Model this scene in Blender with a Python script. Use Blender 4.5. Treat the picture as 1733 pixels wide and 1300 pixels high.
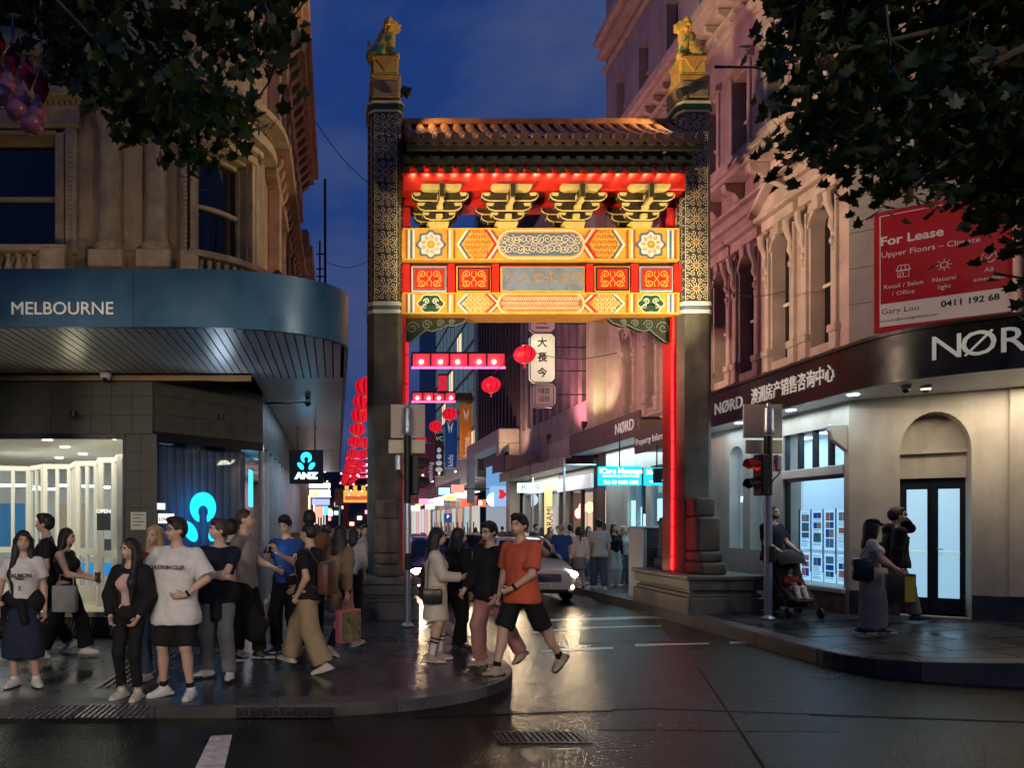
import bpy, bmesh, math, random
import numpy as np
from mathutils import Vector, Matrix
random.seed(7); np.random.seed(7)
R = math.radians; PI = math.pi
for o in list(bpy.data.objects): bpy.data.objects.remove(o)
sc = bpy.context.scene; COL = sc.collection

# ------------------------------------------------------------------ camera, sky, exposure
F = 1155.0; PX0 = 570.0; PY0 = 885.0; CZ = 1.85          # level camera with a shift lens, looking down the street (+Y)
def at(px, py, Y): return Vector(((px - PX0) / F * Y, Y, CZ + (PY0 - py) / F * Y))
cam = bpy.data.cameras.new('camera'); camo = bpy.data.objects.new('camera', cam); COL.objects.link(camo)
camo.location = (0, 0, CZ); camo.rotation_euler = (R(90), 0, 0)
cam.sensor_width = 36; cam.lens = F / 1733 * 36
cam.shift_x = (866.5 - PX0) / 1733; cam.shift_y = (PY0 - 650) / 1733
cam.clip_start = 0.05; cam.clip_end = 2000
sc.camera = camo
w = bpy.data.worlds.new('World'); sc.world = w; w.use_nodes = True
nt = w.node_tree; nt.nodes.clear()
out = nt.nodes.new('ShaderNodeOutputWorld'); bg = nt.nodes.new('ShaderNodeBackground')
tc = nt.nodes.new('ShaderNodeTexCoord'); sep = nt.nodes.new('ShaderNodeSeparateXYZ')
rmp = nt.nodes.new('ShaderNodeValToRGB')
e = rmp.color_ramp.elements
e[0].position = 0.0; e[0].color = (.036, .050, .150, 1)
e[1].position = 0.75; e[1].color = (.0095, .036, .170, 1)
m_ = e.new(0.3); m_.color = (.016, .046, .185, 1)
no = nt.nodes.new('ShaderNodeTexNoise'); no.inputs['Scale'].default_value = 2.3; no.inputs['Detail'].default_value = 5; no.inputs['Roughness'].default_value = .55
mpn = nt.nodes.new('ShaderNodeMapping'); mpn.inputs['Scale'].default_value = (1, 1, 2.4); mpn.inputs['Location'].default_value = (.4, .2, .7)
cr = nt.nodes.new('ShaderNodeMapRange'); cr.inputs[1].default_value = .46; cr.inputs[2].default_value = .74; cr.inputs[4].default_value = .95
mx = nt.nodes.new('ShaderNodeMix'); mx.data_type = 'RGBA'; mx.inputs[7].default_value = (.072, .098, .200, 1)
L = nt.links.new
L(tc.outputs['Generated'], sep.inputs[0]); L(sep.outputs['Z'], rmp.inputs[0])
L(tc.outputs['Generated'], mpn.inputs[0]); L(mpn.outputs[0], no.inputs['Vector']); L(no.outputs['Fac'], cr.inputs[0])
L(cr.outputs[0], mx.inputs[0]); L(rmp.outputs[0], mx.inputs[6]); L(mx.outputs[2], bg.inputs[0])
bg.inputs[1].default_value = 1.0; L(bg.outputs[0], out.inputs[0])
vs = sc.view_settings; vs.view_transform = 'Standard'; vs.look = 'None'; vs.exposure = 0.0; vs.gamma = 1; vs.use_curve_mapping = False
sc.render.engine = 'CYCLES'
cy = sc.cycles
cy.use_denoising = True
try: cy.denoiser = 'OPENIMAGEDENOISE'
except Exception: pass
cy.max_bounces = 6; cy.diffuse_bounces = 2; cy.glossy_bounces = 3; cy.transmission_bounces = 4; cy.transparent_max_bounces = 8
cy.sample_clamp_indirect = 3.0; cy.caustics_reflective = False; cy.caustics_refractive = False; cy.use_light_tree = True

# ------------------------------------------------------------------ materials
_M = {}
def M(name, col=(.5, .5, .5), rough=.6, metal=0., var=0., vs=4., bump=0., bs=40., emit=0., ecol=None, streak=0., spec=.5, rvar=0., stretch=None, alpha=1.0, coat=0.):
    if name in _M: return _M[name]
    m = bpy.data.materials.new(name); m.use_nodes = True; n = m.node_tree; l = n.links.new
    b = n.nodes['Principled BSDF']
    b.inputs['Base Color'].default_value = (*col, 1); b.inputs['Roughness'].default_value = rough
    b.inputs['Metallic'].default_value = metal; b.inputs['Specular IOR Level'].default_value = spec
    if coat: b.inputs['Coat Weight'].default_value = coat; b.inputs['Coat Roughness'].default_value = .05
    if alpha < 1: b.inputs['Alpha'].default_value = alpha
    if emit: b.inputs['Emission Color'].default_value = (*(ecol or col), 1); b.inputs['Emission Strength'].default_value = emit
    if var or bump or streak or rvar:
        t = n.nodes.new('ShaderNodeTexCoord'); src = t.outputs['Object']
        if stretch:
            mp = n.nodes.new('ShaderNodeMapping'); mp.inputs['Scale'].default_value = stretch; l(src, mp.inputs[0]); src = mp.outputs[0]
        nz = n.nodes.new('ShaderNodeTexNoise'); nz.inputs['Scale'].default_value = vs; nz.inputs['Detail'].default_value = 8; nz.inputs['Roughness'].default_value = .62; l(src, nz.inputs['Vector'])
        fac = nz.outputs['Fac']
        if var:
            mr = n.nodes.new('ShaderNodeMapRange'); mr.inputs[1].default_value = .3; mr.inputs[2].default_value = .7; mr.inputs[3].default_value = 1 - var; mr.inputs[4].default_value = 1 + var
            l(fac, mr.inputs[0]); mul = n.nodes.new('ShaderNodeVectorMath'); mul.operation = 'SCALE'; mul.inputs[0].default_value = col; l(mr.outputs[0], mul.inputs['Scale']); cout = mul.outputs[0]
            if streak:
                mp2 = n.nodes.new('ShaderNodeMapping'); mp2.inputs['Scale'].default_value = (1.3, 1.3, .16); l(t.outputs['Object'], mp2.inputs[0])
                n2 = n.nodes.new('ShaderNodeTexNoise'); n2.inputs['Scale'].default_value = 3; n2.inputs['Detail'].default_value = 6; l(mp2.outputs[0], n2.inputs['Vector'])
                m2 = n.nodes.new('ShaderNodeMapRange'); m2.inputs[1].default_value = .45; m2.inputs[2].default_value = .8; m2.inputs[3].default_value = 1; m2.inputs[4].default_value = 1 - streak
                l(n2.outputs['Fac'], m2.inputs[0]); mu2 = n.nodes.new('ShaderNodeVectorMath'); mu2.operation = 'SCALE'; l(cout, mu2.inputs[0]); l(m2.outputs[0], mu2.inputs['Scale']); cout = mu2.outputs[0]
            l(cout, b.inputs['Base Color'])
        if rvar:
            m3 = n.nodes.new('ShaderNodeMapRange'); m3.inputs[1].default_value = .35; m3.inputs[2].default_value = .65; m3.inputs[3].default_value = max(.03, rough - rvar); m3.inputs[4].default_value = rough + rvar
            l(fac, m3.inputs[0]); l(m3.outputs[0], b.inputs['Roughness'])
        if bump:
            n3 = n.nodes.new('ShaderNodeTexNoise'); n3.inputs['Scale'].default_value = bs; n3.inputs['Detail'].default_value = 4; l(src, n3.inputs['Vector'])
            bp = n.nodes.new('ShaderNodeBump'); bp.inputs['Strength'].default_value = bump; bp.inputs['Distance'].default_value = .01; l(n3.outputs['Fac'], bp.inputs['Height']); l(bp.outputs[0], b.inputs['Normal'])
    _M[name] = m; return m
def EM(name, col, s):
    if name in _M: return _M[name]
    m = bpy.data.materials.new(name); m.use_nodes = True; n = m.node_tree; n.nodes.clear()
    o = n.nodes.new('ShaderNodeOutputMaterial'); e = n.nodes.new('ShaderNodeEmission'); e.inputs[0].default_value = (*col, 1); e.inputs[1].default_value = s
    n.links.new(e.outputs[0], o.inputs[0]); _M[name] = m; return m
def GLASS(name, tint=(.9, .95, 1), refl=.12):
    if name in _M: return _M[name]
    m = bpy.data.materials.new(name); m.use_nodes = True; n = m.node_tree; n.nodes.clear(); l = n.links.new
    o = n.nodes.new('ShaderNodeOutputMaterial'); t = n.nodes.new('ShaderNodeBsdfTransparent'); t.inputs[0].default_value = (*tint, 1)
    g = n.nodes.new('ShaderNodeBsdfGlossy'); g.inputs['Roughness'].default_value = .02
    lw = n.nodes.new('ShaderNodeLayerWeight'); pw = n.nodes.new('ShaderNodeMath'); pw.operation = 'POWER'; pw.inputs[1].default_value = 5.; l(lw.outputs['Facing'], pw.inputs[0])
    ad = n.nodes.new('ShaderNodeMath'); ad.operation = 'MULTIPLY_ADD'; ad.inputs[1].default_value = .9; ad.inputs[2].default_value = refl * .3; l(pw.outputs[0], ad.inputs[0])
    mx = n.nodes.new('ShaderNodeMixShader'); l(ad.outputs[0], mx.inputs[0]); l(t.outputs[0], mx.inputs[1]); l(g.outputs[0], mx.inputs[2]); l(mx.outputs[0], o.inputs[0])
    _M[name] = m; return m

# ------------------------------------------------------------------ mesh helpers
class MB:
    def __init__(s): s.v = []; s.f = []; s.mi = []; s.T = Matrix.Identity(4); s.cm = 0
    def add(s, vs, fs):
        k = len(s.v); s.v += [tuple(s.T @ Vector(p)) for p in vs]; s.f += [tuple(i + k for i in f) for f in fs]; s.mi += [s.cm] * len(fs); return s
    def box(s, x0, x1, y0, y1, z0, z1):
        return s.add([(x0, y0, z0), (x1, y0, z0), (x1, y1, z0), (x0, y1, z0), (x0, y0, z1), (x1, y0, z1), (x1, y1, z1), (x0, y1, z1)],
                     [(0, 3, 2, 1), (4, 5, 6, 7), (0, 1, 5, 4), (1, 2, 6, 5), (2, 3, 7, 6), (3, 0, 4, 7)])
    def cbox(s, c, d): return s.box(c[0] - d[0] / 2, c[0] + d[0] / 2, c[1] - d[1] / 2, c[1] + d[1] / 2, c[2] - d[2] / 2, c[2] + d[2] / 2)
    def prism(s, pts, d0, d1, plane='xz'):
        n = len(pts); fn = {'xz': lambda p, d: (p[0], d, p[1]), 'xy': lambda p, d: (p[0], p[1], d), 'yz': lambda p, d: (d, p[0], p[1])}[plane]
        vs = [fn(p, d0) for p in pts] + [fn(p, d1) for p in pts]
        return s.add(vs, [tuple(range(n)), tuple(range(2 * n - 1, n - 1, -1))] + [(i, n + i, n + (i + 1) % n, (i + 1) % n) for i in range(n)])
    def poly(s, pts): return s.add(pts, [tuple(range(len(pts)))])
    def tube(s, pts, r, n=8, cap=True):
        pts = [Vector(p) for p in pts]; rr = r if isinstance(r, (list, tuple)) else [r] * len(pts); vs = []; fs = []
        prev = None
        for i, p in enumerate(pts):
            t = (pts[min(i + 1, len(pts) - 1)] - pts[max(i - 1, 0)]).normalized()
            if prev is None:
                a = Vector((0, 0, 1)) if abs(t.z) < .9 else Vector((1, 0, 0)); u = t.cross(a).normalized()
            else:
                u = (prev - t * prev.dot(t)); u = u.normalized() if u.length > 1e-6 else t.orthogonal().normalized()
            prev = u; q = t.cross(u)
            for k in range(n):
                an = 2 * PI * k / n; vs.append(tuple(p + (u * math.cos(an) + q * math.sin(an)) * rr[i]))
        for i in range(len(pts) - 1):
            for k in range(n): fs.append((i * n + k, i * n + (k + 1) % n, (i + 1) * n + (k + 1) % n, (i + 1) * n + k))
        if cap: fs.append(tuple(range(n - 1, -1, -1))); fs.append(tuple((len(pts) - 1) * n + k for k in range(n)))
        return s.add(vs, fs)
    def lathe(s, prof, c=(0, 0, 0), n=16, axis='z', sx=1, sy=1):
        vs = []; fs = []
        for (r, z) in prof:
            for k in range(n):
                a = 2 * PI * k / n; x, y = r * math.cos(a) * sx, r * math.sin(a) * sy
                p = {'z': (x, y, z), 'y': (x, z, y), 'x': (z, x, y)}[axis]; vs.append((p[0] + c[0], p[1] + c[1], p[2] + c[2]))
        for i in range(len(prof) - 1):
            for k in range(n): fs.append((i * n + k, i * n + (k + 1) % n, (i + 1) * n + (k + 1) % n, (i + 1) * n + k))
        fs.append(tuple(range(n - 1, -1, -1))); fs.append(tuple((len(prof) - 1) * n + k for k in range(n)))
        return s.add(vs, fs)
    def ball(s, c, r, n=12, m=8):
        rx, ry, rz = (r, r, r) if not isinstance(r, (tuple, list)) else r
        return s.lathe([(max(.02, math.sin(PI * i / m)), -math.cos(PI * i / m)) for i in range(m + 1)] if False else [], c) if False else s._ball(c, rx, ry, rz, n, m)
    def _ball(s, c, rx, ry, rz, n, m):
        vs = [(c[0], c[1], c[2] - rz)]; fs = []
        for i in range(1, m):
            t = PI * i / m
            for k in range(n):
                a = 2 * PI * k / n; vs.append((c[0] + rx * math.sin(t) * math.cos(a), c[1] + ry * math.sin(t) * math.sin(a), c[2] - rz * math.cos(t)))
        vs.append((c[0], c[1], c[2] + rz))
        for k in range(n): fs.append((0, 1 + (k + 1) % n, 1 + k)); fs.append((len(vs) - 1, 1 + (m - 2) * n + k, 1 + (m - 2) * n + (k + 1) % n))
        for i in range(m - 2):
            for k in range(n): fs.append((1 + i * n + k, 1 + i * n + (k + 1) % n, 1 + (i + 1) * n + (k + 1) % n, 1 + (i + 1) * n + k))
        return s.add(vs, fs)
    def arc(s, c, r0, r1, a0, a1, z0, z1, n=12):          # curved wall piece
        vs = []; fs = []
        for i in range(n + 1):
            a = a0 + (a1 - a0) * i / n; ca, sa = math.cos(a), math.sin(a)
            for r, z in ((r0, z0), (r1, z0), (r1, z1), (r0, z1)): vs.append((c[0] + r * ca, c[1] + r * sa, z))
        for i in range(n):
            for k in range(4): fs.append((i * 4 + k, i * 4 + (k + 1) % 4, (i + 1) * 4 + (k + 1) % 4, (i + 1) * 4 + k))
        fs.append((3, 2, 1, 0)); fs.append(tuple(n * 4 + k for k in range(4)))
        return s.add(vs, fs)
    def mesh(s, name, mats, smooth=False, bevel=0., seg=1, angle=40):
        me = bpy.data.meshes.new(name); me.from_pydata(s.v, [], s.f)
        mats = mats if isinstance(mats, (list, tuple)) else [mats]
        for m in mats: me.materials.append(m)
        if len(mats) > 1: me.polygons.foreach_set('material_index', s.mi)
        bm = bmesh.new(); bm.from_mesh(me)
        bmesh.ops.recalc_face_normals(bm, faces=bm.faces)
        if bevel:
            ed = [e for e in bm.edges if len(e.link_faces) == 2 and e.calc_face_angle(0) > R(35)]
            bmesh.ops.bevel(bm, geom=ed, offset=bevel, segments=seg, affect='EDGES', profile=.5, clamp_overlap=True)
        bm.to_mesh(me); bm.free()
        if smooth:
            me.polygons.foreach_set('use_smooth', [True] * len(me.polygons))
            try: me.set_sharp_from_angle(angle=R(angle))
            except Exception: pass
        me.update(); return me
    def build(s, name, mats, parent=None, smooth=False, bevel=0., seg=1, angle=40):
        return link(name, s.mesh(name, mats, smooth, bevel, seg, angle), parent)
def link(name, me, parent=None, loc=None, rot=None, scale=None, local=False):
    o = bpy.data.objects.new(name, me); COL.objects.link(o)
    if loc is not None: o.location = loc
    if rot is not None: o.rotation_euler = rot
    if scale is not None: o.scale = scale
    if parent is not None:
        o.parent = parent
        if not local: o.matrix_parent_inverse = worldmat(parent).inverted()
    return o
def worldmat(o):
    m = o.matrix_basis.copy()
    if o.parent is not None: m = worldmat(o.parent) @ o.matrix_parent_inverse @ m
    return m
def tag(o, label=None, cat=None, group=None, kind=None):
    if label: o['label'] = label
    if cat: o['category'] = cat
    if group: o['group'] = group
    if kind: o['kind'] = kind
    return o
def thing(name, label, cat, loc=(0, 0, 0), group=None, rz=0.):
    o = bpy.data.objects.new(name, None); COL.objects.link(o); o.location = loc; o.rotation_euler = (0, 0, rz); o.empty_display_size = .2
    return tag(o, label, cat, group)
def bx(name, mat, parent, x0, x1, y0, y1, z0, z1, bevel=0.): return MB().box(x0, x1, y0, y1, z0, z1).build(name, mat, parent, bevel=bevel)
def lay(mb_list): pass
def copy_tree(o, parent=None):
    c = o.copy(); COL.objects.link(c)
    if parent is not None: c.parent = parent
    for ch in list(o.children): copy_tree(ch, c)
    return c
def frame_mat(org, u, v):            # u right, v up, normal = u x v
    u = Vector(u).normalized(); v = Vector(v).normalized(); n = u.cross(v)
    return Matrix(((u.x, v.x, n.x, org[0]), (u.y, v.y, n.y, org[1]), (u.z, v.z, n.z, org[2]), (0, 0, 0, 1)))
FRONT = ((1, 0, 0), (0, 0, 1))       # faces the camera (-Y)
STREET = ((0, -1, 0), (0, 0, 1))     # right-hand facades, facing -X
_T = {}
def text_mesh(s, size, mat, extrude=.004, bold=0., spacing=1.0):
    k = (s, size, mat.name, extrude, bold, spacing)
    if k in _T: return _T[k]
    cu = bpy.data.curves.new('t', 'FONT'); cu.body = s; cu.size = size; cu.align_x = 'CENTER'; cu.align_y = 'CENTER'; cu.extrude = extrude; cu.offset = bold; cu.resolution_u = 3; cu.space_character = spacing
    ob = bpy.data.objects.new('t', cu)
    me = bpy.data.meshes.new_from_object(ob)
    bpy.data.objects.remove(ob); me.materials.clear(); me.materials.append(mat); _T[k] = me; return me
def text(s, org, size, mat, parent, basis=FRONT, sx=1., extrude=.004, bold=0., rotate=0., name='lettering', spacing=1.0):
    me = text_mesh(s, size, mat, extrude, bold, spacing)
    o = bpy.data.objects.new(name, me); COL.objects.link(o)
    m = frame_mat(org, *basis) @ Matrix.Rotation(rotate, 4, 'Z') @ Matrix.Diagonal((sx, 1, 1, 1))
    o.parent = parent; o.matrix_parent_inverse = worldmat(parent).inverted(); o.matrix_basis = m
    return o
def wall_panel(name, outer, holes, org, u, v, thick, mat, parent, bevel=0.):
    """flat wall with openings: outer/holes in (a,b) along u,v; extruded 'thick' against the facing normal n=u x v"""
    bm = bmesh.new(); loops = []
    fm = frame_mat(org, u, v)
    for lp in [outer] + holes:
        vv = [bm.verts.new(fm @ Vector((a, b, 0))) for a, b in lp]; loops.append(vv)
        for i in range(len(vv)): bm.edges.new((vv[i], vv[(i + 1) % len(vv)]))
    bmesh.ops.triangle_fill(bm, use_beauty=True, use_dissolve=False, edges=bm.edges[:])
    n = fm.to_3x3() @ Vector((0, 0, 1))
    fr = list(bm.faces)
    back = {}
    for lp in loops:
        for q in lp: back[q] = bm.verts.new(q.co - n * thick)
    for f in fr: bm.faces.new([back[q] for q in reversed(f.verts)])
    for lp in loops:
        for i in range(len(lp)):
            a, b = lp[i], lp[(i + 1) % len(lp)]; bm.faces.new((a, b, back[b], back[a]))
    bmesh.ops.recalc_face_normals(bm, faces=bm.faces)
    me = bpy.data.meshes.new(name); bm.to_mesh(me); bm.free(); me.materials.append(mat)
    return link(name, me, parent)
def rect(a0, a1, b0, b1): return [(a0, b0), (a1, b0), (a1, b1), (a0, b1)]
def arch(a0, a1, b0, bs, n=10, rise=None):
    c = (a0 + a1) / 2; r = (a1 - a0) / 2; h = rise or r
    return [(a0, b0), (a1, b0)] + [(c + r * math.cos(PI * i / n), bs + h * math.sin(PI * i / n)) for i in range(n + 1)]
def spot(name, loc, target, energy, col, size, blend=.4, radius=.1, parent=None):
    l = bpy.data.lights.new(name, 'SPOT'); l.energy = energy; l.color = col; l.spot_size = R(size); l.spot_blend = blend; l.shadow_soft_size = radius
    o = bpy.data.objects.new(name, l); COL.objects.link(o); o.location = loc
    o.rotation_euler = (Vector(target) - Vector(loc)).to_track_quat('-Z', 'Y').to_euler()
    if parent is not None: o.parent = parent; o.matrix_parent_inverse = worldmat(parent).inverted()
    return o
def point(name, loc, energy, col, radius=.1, parent=None):
    l = bpy.data.lights.new(name, 'POINT'); l.energy = energy; l.color = col; l.shadow_soft_size = radius
    o = bpy.data.objects.new(name, l); COL.objects.link(o); o.location = loc
    if parent is not None: o.parent = parent; o.matrix_parent_inverse = worldmat(parent).inverted()
    return o
def area(name, loc, target, energy, col, sx, sy, parent=None):
    l = bpy.data.lights.new(name, 'AREA'); l.shape = 'RECTANGLE'; l.size = sx; l.size_y = sy; l.energy = energy; l.color = col
    o = bpy.data.objects.new(name, l); COL.objects.link(o); o.location = loc
    o.rotation_euler = (Vector(target) - Vector(loc)).to_track_quat('-Z', 'Y').to_euler()
    if parent is not None: o.parent = parent; o.matrix_parent_inverse = worldmat(parent).inverted()
    return o
def ribbon(pts, wd):                 # flat stripe around a 2-D polyline -> quads
    out = []; n = len(pts); L_ = []; R_ = []
    for i, p in enumerate(pts):
        a = pts[max(i - 1, 0)]; b = pts[min(i + 1, n - 1)]; dx, dy = b[0] - a[0], b[1] - a[1]; d = math.hypot(dx, dy) or 1
        w_ = wd[i] if isinstance(wd, list) else wd
        L_.append((p[0] - dy / d * w_ / 2, p[1] + dx / d * w_ / 2)); R_.append((p[0] + dy / d * w_ / 2, p[1] - dx / d * w_ / 2))
    for i in range(n - 1): out.append([L_[i], R_[i], R_[i + 1], L_[i + 1]])
    return out
def spiral(cx, cy, r, turns=1.4, ph=0., d=1, n=14, r0=.12):
    return [(cx + r * (r0 + (1 - r0) * (1 - i / n)) * math.cos(ph + d * 2 * PI * turns * i / n), cy + r * (r0 + (1 - r0) * (1 - i / n)) * math.sin(ph + d * 2 * PI * turns * i / n)) for i in range(n + 1)]
def ring(cx, cy, r, n=16, ry=None, ph=0.): return [(cx + r * math.cos(ph + 2 * PI * i / n), cy + (ry or r) * math.sin(ph + 2 * PI * i / n)) for i in range(n)]

# ------------------------------------------------------------------ palette
white_paint = M('white paint', (.78, .78, .75), .45, var=.08, vs=6)
black_metal = M('black metal', (.012, .012, .014), .4, .3, rvar=.1, vs=20)
steel = M('brushed steel', (.55, .55, .57), .22, 1.0, rvar=.08, vs=30)
galv = M('galvanised steel', (.42, .45, .48), .38, .8, var=.1, vs=14)
dark_glass = M('dark window glass', (.006, .007, .009), .06, spec=.6, rvar=.03, vs=2)
clear_glass = GLASS('clear shop glass')
concrete = M('concrete', (.3, .28, .26), .8, var=.2, vs=3, bump=.2, bs=30, streak=.2)
# ------------------------------------------------------------------ ground
def wet(name, col, r0, r1, sc_=.9, bump=.25, bs=160., grain=.25, edge=(.42, .62)):
    m = bpy.data.materials.new(name); m.use_nodes = True; n = m.node_tree; l = n.links.new; b = n.nodes['Principled BSDF']
    t = n.nodes.new('ShaderNodeTexCoord'); g = n.nodes.new('ShaderNodeNewGeometry')
    pz = n.nodes.new('ShaderNodeTexNoise'); pz.inputs['Scale'].default_value = sc_; pz.inputs['Detail'].default_value = 7; pz.inputs['Roughness'].default_value = .6; l(g.outputs['Position'], pz.inputs['Vector'])
    mr = n.nodes.new('ShaderNodeMapRange'); mr.inputs[1].default_value = edge[0]; mr.inputs[2].default_value = edge[1]; mr.inputs[3].default_value = r0; mr.inputs[4].default_value = r1; l(pz.outputs['Fac'], mr.inputs[0]); l(mr.outputs[0], b.inputs['Roughness'])
    oi = n.nodes.new('ShaderNodeObjectInfo'); rr = n.nodes.new('ShaderNodeMath'); rr.operation = 'MULTIPLY_ADD'; rr.inputs[1].default_value = .14; l(oi.outputs['Random'], rr.inputs[0]); l(mr.outputs[0], rr.inputs[2]); l(rr.outputs[0], b.inputs['Roughness'])
    fz = n.nodes.new('ShaderNodeTexNoise'); fz.inputs['Scale'].default_value = bs; fz.inputs['Detail'].default_value = 3; l(g.outputs['Position'], fz.inputs['Vector'])
    cz = n.nodes.new('ShaderNodeMapRange'); cz.inputs[1].default_value = .3; cz.inputs[2].default_value = .7; cz.inputs[3].default_value = 1 - grain; cz.inputs[4].default_value = 1 + grain; l(fz.outputs['Fac'], cz.inputs[0])
    dz = n.nodes.new('ShaderNodeMapRange'); dz.inputs[1].default_value = .35; dz.inputs[2].default_value = .7; dz.inputs[3].default_value = .65; dz.inputs[4].default_value = 1.3; l(pz.outputs['Fac'], dz.inputs[0])
    mm = n.nodes.new('ShaderNodeMath'); mm.operation = 'MULTIPLY'; l(cz.outputs[0], mm.inputs[0]); l(dz.outputs[0], mm.inputs[1])
    om = n.nodes.new('ShaderNodeMapRange'); om.inputs[3].default_value = .6; om.inputs[4].default_value = 1.4; l(oi.outputs['Random'], om.inputs[0])
    m3 = n.nodes.new('ShaderNodeMath'); m3.operation = 'MULTIPLY'; l(mm.outputs[0], m3.inputs[0]); l(om.outputs[0], m3.inputs[1])
    sv = n.nodes.new('ShaderNodeVectorMath'); sv.operation = 'SCALE'; sv.inputs[0].default_value = col; l(m3.outputs[0], sv.inputs['Scale']); l(sv.outputs[0], b.inputs['Base Color'])
    bp = n.nodes.new('ShaderNodeBump'); bp.inputs['Strength'].default_value = bump; bp.inputs['Distance'].default_value = .004 if bs > 40 else .012; l(fz.outputs['Fac'], bp.inputs['Height']); l(bp.outputs[0], b.inputs['Normal'])
    b.inputs['Specular IOR Level'].default_value = .2 if bs < 45 else .5
    _M[name] = m; return m
asphalt = wet('wet asphalt', (.008, .0075, .007), .13, .32, .5, bump=1.0, bs=34, edge=(.30, .74), grain=.6)
bluestone = wet('wet bluestone', (.026, .0265, .029), .14, .33, 1.1, bump=.16, bs=60, edge=(.28, .78))
joint = M('paving joint', (.012, .012, .013), .5)
kerbstone = wet('kerb stone', (.06, .058, .055), .25, .5, 1.6, bump=.2, bs=70)
linepaint = M('worn road paint', (.52, .5, .46), .35, var=.45, vs=14, bump=.3, bs=90)

rd = MB(); rd.poly([(-400, -200, 0), (400, -200, 0), (400, 900, 0), (-400, 900, 0)])
tag(rd.build('road', asphalt), kind='structure')
def smooth_path(pts, n=4):
    out_ = []
    for i in range(len(pts) - 1):
        p0 = Vector(pts[max(i - 1, 0)]); p1 = Vector(pts[i]); p2 = Vector(pts[i + 1]); p3 = Vector(pts[min(i + 2, len(pts) - 1)])
        for k in range(n):
            t = k / n; out_.append(tuple(.5 * ((2 * p1) + (-p0 + p2) * t + (2 * p0 - 5 * p1 + 4 * p2 - p3) * t * t + (-p0 + 3 * p1 - 3 * p2 + p3) * t ** 3)))
    out_.append(tuple(pts[-1])); return out_
LK = [(-14, 6.45), (-4, 6.45), (-1.2, 6.45), (-.2, 6.5), (.6, 6.66), (1.3, 7.0), (1.82, 7.5), (2.08, 8.1), (2.1, 9), (1.98, 12), (1.9, 20), (1.85, 60)]
RK = [(6.35, 60), (6.3, 20), (6.28, 12), (6.28, 9.4), (6.3, 8.7), (6.5, 8.2), (6.95, 7.9), (7.7, 7.68), (9, 7.5), (12, 7.3), (18, 7.2)]
LKs = smooth_path(LK, 4); RKs = smooth_path(RK, 4)
def zl(x, y): return .12
def zr(x, y):
    e = min(1, max(0, (19 - y) / 5)); return .13 + e * (.07 + .048 * max(0, min(3, x - 6.3))) if True else .2
def clip(poly, reg):
    def side(p, a, b): return (b[0] - a[0]) * (p[1] - a[1]) - (b[1] - a[1]) * (p[0] - a[0])
    outp = poly
    for i in range(len(reg)):
        a, b = reg[i], reg[(i + 1) % len(reg)]; inp = outp; outp = []
        for j in range(len(inp)):
            p, q = inp[j], inp[(j + 1) % len(inp)]; sp, sq = side(p, a, b), side(q, a, b)
            if sp >= 0: outp.append(p)
            if sp * sq < 0: t = sp / (sp - sq); outp.append((p[0] + (q[0] - p[0]) * t, p[1] + (q[1] - p[1]) * t))
        if not outp: return []
    return outp
def inset_path(path, d):
    o_ = []
    for i, p in enumerate(path):
        a = path[max(i - 1, 0)]; b = path[min(i + 1, len(path) - 1)]; dx, dy = b[0] - a[0], b[1] - a[1]; q = math.hypot(dx, dy) or 1
        o_.append((p[0] - dy / q * d, p[1] + dx / q * d))
    return o_
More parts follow.
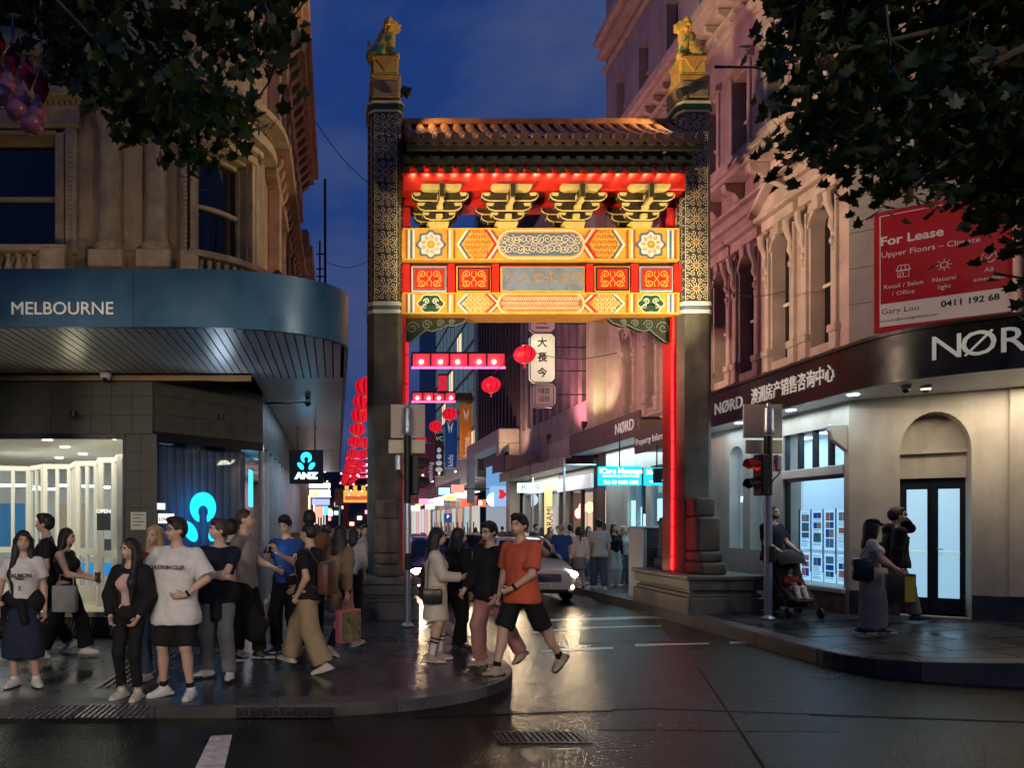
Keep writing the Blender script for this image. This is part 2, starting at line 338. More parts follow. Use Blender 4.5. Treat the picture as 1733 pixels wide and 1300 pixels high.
def pavement(name, kp, close, zf, ext, holes_y, seed):
    kin = inset_path(kp, .3); rnd = random.Random(seed)
    # bed of the pavement (joints show it between the flags)
    kb = inset_path(kp, .02); vs_ = [(x, y, zf(x, y) - .012) for x, y in kb]; n = len(vs_)
    bed = MB(); far = close(kb); bed.add(vs_ + [(x, y, zf(x, y) - .012) for x, y in far], [(i, i + 1, n + i + 1, n + i) for i in range(n - 1)])
    root = bed.build(name, M('far paving', (.05, .052, .058), .28, var=.35, vs=1.2, rvar=.14)); tag(root, kind='structure')
    # kerb stones
    acc = 0; seg = [kp[0]]
    kin_map = dict()
    i0 = 0
    def emit(i, j):
        m = MB(); a = kp[i:j + 1]; b = kin[i:j + 1]; k = len(a)
        if k < 2: return
        g = .004
        v = []
        for (p, q) in zip(a, b): v += [(p[0], p[1], -.02), (p[0], p[1], zf(*p) + .002), (q[0], q[1], zf(*q) + .002), (q[0], q[1], -.02)]
        f = []
        for s in range(k - 1):
            for c in range(4): f.append((s * 4 + c, s * 4 + (c + 1) % 4, s * 4 + 4 + (c + 1) % 4, s * 4 + 4 + c))
        f += [(0, 1, 2, 3), tuple(4 * (k - 1) + c for c in (3, 2, 1, 0))]
        m.add(v, f); m.build('kerb_stone', kerbstone, root, bevel=.012)
    # resample to about 0.8 m stones
    dense = [kp[0]]
    for p in kp[1:]:
        q = dense[-1]; d = math.hypot(p[0] - q[0], p[1] - q[1]); s = max(1, int(d / .4))
        for t in range(1, s + 1): dense.append((q[0] + (p[0] - q[0]) * t / s, q[1] + (p[1] - q[1]) * t / s))
    kp2 = dense; kin2 = inset_path(kp2, .3); kp, kin = kp2, kin2
    i = 0
    while i < len(kp) - 1:
        j = i + 1; L_ = 0
        while j < len(kp) - 1 and L_ < .95: L_ += math.hypot(kp[j][0] - kp[j - 1][0], kp[j][1] - kp[j - 1][1]); j += 1
        if min(kp[i][1], kp[j][1]) < 26 and -6 < kp[i][0] < 13: emit(i, j)
        else:
            emit(i, min(len(kp) - 1, j + 20)); j = min(len(kp) - 1, j + 20)
        i = j
    # flags
    reg = ext
    x0, x1, y0, y1 = holes_y; W, H = .62, .92; row = 0; y = y0
    while y < y1:
        x = x0 - (row % 3) * .31 * W / .62
        while x < x1:
            g = .011; pl = [(x + g, y + g), (x + W * 1.5 - g, y + g), (x + W * 1.5 - g, y + H * .68 - g), (x + g, y + H * .68 - g)]
            c = clip(pl, reg)
            if len(c) >= 3:
                ar = abs(sum(c[k][0] * c[(k + 1) % len(c)][1] - c[(k + 1) % len(c)][0] * c[k][1] for k in range(len(c)))) / 2
                if ar > .02:
                    dz = rnd.uniform(-.0015, .0015); tx, ty = rnd.uniform(-.002, .002), rnd.uniform(-.002, .002); cx, cyy = x + .4, y + .3
                    top = [(p[0], p[1], zf(*p) + dz + tx * (p[0] - cx) + ty * (p[1] - cyy)) for p in c]; k = len(c)
                    m = MB(); m.add(top + [(p[0], p[1], p[2] - .03) for p in top], [tuple(range(k))] + [(q, (q + 1) % k, k + (q + 1) % k, k + q) for q in range(k)])
                    m.build('paving_flag', bluestone, root)
            x += W * 1.5
        y += H * .68; row += 1
    return root
lreg = [p for p in inset_path(LKs, .305) if p[1] < 20] + [(1.6, 14.5), (-14, 14.5)]
pavement('pavement_left', LKs, lambda k: [(-14, 60) if i == 0 else (min(x, -1.4 if y > 7 else -14), 60) for i, (x, y) in enumerate(k)], zl, lreg, (-5.4, 2.2, 6.5, 14.5), 3)
rreg = [p for p in inset_path(RKs, .305) if p[1] < 16][::1]
rreg = [(6.6, 14.5)] + [p for p in rreg if p[1] < 14.5 and p[0] < 15.5] + [(15.5, 14.5)]
pavement('pavement_right', RKs, lambda k: [(18, 60) for x, y in k], zr, rreg, (6.4, 12.5, 7.2, 14.5), 4)

# tactile strips, drains, markings
tactile = M('tactile strip steel', (.3, .3, .31), .3, .7, rvar=.1, vs=30)
def tactile_strip(px0, px1, py0, py1, n, lab, slant=.35, group='ribbed warning strips set into the footpath'):
    zt = zl(0, 0); Y0 = F * (CZ - zt) / (py1 - PY0); Y1 = F * (CZ - zt) / (py0 - PY0)
    xa = (px0 - PX0) / F * Y0; xb = (px1 - PX0) / F * Y0
    t = thing('tactile_strip', lab, 'tactile strip', ((xa + xb) / 2, (Y0 + Y1) / 2, zt), group)
    for i in range(n):
        x = xa + (xb - xa) * (i + .5) / n; wd = (xb - xa) / n * .42
        m = MB(); m.add([(x - wd / 2, Y0, zt), (x + wd / 2, Y0, zt), (x + wd / 2 + slant * 0, Y1, zt), (x - wd / 2, Y1, zt), (x - wd / 3, Y0 + .01, zt + .007), (x + wd / 3, Y0 + .01, zt + .007), (x + wd / 3, Y1 - .01, zt + .007), (x - wd / 3, Y1 - .01, zt + .007)],
                      [(4, 5, 6, 7), (0, 1, 5, 4), (1, 2, 6, 5), (2, 3, 7, 6), (3, 0, 4, 7)])
        m.build('rib', tactile, t)
tactile_strip(10, 112, 1196, 1217, 9, 'ribbed steel warning strip at the kerb, farthest left')
tactile_strip(122, 245, 1194, 1216, 12, 'ribbed steel warning strip at the kerb, below the woman in the black jacket')
tactile_strip(160, 235, 1100, 1164, 6, 'ribbed strip in the paving behind the woman in the black jacket')
tactile_strip(440, 475, 1076, 1086, 7, 'ribbed strip by the glass shopfront corner')
tactile_strip(675, 712, 1076, 1092, 6, 'ribbed strip near the foot of the left signal pole')
def mark(name, lab, pts, zoff=.004, mat=linepaint):
    m = MB(); q = [Vector(((px - PX0) / F * (F * CZ / (py - PY0)), F * CZ / (py - PY0), zoff)) for px, py in pts]
    m.poly([tuple(p) for p in q]); o = m.build(name, mat); return tag(o, lab, 'road marking', 'painted lines on the road')
mark('road_line', 'short thick white painted bar on the road at bottom left', [(326, 1310), (378, 1310), (393, 1245), (357, 1247)])
mark('road_line', 'long white stop line crossing the street under the gate', [(915, 1053), (1140, 1047), (1175, 1043), (1140, 1042), (915, 1049)])
mark('road_line', 'thin white line across the street just in front of the stop line', [(905, 1072), (1000, 1064), (1120, 1061), (1120, 1059), (1000, 1062), (905, 1069)])
mark('road_line', 'white crossing line behind the man in orange', [(915, 1106), (1038, 1099), (1038, 1096), (915, 1101)])
mark('road_line', 'white crossing line in the middle of the road', [(1075, 1095), (1200, 1091), (1200, 1089), (1075, 1091)])
mark('road_line', 'short white dash beside the right kerb', [(1235, 1090), (1268, 1090), (1268, 1087), (1235, 1087)])
iron = M('cast iron', (.05, .05, .052), .3, .8, rvar=.1, vs=25)
def grate(px, py, wpx, dpx, n, lab, frame=True):
    Y = F * CZ / (py - PY0); x = (px - PX0) / F * Y; hw = wpx / F * Y / 2; Y1 = F * CZ / (py - dpx / 2 - PY0); Y0 = F * CZ / (py + dpx / 2 - PY0)
    t = thing('drain_grate', lab, 'drain', (x, Y, 0), 'iron drain grates in the road')
    f = MB(); z0, z1 = -.01, .006
    for a in ((x - hw, x + hw, Y0, Y0 + .03), (x - hw, x + hw, Y1 - .03, Y1), (x - hw, x - hw + .03, Y0 + .03, Y1 - .03), (x + hw - .03, x + hw, Y0 + .03, Y1 - .03)): f.box(*a, z0, z1)
    f.build('grate_frame', iron, t)
    b = MB(); b.box(x - hw + .03, x + hw - .03, Y0 + .03, Y1 - .03, -.008, .002); b.build('pit', M('drain pit', (.003, .003, .003), .9), t)
    for i in range(n):
        xx = x - hw + .03 + (2 * hw - .06) * (i + .5) / n; m = MB(); m.box(xx - hw / n * .45, xx + hw / n * .45, Y0 + .03, Y1 - .03, .002, .006); m.build('grate_bar', iron, t)
grate(915, 1249, 152, 20, 14, 'wide iron drain grate in the road below the man in orange')
grate(1404, 1147, 42, 6, 5, 'small iron drain cover near the right kerb')
sl = thing('kerb_drain', 'slotted dark drain inlet in the kerb at bottom left', 'drain', (-.3, 6.45, 0))
sm = MB(); sm.box(-.95, -.02, 6.425, 6.46, .01, .1); sm.build('inlet_plate', iron, sl)
for i in range(16):
    m = MB(); m.box(-.92 + i * .056, -.92 + i * .056 + .03, 6.42, 6.44, .03, .075); m.build('slot', M('drain pit', (.003, .003, .003), .9), sl)

patch = wet('dark asphalt patch', (.009, .009, .009), .22, .38, .9, bump=.9, bs=40, edge=(.3, .75), grain=.5)
for i, (pts, lab) in enumerate((([(250, 1262), (560, 1258), (640, 1310), (180, 1310)], 'dark asphalt patch at the bottom left of the road'), ([(1060, 1180), (1330, 1190), (1420, 1240), (1010, 1236)], 'dark asphalt patch in the right of the road'), ([(985, 1068), (1120, 1066), (1140, 1086), (980, 1090)], 'small asphalt patch between the crossing lines'))): mark('asphalt_patch', lab, pts, .003, patch)
for pts in ([(700, 1215), (1100, 1200), (1733, 1222), (1733, 1224), (1100, 1202), (700, 1217)], [(1180, 1130), (1290, 1300), (1296, 1300), (1183, 1130)]): mark('tar_seam', 'thin dark tar seam running across the road' if pts[0][0] == 700 else 'thin dark tar seam running towards the viewer', pts, .0045, M('tar', (.004, .004, .004), .7, spec=.2))
# ------------------------------------------------------------------ gate
red_l = M('red lacquer', (.56, .022, .012), .38, var=.16, vs=5, bump=.06, bs=20, rvar=.1)
p_or = M('orange paint', (.78, .36, .05), .5, var=.15, vs=7)
p_ye = M('yellow paint', (.74, .46, .06), .5, var=.15, vs=7)
p_cr = M('cream paint', (.76, .66, .42), .5, var=.15, vs=9)
p_bl = M('slate blue paint', (.10, .16, .23), .5, var=.2, vs=7)
p_gr = M('dark green paint', (.012, .07, .03), .5, var=.25, vs=7)
p_dk = M('black green paint', (.012, .016, .012), .45, var=.3, vs=9)
p_br = M('russet paint', (.38, .11, .03), .5, var=.2, vs=7)
p_wh = M('off white paint', (.72, .70, .60), .5, var=.12, vs=8)
p_nv = M('pillar ground paint', (.035, .030, .028), .5, var=.4, vs=6)
stone_d = M('dark weathered stone', (.11, .095, .075), .7, var=.35, vs=3, bump=.35, bs=25, streak=.4)
stone_t = M('tan carved stone', (.34, .23, .11), .7, var=.3, vs=6, bump=.3, bs=30, streak=.35)
stone_p = M('grey granite', (.12, .115, .11), .55, var=.25, vs=4, bump=.25, bs=45, streak=.2)
tile_m = M('glazed roof tile', (.30, .11, .03), .35, var=.45, vs=3.5, bump=.2, bs=30)
GY = 13.0; GS = F / GY
gx = lambda px, Y=GY: (px - PX0) / F * Y
gz = lambda py, Y=GY: CZ + (PY0 - py) / F * Y
gate = thing('gateway_arch', 'tall painted gateway with tiled roof and red beams spanning the street', 'gateway', (3.9, 13.3, 0))
PC = (.93, 6.84); PYc = 13.3; HW = .33; CH = .10
def octo(cx, cy, h, c): return [(cx - h + c, cy - h), (cx + h - c, cy - h), (cx + h, cy - h + c), (cx + h, cy + h - c), (cx + h - c, cy + h), (cx - h + c, cy + h), (cx - h, cy + h - c), (cx - h, cy - h + c)]
def paint_sheet(quads_by, parent, org, u, v, off0=.004, step=.003, base='painted_ornament'):
    fm = frame_mat(org, u, v); n = fm.to_3x3() @ Vector((0, 0, 1))
    for i, (nm, mat, polys) in enumerate(quads_by):
        m = MB()
        for q in polys: m.add([tuple(fm @ Vector((a, b, off0 + step * i))) for a, b in q], [tuple(range(len(q)))])
        if polys:
            o = m.build(nm, mat, parent); o['kind'] = 'stuff'
def wheel(cx, cy, r):
    q = []
    q += ribbon(ring(cx, cy, r * .22, 12) + [(cx + r * .22, cy)], .012)
    for k in range(12):
        a = 2 * PI * k / 12; q += ribbon([(cx + r * .26 * math.cos(a), cy + r * .26 * math.sin(a)), (cx + r * .5 * math.cos(a), cy + r * .5 * math.sin(a))], .013)
    for k in range(8):
        a = 2 * PI * (k + .5) / 8; q += ribbon(spiral(cx + r * .74 * math.cos(a), cy + r * .74 * math.sin(a), r * .26, 1.35, a + (PI if k % 2 else 0), 1 if k % 2 else -1, 12), .0125)
    return q
def pillar(cx, sgn, label):
    p = thing('tmp', '', '') if False else None
    zb = .86; lo = MB(); lo.prism(octo(cx, PYc, HW, CH), zb, gz(531), 'xy'); lo.build('pillar_shaft', stone_d, gate, bevel=.008)
    up = MB(); up.prism(octo(cx, PYc, HW - .01, CH), gz(511), gz(190), 'xy'); upo = up.build('painted_pillar', p_nv, gate, bevel=.006); upo['label'] = label
    z0 = gz(531)
    for k, (h, mt) in enumerate(((.07, p_wh), (.08, p_bl), (.075, p_wh))):
        b = MB(); b.prism(octo(cx, PYc, HW + (.012 if k != 1 else .004), CH), z0, z0 + h, 'xy'); b.build('pillar_band', mt, gate); z0 += h
    # scroll painting on front, inner and outer sides
    zA, zB = gz(509), gz(192)
    def faces():
        wF = 2 * (HW - .01) - 2 * CH
        yield (cx, PYc - HW + .01, 0), (1, 0, 0), wF
        yield (cx - sgn * (HW - .01), PYc, 0) if False else (cx + sgn * (HW - .01), PYc, 0), ((0, 1, 0) if sgn > 0 else (0, -1, 0)), wF
        d = HW - .01 - CH / 2; s2 = .70710678
        yield (cx + sgn * d, PYc - d, 0), (s2, sgn * s2, 0), CH * 1.3
        yield (cx - sgn * d, PYc - d, 0), (s2, -sgn * s2, 0), CH * 1.3
    for org, u, wd in faces():
        q = []; red = []; per = .44
        if wd > .2:
            nn = int((zB - zA) / per); per = (zB - zA) / nn
            for k in range(nn):
                cz = zA + (k + .5) * per; q += wheel(0, cz, per * .5)
                for sx in (-1, 1):
                    for sz in (-1, 1):
                        q += ribbon(spiral(sx * wd * .40, cz + sz * per * .40, .055, 1.2, PI * (sx > 0), sx * sz, 10), .011)
                    q += ribbon(spiral(sx * wd * .42, cz, .035, 1.1, PI * (sx > 0), sx, 8), .01)
                red.append(ring(0, cz, per * .085, 10))
            q += ribbon([(-wd / 2 + .008, zA), (-wd / 2 + .008, zB)], .010) + ribbon([(wd / 2 - .008, zA), (wd / 2 - .008, zB)], .010)
        else:
            z = zA + .05; k = 0
            while z < zB - .05:
                q += ribbon(spiral((-1) ** k * .012, z, .05, 1.3, k * PI, (-1) ** k, 10), .010); z += .085; k += 1
        paint_sheet([('pillar_scrollwork', p_cr, q), ('pillar_rosette', p_br, red)], gate, org, u, (0, 0, 1))
    # capital, stone block
    zc = gz(190); prof = [(HW + .0, .0), (HW + .05, .045), (HW + .05, .05)]
    c = MB(); c.prism(octo(cx, PYc, HW + .0, CH), zc, zc + .05, 'xy'); c.build('capital_lower_band', p_cr, gate, bevel=.006)
    c = MB(); c.prism(octo(cx, PYc, HW + .012, CH), zc + .05, zc + .15, 'xy'); c.build('capital_green_band', p_gr, gate, bevel=.006)
    c = MB(); c.prism(octo(cx, PYc, HW + .03, CH), zc + .15, zc + .20, 'xy'); c.build('capital_upper_band', p_cr, gate, bevel=.006)
    zt = zc + .2
    b = MB(); hs = HW - .03
    b.prism(octo(cx, PYc, hs - .06, .06), zt, zt + .10, 'xy'); b.prism(octo(cx, PYc, hs, .05), zt + .10, zt + .42, 'xy'); b.build('stone_block', stone_t, gate, bevel=.02)
    return zt + .42
ZT = pillar(PC[0], 1, 'left pillar painted with cream scrolls'); pillar(PC[1], -1, 'right pillar painted with cream scrolls')
for cx, wd, zg in ((.86, 1.24, .12), (6.98, 1.38, .20)):
    for (e, za, zb_) in ((.0, zg - .02, zg + .30), (-.04, zg + .30, zg + .37), (-.09, zg + .37, zg + .43), (-.02, zg + .43, zg + .62), (.03, zg + .62, .86 if cx < 3 else .9)):
        m = MB(); m.box(cx - wd / 2 - e, cx + wd / 2 + e, 12.2 - e, 14.5 + e, za, zb_); m.build('pedestal_course', stone_p, gate, bevel=.015)
    pcx = PC[0] if cx < 3 else PC[1]; zt = .86 if cx < 3 else .9
    for (yf, za, zb_, hw_) in ((12.34, zt, zt + .22, .23), (12.44, zt + .22, zt + .42, .215), (12.52, zt + .42, zt + 1.06, .22), (12.66, zt + 1.06, zt + 1.42, .20)):
        for (a, b_) in ((yf, 13.0), (13.6, 26.6 - yf)):
            m = MB(); m.box(pcx - hw_, pcx + hw_, a, b_, za + .001, zb_ - .001); m.build('drum_stone', stone_d, gate, bevel=.055, seg=3, smooth=True)
# beams
XA, XB = PC[0] + HW - .02, PC[1] - HW + .02
def beam(name, mat, y0, y1, pa, pb, x0=XA, x1=XB, Y=GY, bevel=.008):
    m = MB(); m.box(x0, x1, y0, y1, gz(pb, Y), gz(pa, Y)); return m.build(name, mat, gate, bevel=bevel)
b_low = beam('lower_painted_beam', p_or, 13.0, 13.55, 496, 532)
b_mid = beam('red_frieze_board', red_l, 13.06, 13.5, 447, 496)
b_gap = beam('frieze_shadow_rail', p_dk, 13.10, 13.46, 441, 447)
b_up = beam('upper_painted_beam', p_or, 13.0, 13.55, 387, 441)
b_red = beam('red_eave_beam', red_l, 12.78, 13.1, 293, 321, Y=12.78)
beam('rear_red_eave_beam', red_l, 13.5, 13.82, 293, 321, Y=12.78)
b_tie = beam('red_tie_beam', red_l, 13.2, 13.4, 326, 338)
for x in (XA + .09, XB - .09):
    m = MB(); m.box(x - .09, x + .09, 13.14, 13.46, gz(387), gz(345)); m.build('red_post', red_l, gate, bevel=.006)
def mirror(polys, c): return [[(2 * c - a, b) for a, b in reversed(q)] for q in polys]
def px_beam(pa, pb, up=True):
    z0, z1 = gz(pb), gz(pa); h = z1 - z0; cx = (XA + XB) / 2
    D = {k: [] for k in ('stripe_a', 'stripe_b', 'bl', 'wh', 'ye', 'br', 'gr', 'cr', 'or2', 'dk')}
    X = lambda px: gx(px)
    for a, b, k in ((686, 690, 'br'), (690, 694, 'wh'), (694, 698, 'bl'), (698, 702, 'wh'), (756, 759, 'br'), (759, 763, 'wh'), (763, 767, 'ye'), (767, 770, 'br')):
        D[k].append(rect(X(a), X(b), z0, z1))
    fx, fz = X(729), (z0 + z1) / 2
    def flower(rx, ry, n=8, am=.10): return [(fx + rx * (1 + am * math.cos(n * 2 * PI * i / 48)) * math.cos(2 * PI * i / 48), fz + ry * (1 + am * math.cos(n * 2 * PI * i / 48)) * math.sin(2 * PI * i / 48)) for i in range(48)]
    if up:
        D['bl'].append(flower(h * .44, h * .44)); D['wh'].append(flower(h * .36, h * .36)); D['ye'] += [ring(fx, fz, h * .13, 14)]
        for k in range(9):
            a = 2 * PI * k / 9; D['br'] += ribbon(spiral(fx + h * .235 * math.cos(a), fz + h * .235 * math.sin(a), h * .07, 1.2, a, 1, 8), .012)
        for k in range(6):
            a = 2 * PI * k / 6; D['br'] += ribbon(spiral(fx + h * .08 * math.cos(a), fz + h * .08 * math.sin(a), h * .035, 1.2, a, 1, 6), .009)
    else:
        D['cr'].append(flower(h * .62, h * .46, 6, .08)); D['gr'].append(flower(h * .55, h * .40, 6, .08))
        for s in (-1, 1):
            D['wh'] += ribbon(spiral(fx + s * h * .2, fz + h * .1, h * .15, 1.4, PI * (s < 0), s, 14), .02) + ribbon(spiral(fx + s * h * .3, fz - h * .1, h * .13, 1.3, PI * (s < 0), -s, 14), .02)
            D['wh'] += ribbon([(fx - s * h * .35, fz - h * .2), (fx, fz - h * .02), (fx + s * h * .35, fz - h * .2)], .018)
    # chevrons
    zm = (z0 + z1) / 2; t1, t2 = X(770), X(842)
    for off, wdt, k in ((0, .05, 'wh'), (.055, .045, 'bl'), (.105, .05, 'ye')):
        for base in (X(772),):
            a = base + off; tip = .20
            D[k].append([(a + tip, z1), (a + tip + wdt, z1), (a + wdt, zm), (a, zm)]); D[k].append([(a, zm), (a + wdt, zm), (a + tip + wdt, z0), (a + tip, z0)])
    for off, wdt, k in ((0, .045, 'or2'), (.05, .06, 'wh'), (.115, .04, 'br')):
        a = X(818) + off; tip = .20
        D[k].append([(a, z1), (a + wdt, z1), (a + tip + wdt, zm), (a + tip, zm)]); D[k].append([(a + tip, zm), (a + tip + wdt, zm), (a + wdt, z0), (a, z0)])
    ccx = X(806)
    rows = 6 if up else 5
    for r_ in range(rows):
        zz = z0 + h * (r_ + .5) / rows; half = .27 - .23 * abs(zz - zm) / (h / 2) * .55
        nn = int(2 * half / .085)
        for k in range(nn):
            xx = ccx - half + (k + .5) * 2 * half / nn + (.02 if r_ % 2 else -.02)
            D['br' if up else 'cr'] += ribbon([(xx + .032 * math.cos(t * PI / 5), zz - .02 + .04 * math.sin(t * PI / 5)) for t in range(-1, 7)], .014)
    # cartouche
    c0, c1 = X(846), cx + (cx - X(846)); rr = h * .36
    def cart(e): return [(c0 + rr - e * .0 + rr * math.cos(a) * ((rr + e) / rr), zm + (rr + e) * math.sin(a)) for a in [PI / 2 + PI * i / 10 for i in range(11)]] + [(c1 - rr + (rr + e) * math.cos(a), zm + (rr + e) * math.sin(a)) for a in [-PI / 2 + PI * i / 10 for i in range(11)]]
    half = {k: list(v) for k, v in D.items()}
    for k, v in half.items(): D[k] = v + mirror(v, cx)
    D['wh2'] = [cart(.055)]; D['or3'] = [cart(.03)]; D['ca'] = [cart(0)]
    sc_ = []
    x = c0 + .07; k = 0
    if up:
        while x < c1 - .05:
            for s in (-1, 1):
                sc_ += ribbon(spiral(x + (.02 if s > 0 else -.02), zm + s * h * .15, h * .15, 1.5, k * 1.3, s * (-1) ** k, 13), .016)
            sc_ += ribbon([(x - .06, zm), (x, zm + .03 * (-1) ** k), (x + .06, zm)], .014); x += .115; k += 1
    else:
        x = c0 + .06
        while x < c1 - .04:
            for r_ in (-1, 0, 1):
                zz = zm + r_ * h * .22; xx = x + (.035 if r_ else 0); sc_ += ribbon(ring(xx, zz, .034, 8) + [(xx + .034, zz)], .011); sc_.append(ring(xx, zz, .014, 6))
            x += .073
    D['sc'] = sc_
    L_ = [('painted_stripe', p_br, D['br'] if False else []), ('flower_ground', p_bl, D['bl']), ('flower_green', p_gr, D['gr']), ('painted_white', p_wh, D['wh']), ('painted_yellow', p_ye, D['ye']), ('painted_green', p_gr, D['gr'] if False else []), ('painted_russet', p_br, D['br']), ('painted_cream', p_cr, D['cr']), ('cartouche_border', p_wh, D['wh2']), ('cartouche_edge', p_or, D['or3']), ('cartouche', p_bl if up else p_br, D['ca']), ('cartouche_scrollwork', p_cr, D['sc']), ('painted_red', red_l, D['or2'])]
    if not up:   # cream rim lies under the green medallion
        L_.insert(2, ('flower_rim', p_cr, [q for q in D['cr'] if len(q) > 20])); D['cr'][:] = [q for q in D['cr'] if len(q) <= 20]
    paint_sheet(L_, b_up if up else b_low, (0, GY, 0), (1, 0, 0), (0, 0, 1), step=.002)
px_beam(387, 441, True); px_beam(496, 532, False)
# thin edge lines on beams
for bo, a, b in ((b_up, 387, 441), (b_low, 496, 532)):
    z0, z1 = gz(b), gz(a)
    for z in (z0 + .012, z1 - .012):
        m = MB(); m.box(XA + .02, XB - .02, GY - .033, GY + .0, z - .012, z + .012); m.build('beam_edge_strip', p_ye, bo)
# frieze panels
zf0, zf1 = gz(493), gz(450)
for (a, b, fm_) in ((697, 756, p_wh), (773, 831, p_ye), (1007, 1067, p_ye), (1083, 1140, p_wh)):
    xa, xb = gx(a), gx(b)
    f = MB(); f.box(xa, xb, 13.02, 13.07, zf0, zf1); fo = f.build('panel_frame', fm_, b_mid, bevel=.006)
    m = MB(); m.box(xa + .018, xb - .018, 13.014, 13.03, zf0 + .018, zf1 - .018); m.build('panel_border', p_bl if fm_ is p_wh else p_dk, fo)
    m = MB(); m.box(xa + .05, xb - .05, 13.008, 13.03, zf0 + .05, zf1 - .05); m.build('panel_field', red_l, fo)
    cx, cz = (xa + xb) / 2, (zf0 + zf1) / 2; q = []
    for s in (-1, 1):
        for t in (-1, 1):
            q += ribbon(spiral(cx + s * .13, cz + t * .085, .075, 1.4, PI * (s < 0), s * t, 14), .016) + ribbon(spiral(cx + s * .2, cz + t * .03, .045, 1.2, 0 if s < 0 else PI, -s * t, 10), .013)
            q += ribbon([(cx, cz), (cx + s * .05, cz + t * .07), (cx + s * .03, cz + t * .15)], .014)
        q += ribbon([(cx + s * .23, cz - .13), (cx + s * .17, cz - .15), (cx + s * .1, cz - .12)], .012)
    paint_sheet([('panel_scrollwork', p_ye, q)], fo, (0, 13.008, 0), (1, 0, 0), (0, 0, 1))
xa, xb = gx(848), gx(991)
m = MB(); m.box(xa, xb, 13.03, 13.07, zf0, zf1); plq = m.build('name_plaque', p_ye, b_mid, bevel=.006); plq['label'] = 'slate blue plaque with faded gilt characters'
m = MB(); m.box(xa + .03, xb - .03, 13.02, 13.05, zf0 + .02, zf1 - .02); m.build('plaque_field', M('plaque slate paint', (.17, .23, .30), .3, var=.25, vs=3, rvar=.1), plq)
gilt = M('faded gilt', (.36, .25, .13), .4, var=.4, vs=12)
for i, c in enumerate('衍人堂永遠善'):
    text(c, (xa + .2 + (xb - xa - .36) * i / 5, 13.017, (zf0 + zf1) / 2 + .0), .24 + .04 * (i % 2), gilt, plq, extrude=.002)
for px in (688, 764, 839, 999, 1075, 1147):
    x = gx(px); m = MB(); m.box(x - .065, x + .065, 13.0, 13.08, gz(495), gz(446)); m.build('frieze_post', red_l, b_mid, bevel=.006)
# bracket sets
olive = M('bracket olive paint', (.62, .50, .16), .45, var=.15, vs=8); brk_d = M('bracket dark paint', (.035, .028, .014), .5, var=.3, vs=10)
def boat(hw_, z0, h, cut): return [(-hw_, z0 + h), (-hw_, z0 + h * .55), (-hw_ + cut * .35, z0 + h * .2), (-hw_ + cut, z0), (hw_ - cut, z0), (hw_ - cut * .35, z0 + h * .2), (hw_, z0 + h * .55), (hw_, z0 + h)]
def bracket(cx):
    b = MB(); zt = gz(387)
    mats = (olive, brk_d)
    def arm(hw_, z0, h, cut, y0, y1, edge=.020):
        b.cm = 1; b.prism([(cx + a, z) for a, z in boat(hw_, z0, h, cut)], y0, y1, 'xz')
        b.cm = 0
        for q in ribbon([(cx + a, z) for a, z in boat(hw_ - .008, z0 + .01, h - .02, cut)], edge): b.prism(q, y0 - .012, y0 - .001, 'xz')
    b.cm = 0; b.prism([(cx - .17, zt), (cx + .17, zt), (cx + .21, zt + .13), (cx - .21, zt + .13)], 12.97, 13.45, 'xz')
    tiers = ((.30, .13, 12.93), (.42, .27, 12.86), (.53, .42, 12.78))
    for hw_, dz, y0 in tiers:
        arm(hw_, zt + dz, .15, .14, y0, y0 + .12); arm(hw_, zt + dz, .15, .14, 13.34, 13.46)
        b.cm = 0; b.box(cx - .06, cx + .06, y0 - .07, 13.4, zt + dz + .02, zt + dz + .10)      # cross arm nose
        for s in (-1, 1): b.cm = 0; b.prism([(cx + s * hw_ * .82 - .05, zt + dz + .10), (cx + s * hw_ * .82 + .05, zt + dz + .10), (cx + s * hw_ * .82 + .07, zt + dz + .16), (cx + s * hw_ * .82 - .07, zt + dz + .16)], y0 - .02, y0 + .14, 'xz')
    b.cm = 0; b.prism([(cx + a, z) for a, z in boat(.37, zt + .56, .10, .08)], 12.60, 12.74, 'xz'); 
    b.cm = 1; b.prism([(cx - .05, zt + .40), (cx + .05, zt + .40), (cx + .05, zt + .66), (cx - .05, zt + .66)], 12.56, 12.80, 'xz')
    b.cm = 0; b.prism([(cx - .045, zt + .33), (cx + .045, zt + .33), (cx + .03, zt + .40), (cx - .03, zt + .40)], 12.58, 12.8, 'xz')
    b.build('bracket_set', mats, gate, bevel=.004)
for px in (742, 858, 972, 1085): bracket(gx(px))
# rafters, lights
raft_m = M('rafter black paint', (.006, .007, .006), .6)
N = 20
for row, (y0, za, sz, mt) in enumerate(((12.52, gz(292, 12.52), .115, raft_m), (12.30, gz(274, 12.30), .11, raft_m))):
    def rf(d): h_ = sz / 2; return MB().add([(-h_, 0, 0), (h_, 0, 0), (h_, 0, sz), (-h_, 0, sz), (-h_, d * .7, .42), (h_, d * .7, .42), (h_, d * .7, .42 + sz), (-h_, d * .7, .42 + sz)], [(0, 1, 2, 3), (7, 6, 5, 4), (0, 4, 5, 1), (1, 5, 6, 2), (2, 6, 7, 3), (3, 7, 4, 0)]).mesh('rafter', mt)
    me = rf(1); meb = rf(-1)
    for i in range(N + 1):
        x = XA + .04 + (XB - XA - .08) * i / N
        link('rafter', me, gate, (x, y0, za)); link('rafter', meb, gate, (x, 26.6 - y0, za))
bd = MB(); bd.box(XA, XB, 12.62, 12.66, gz(277, 12.6), gz(258, 12.6)); bd.build('rafter_board', raft_m, gate)
bd = MB(); bd.box(XA, XB, 12.90, 12.95, gz(294, 12.8), gz(270, 12.8)); bd.build('rear_rafter_board', red_l, gate)
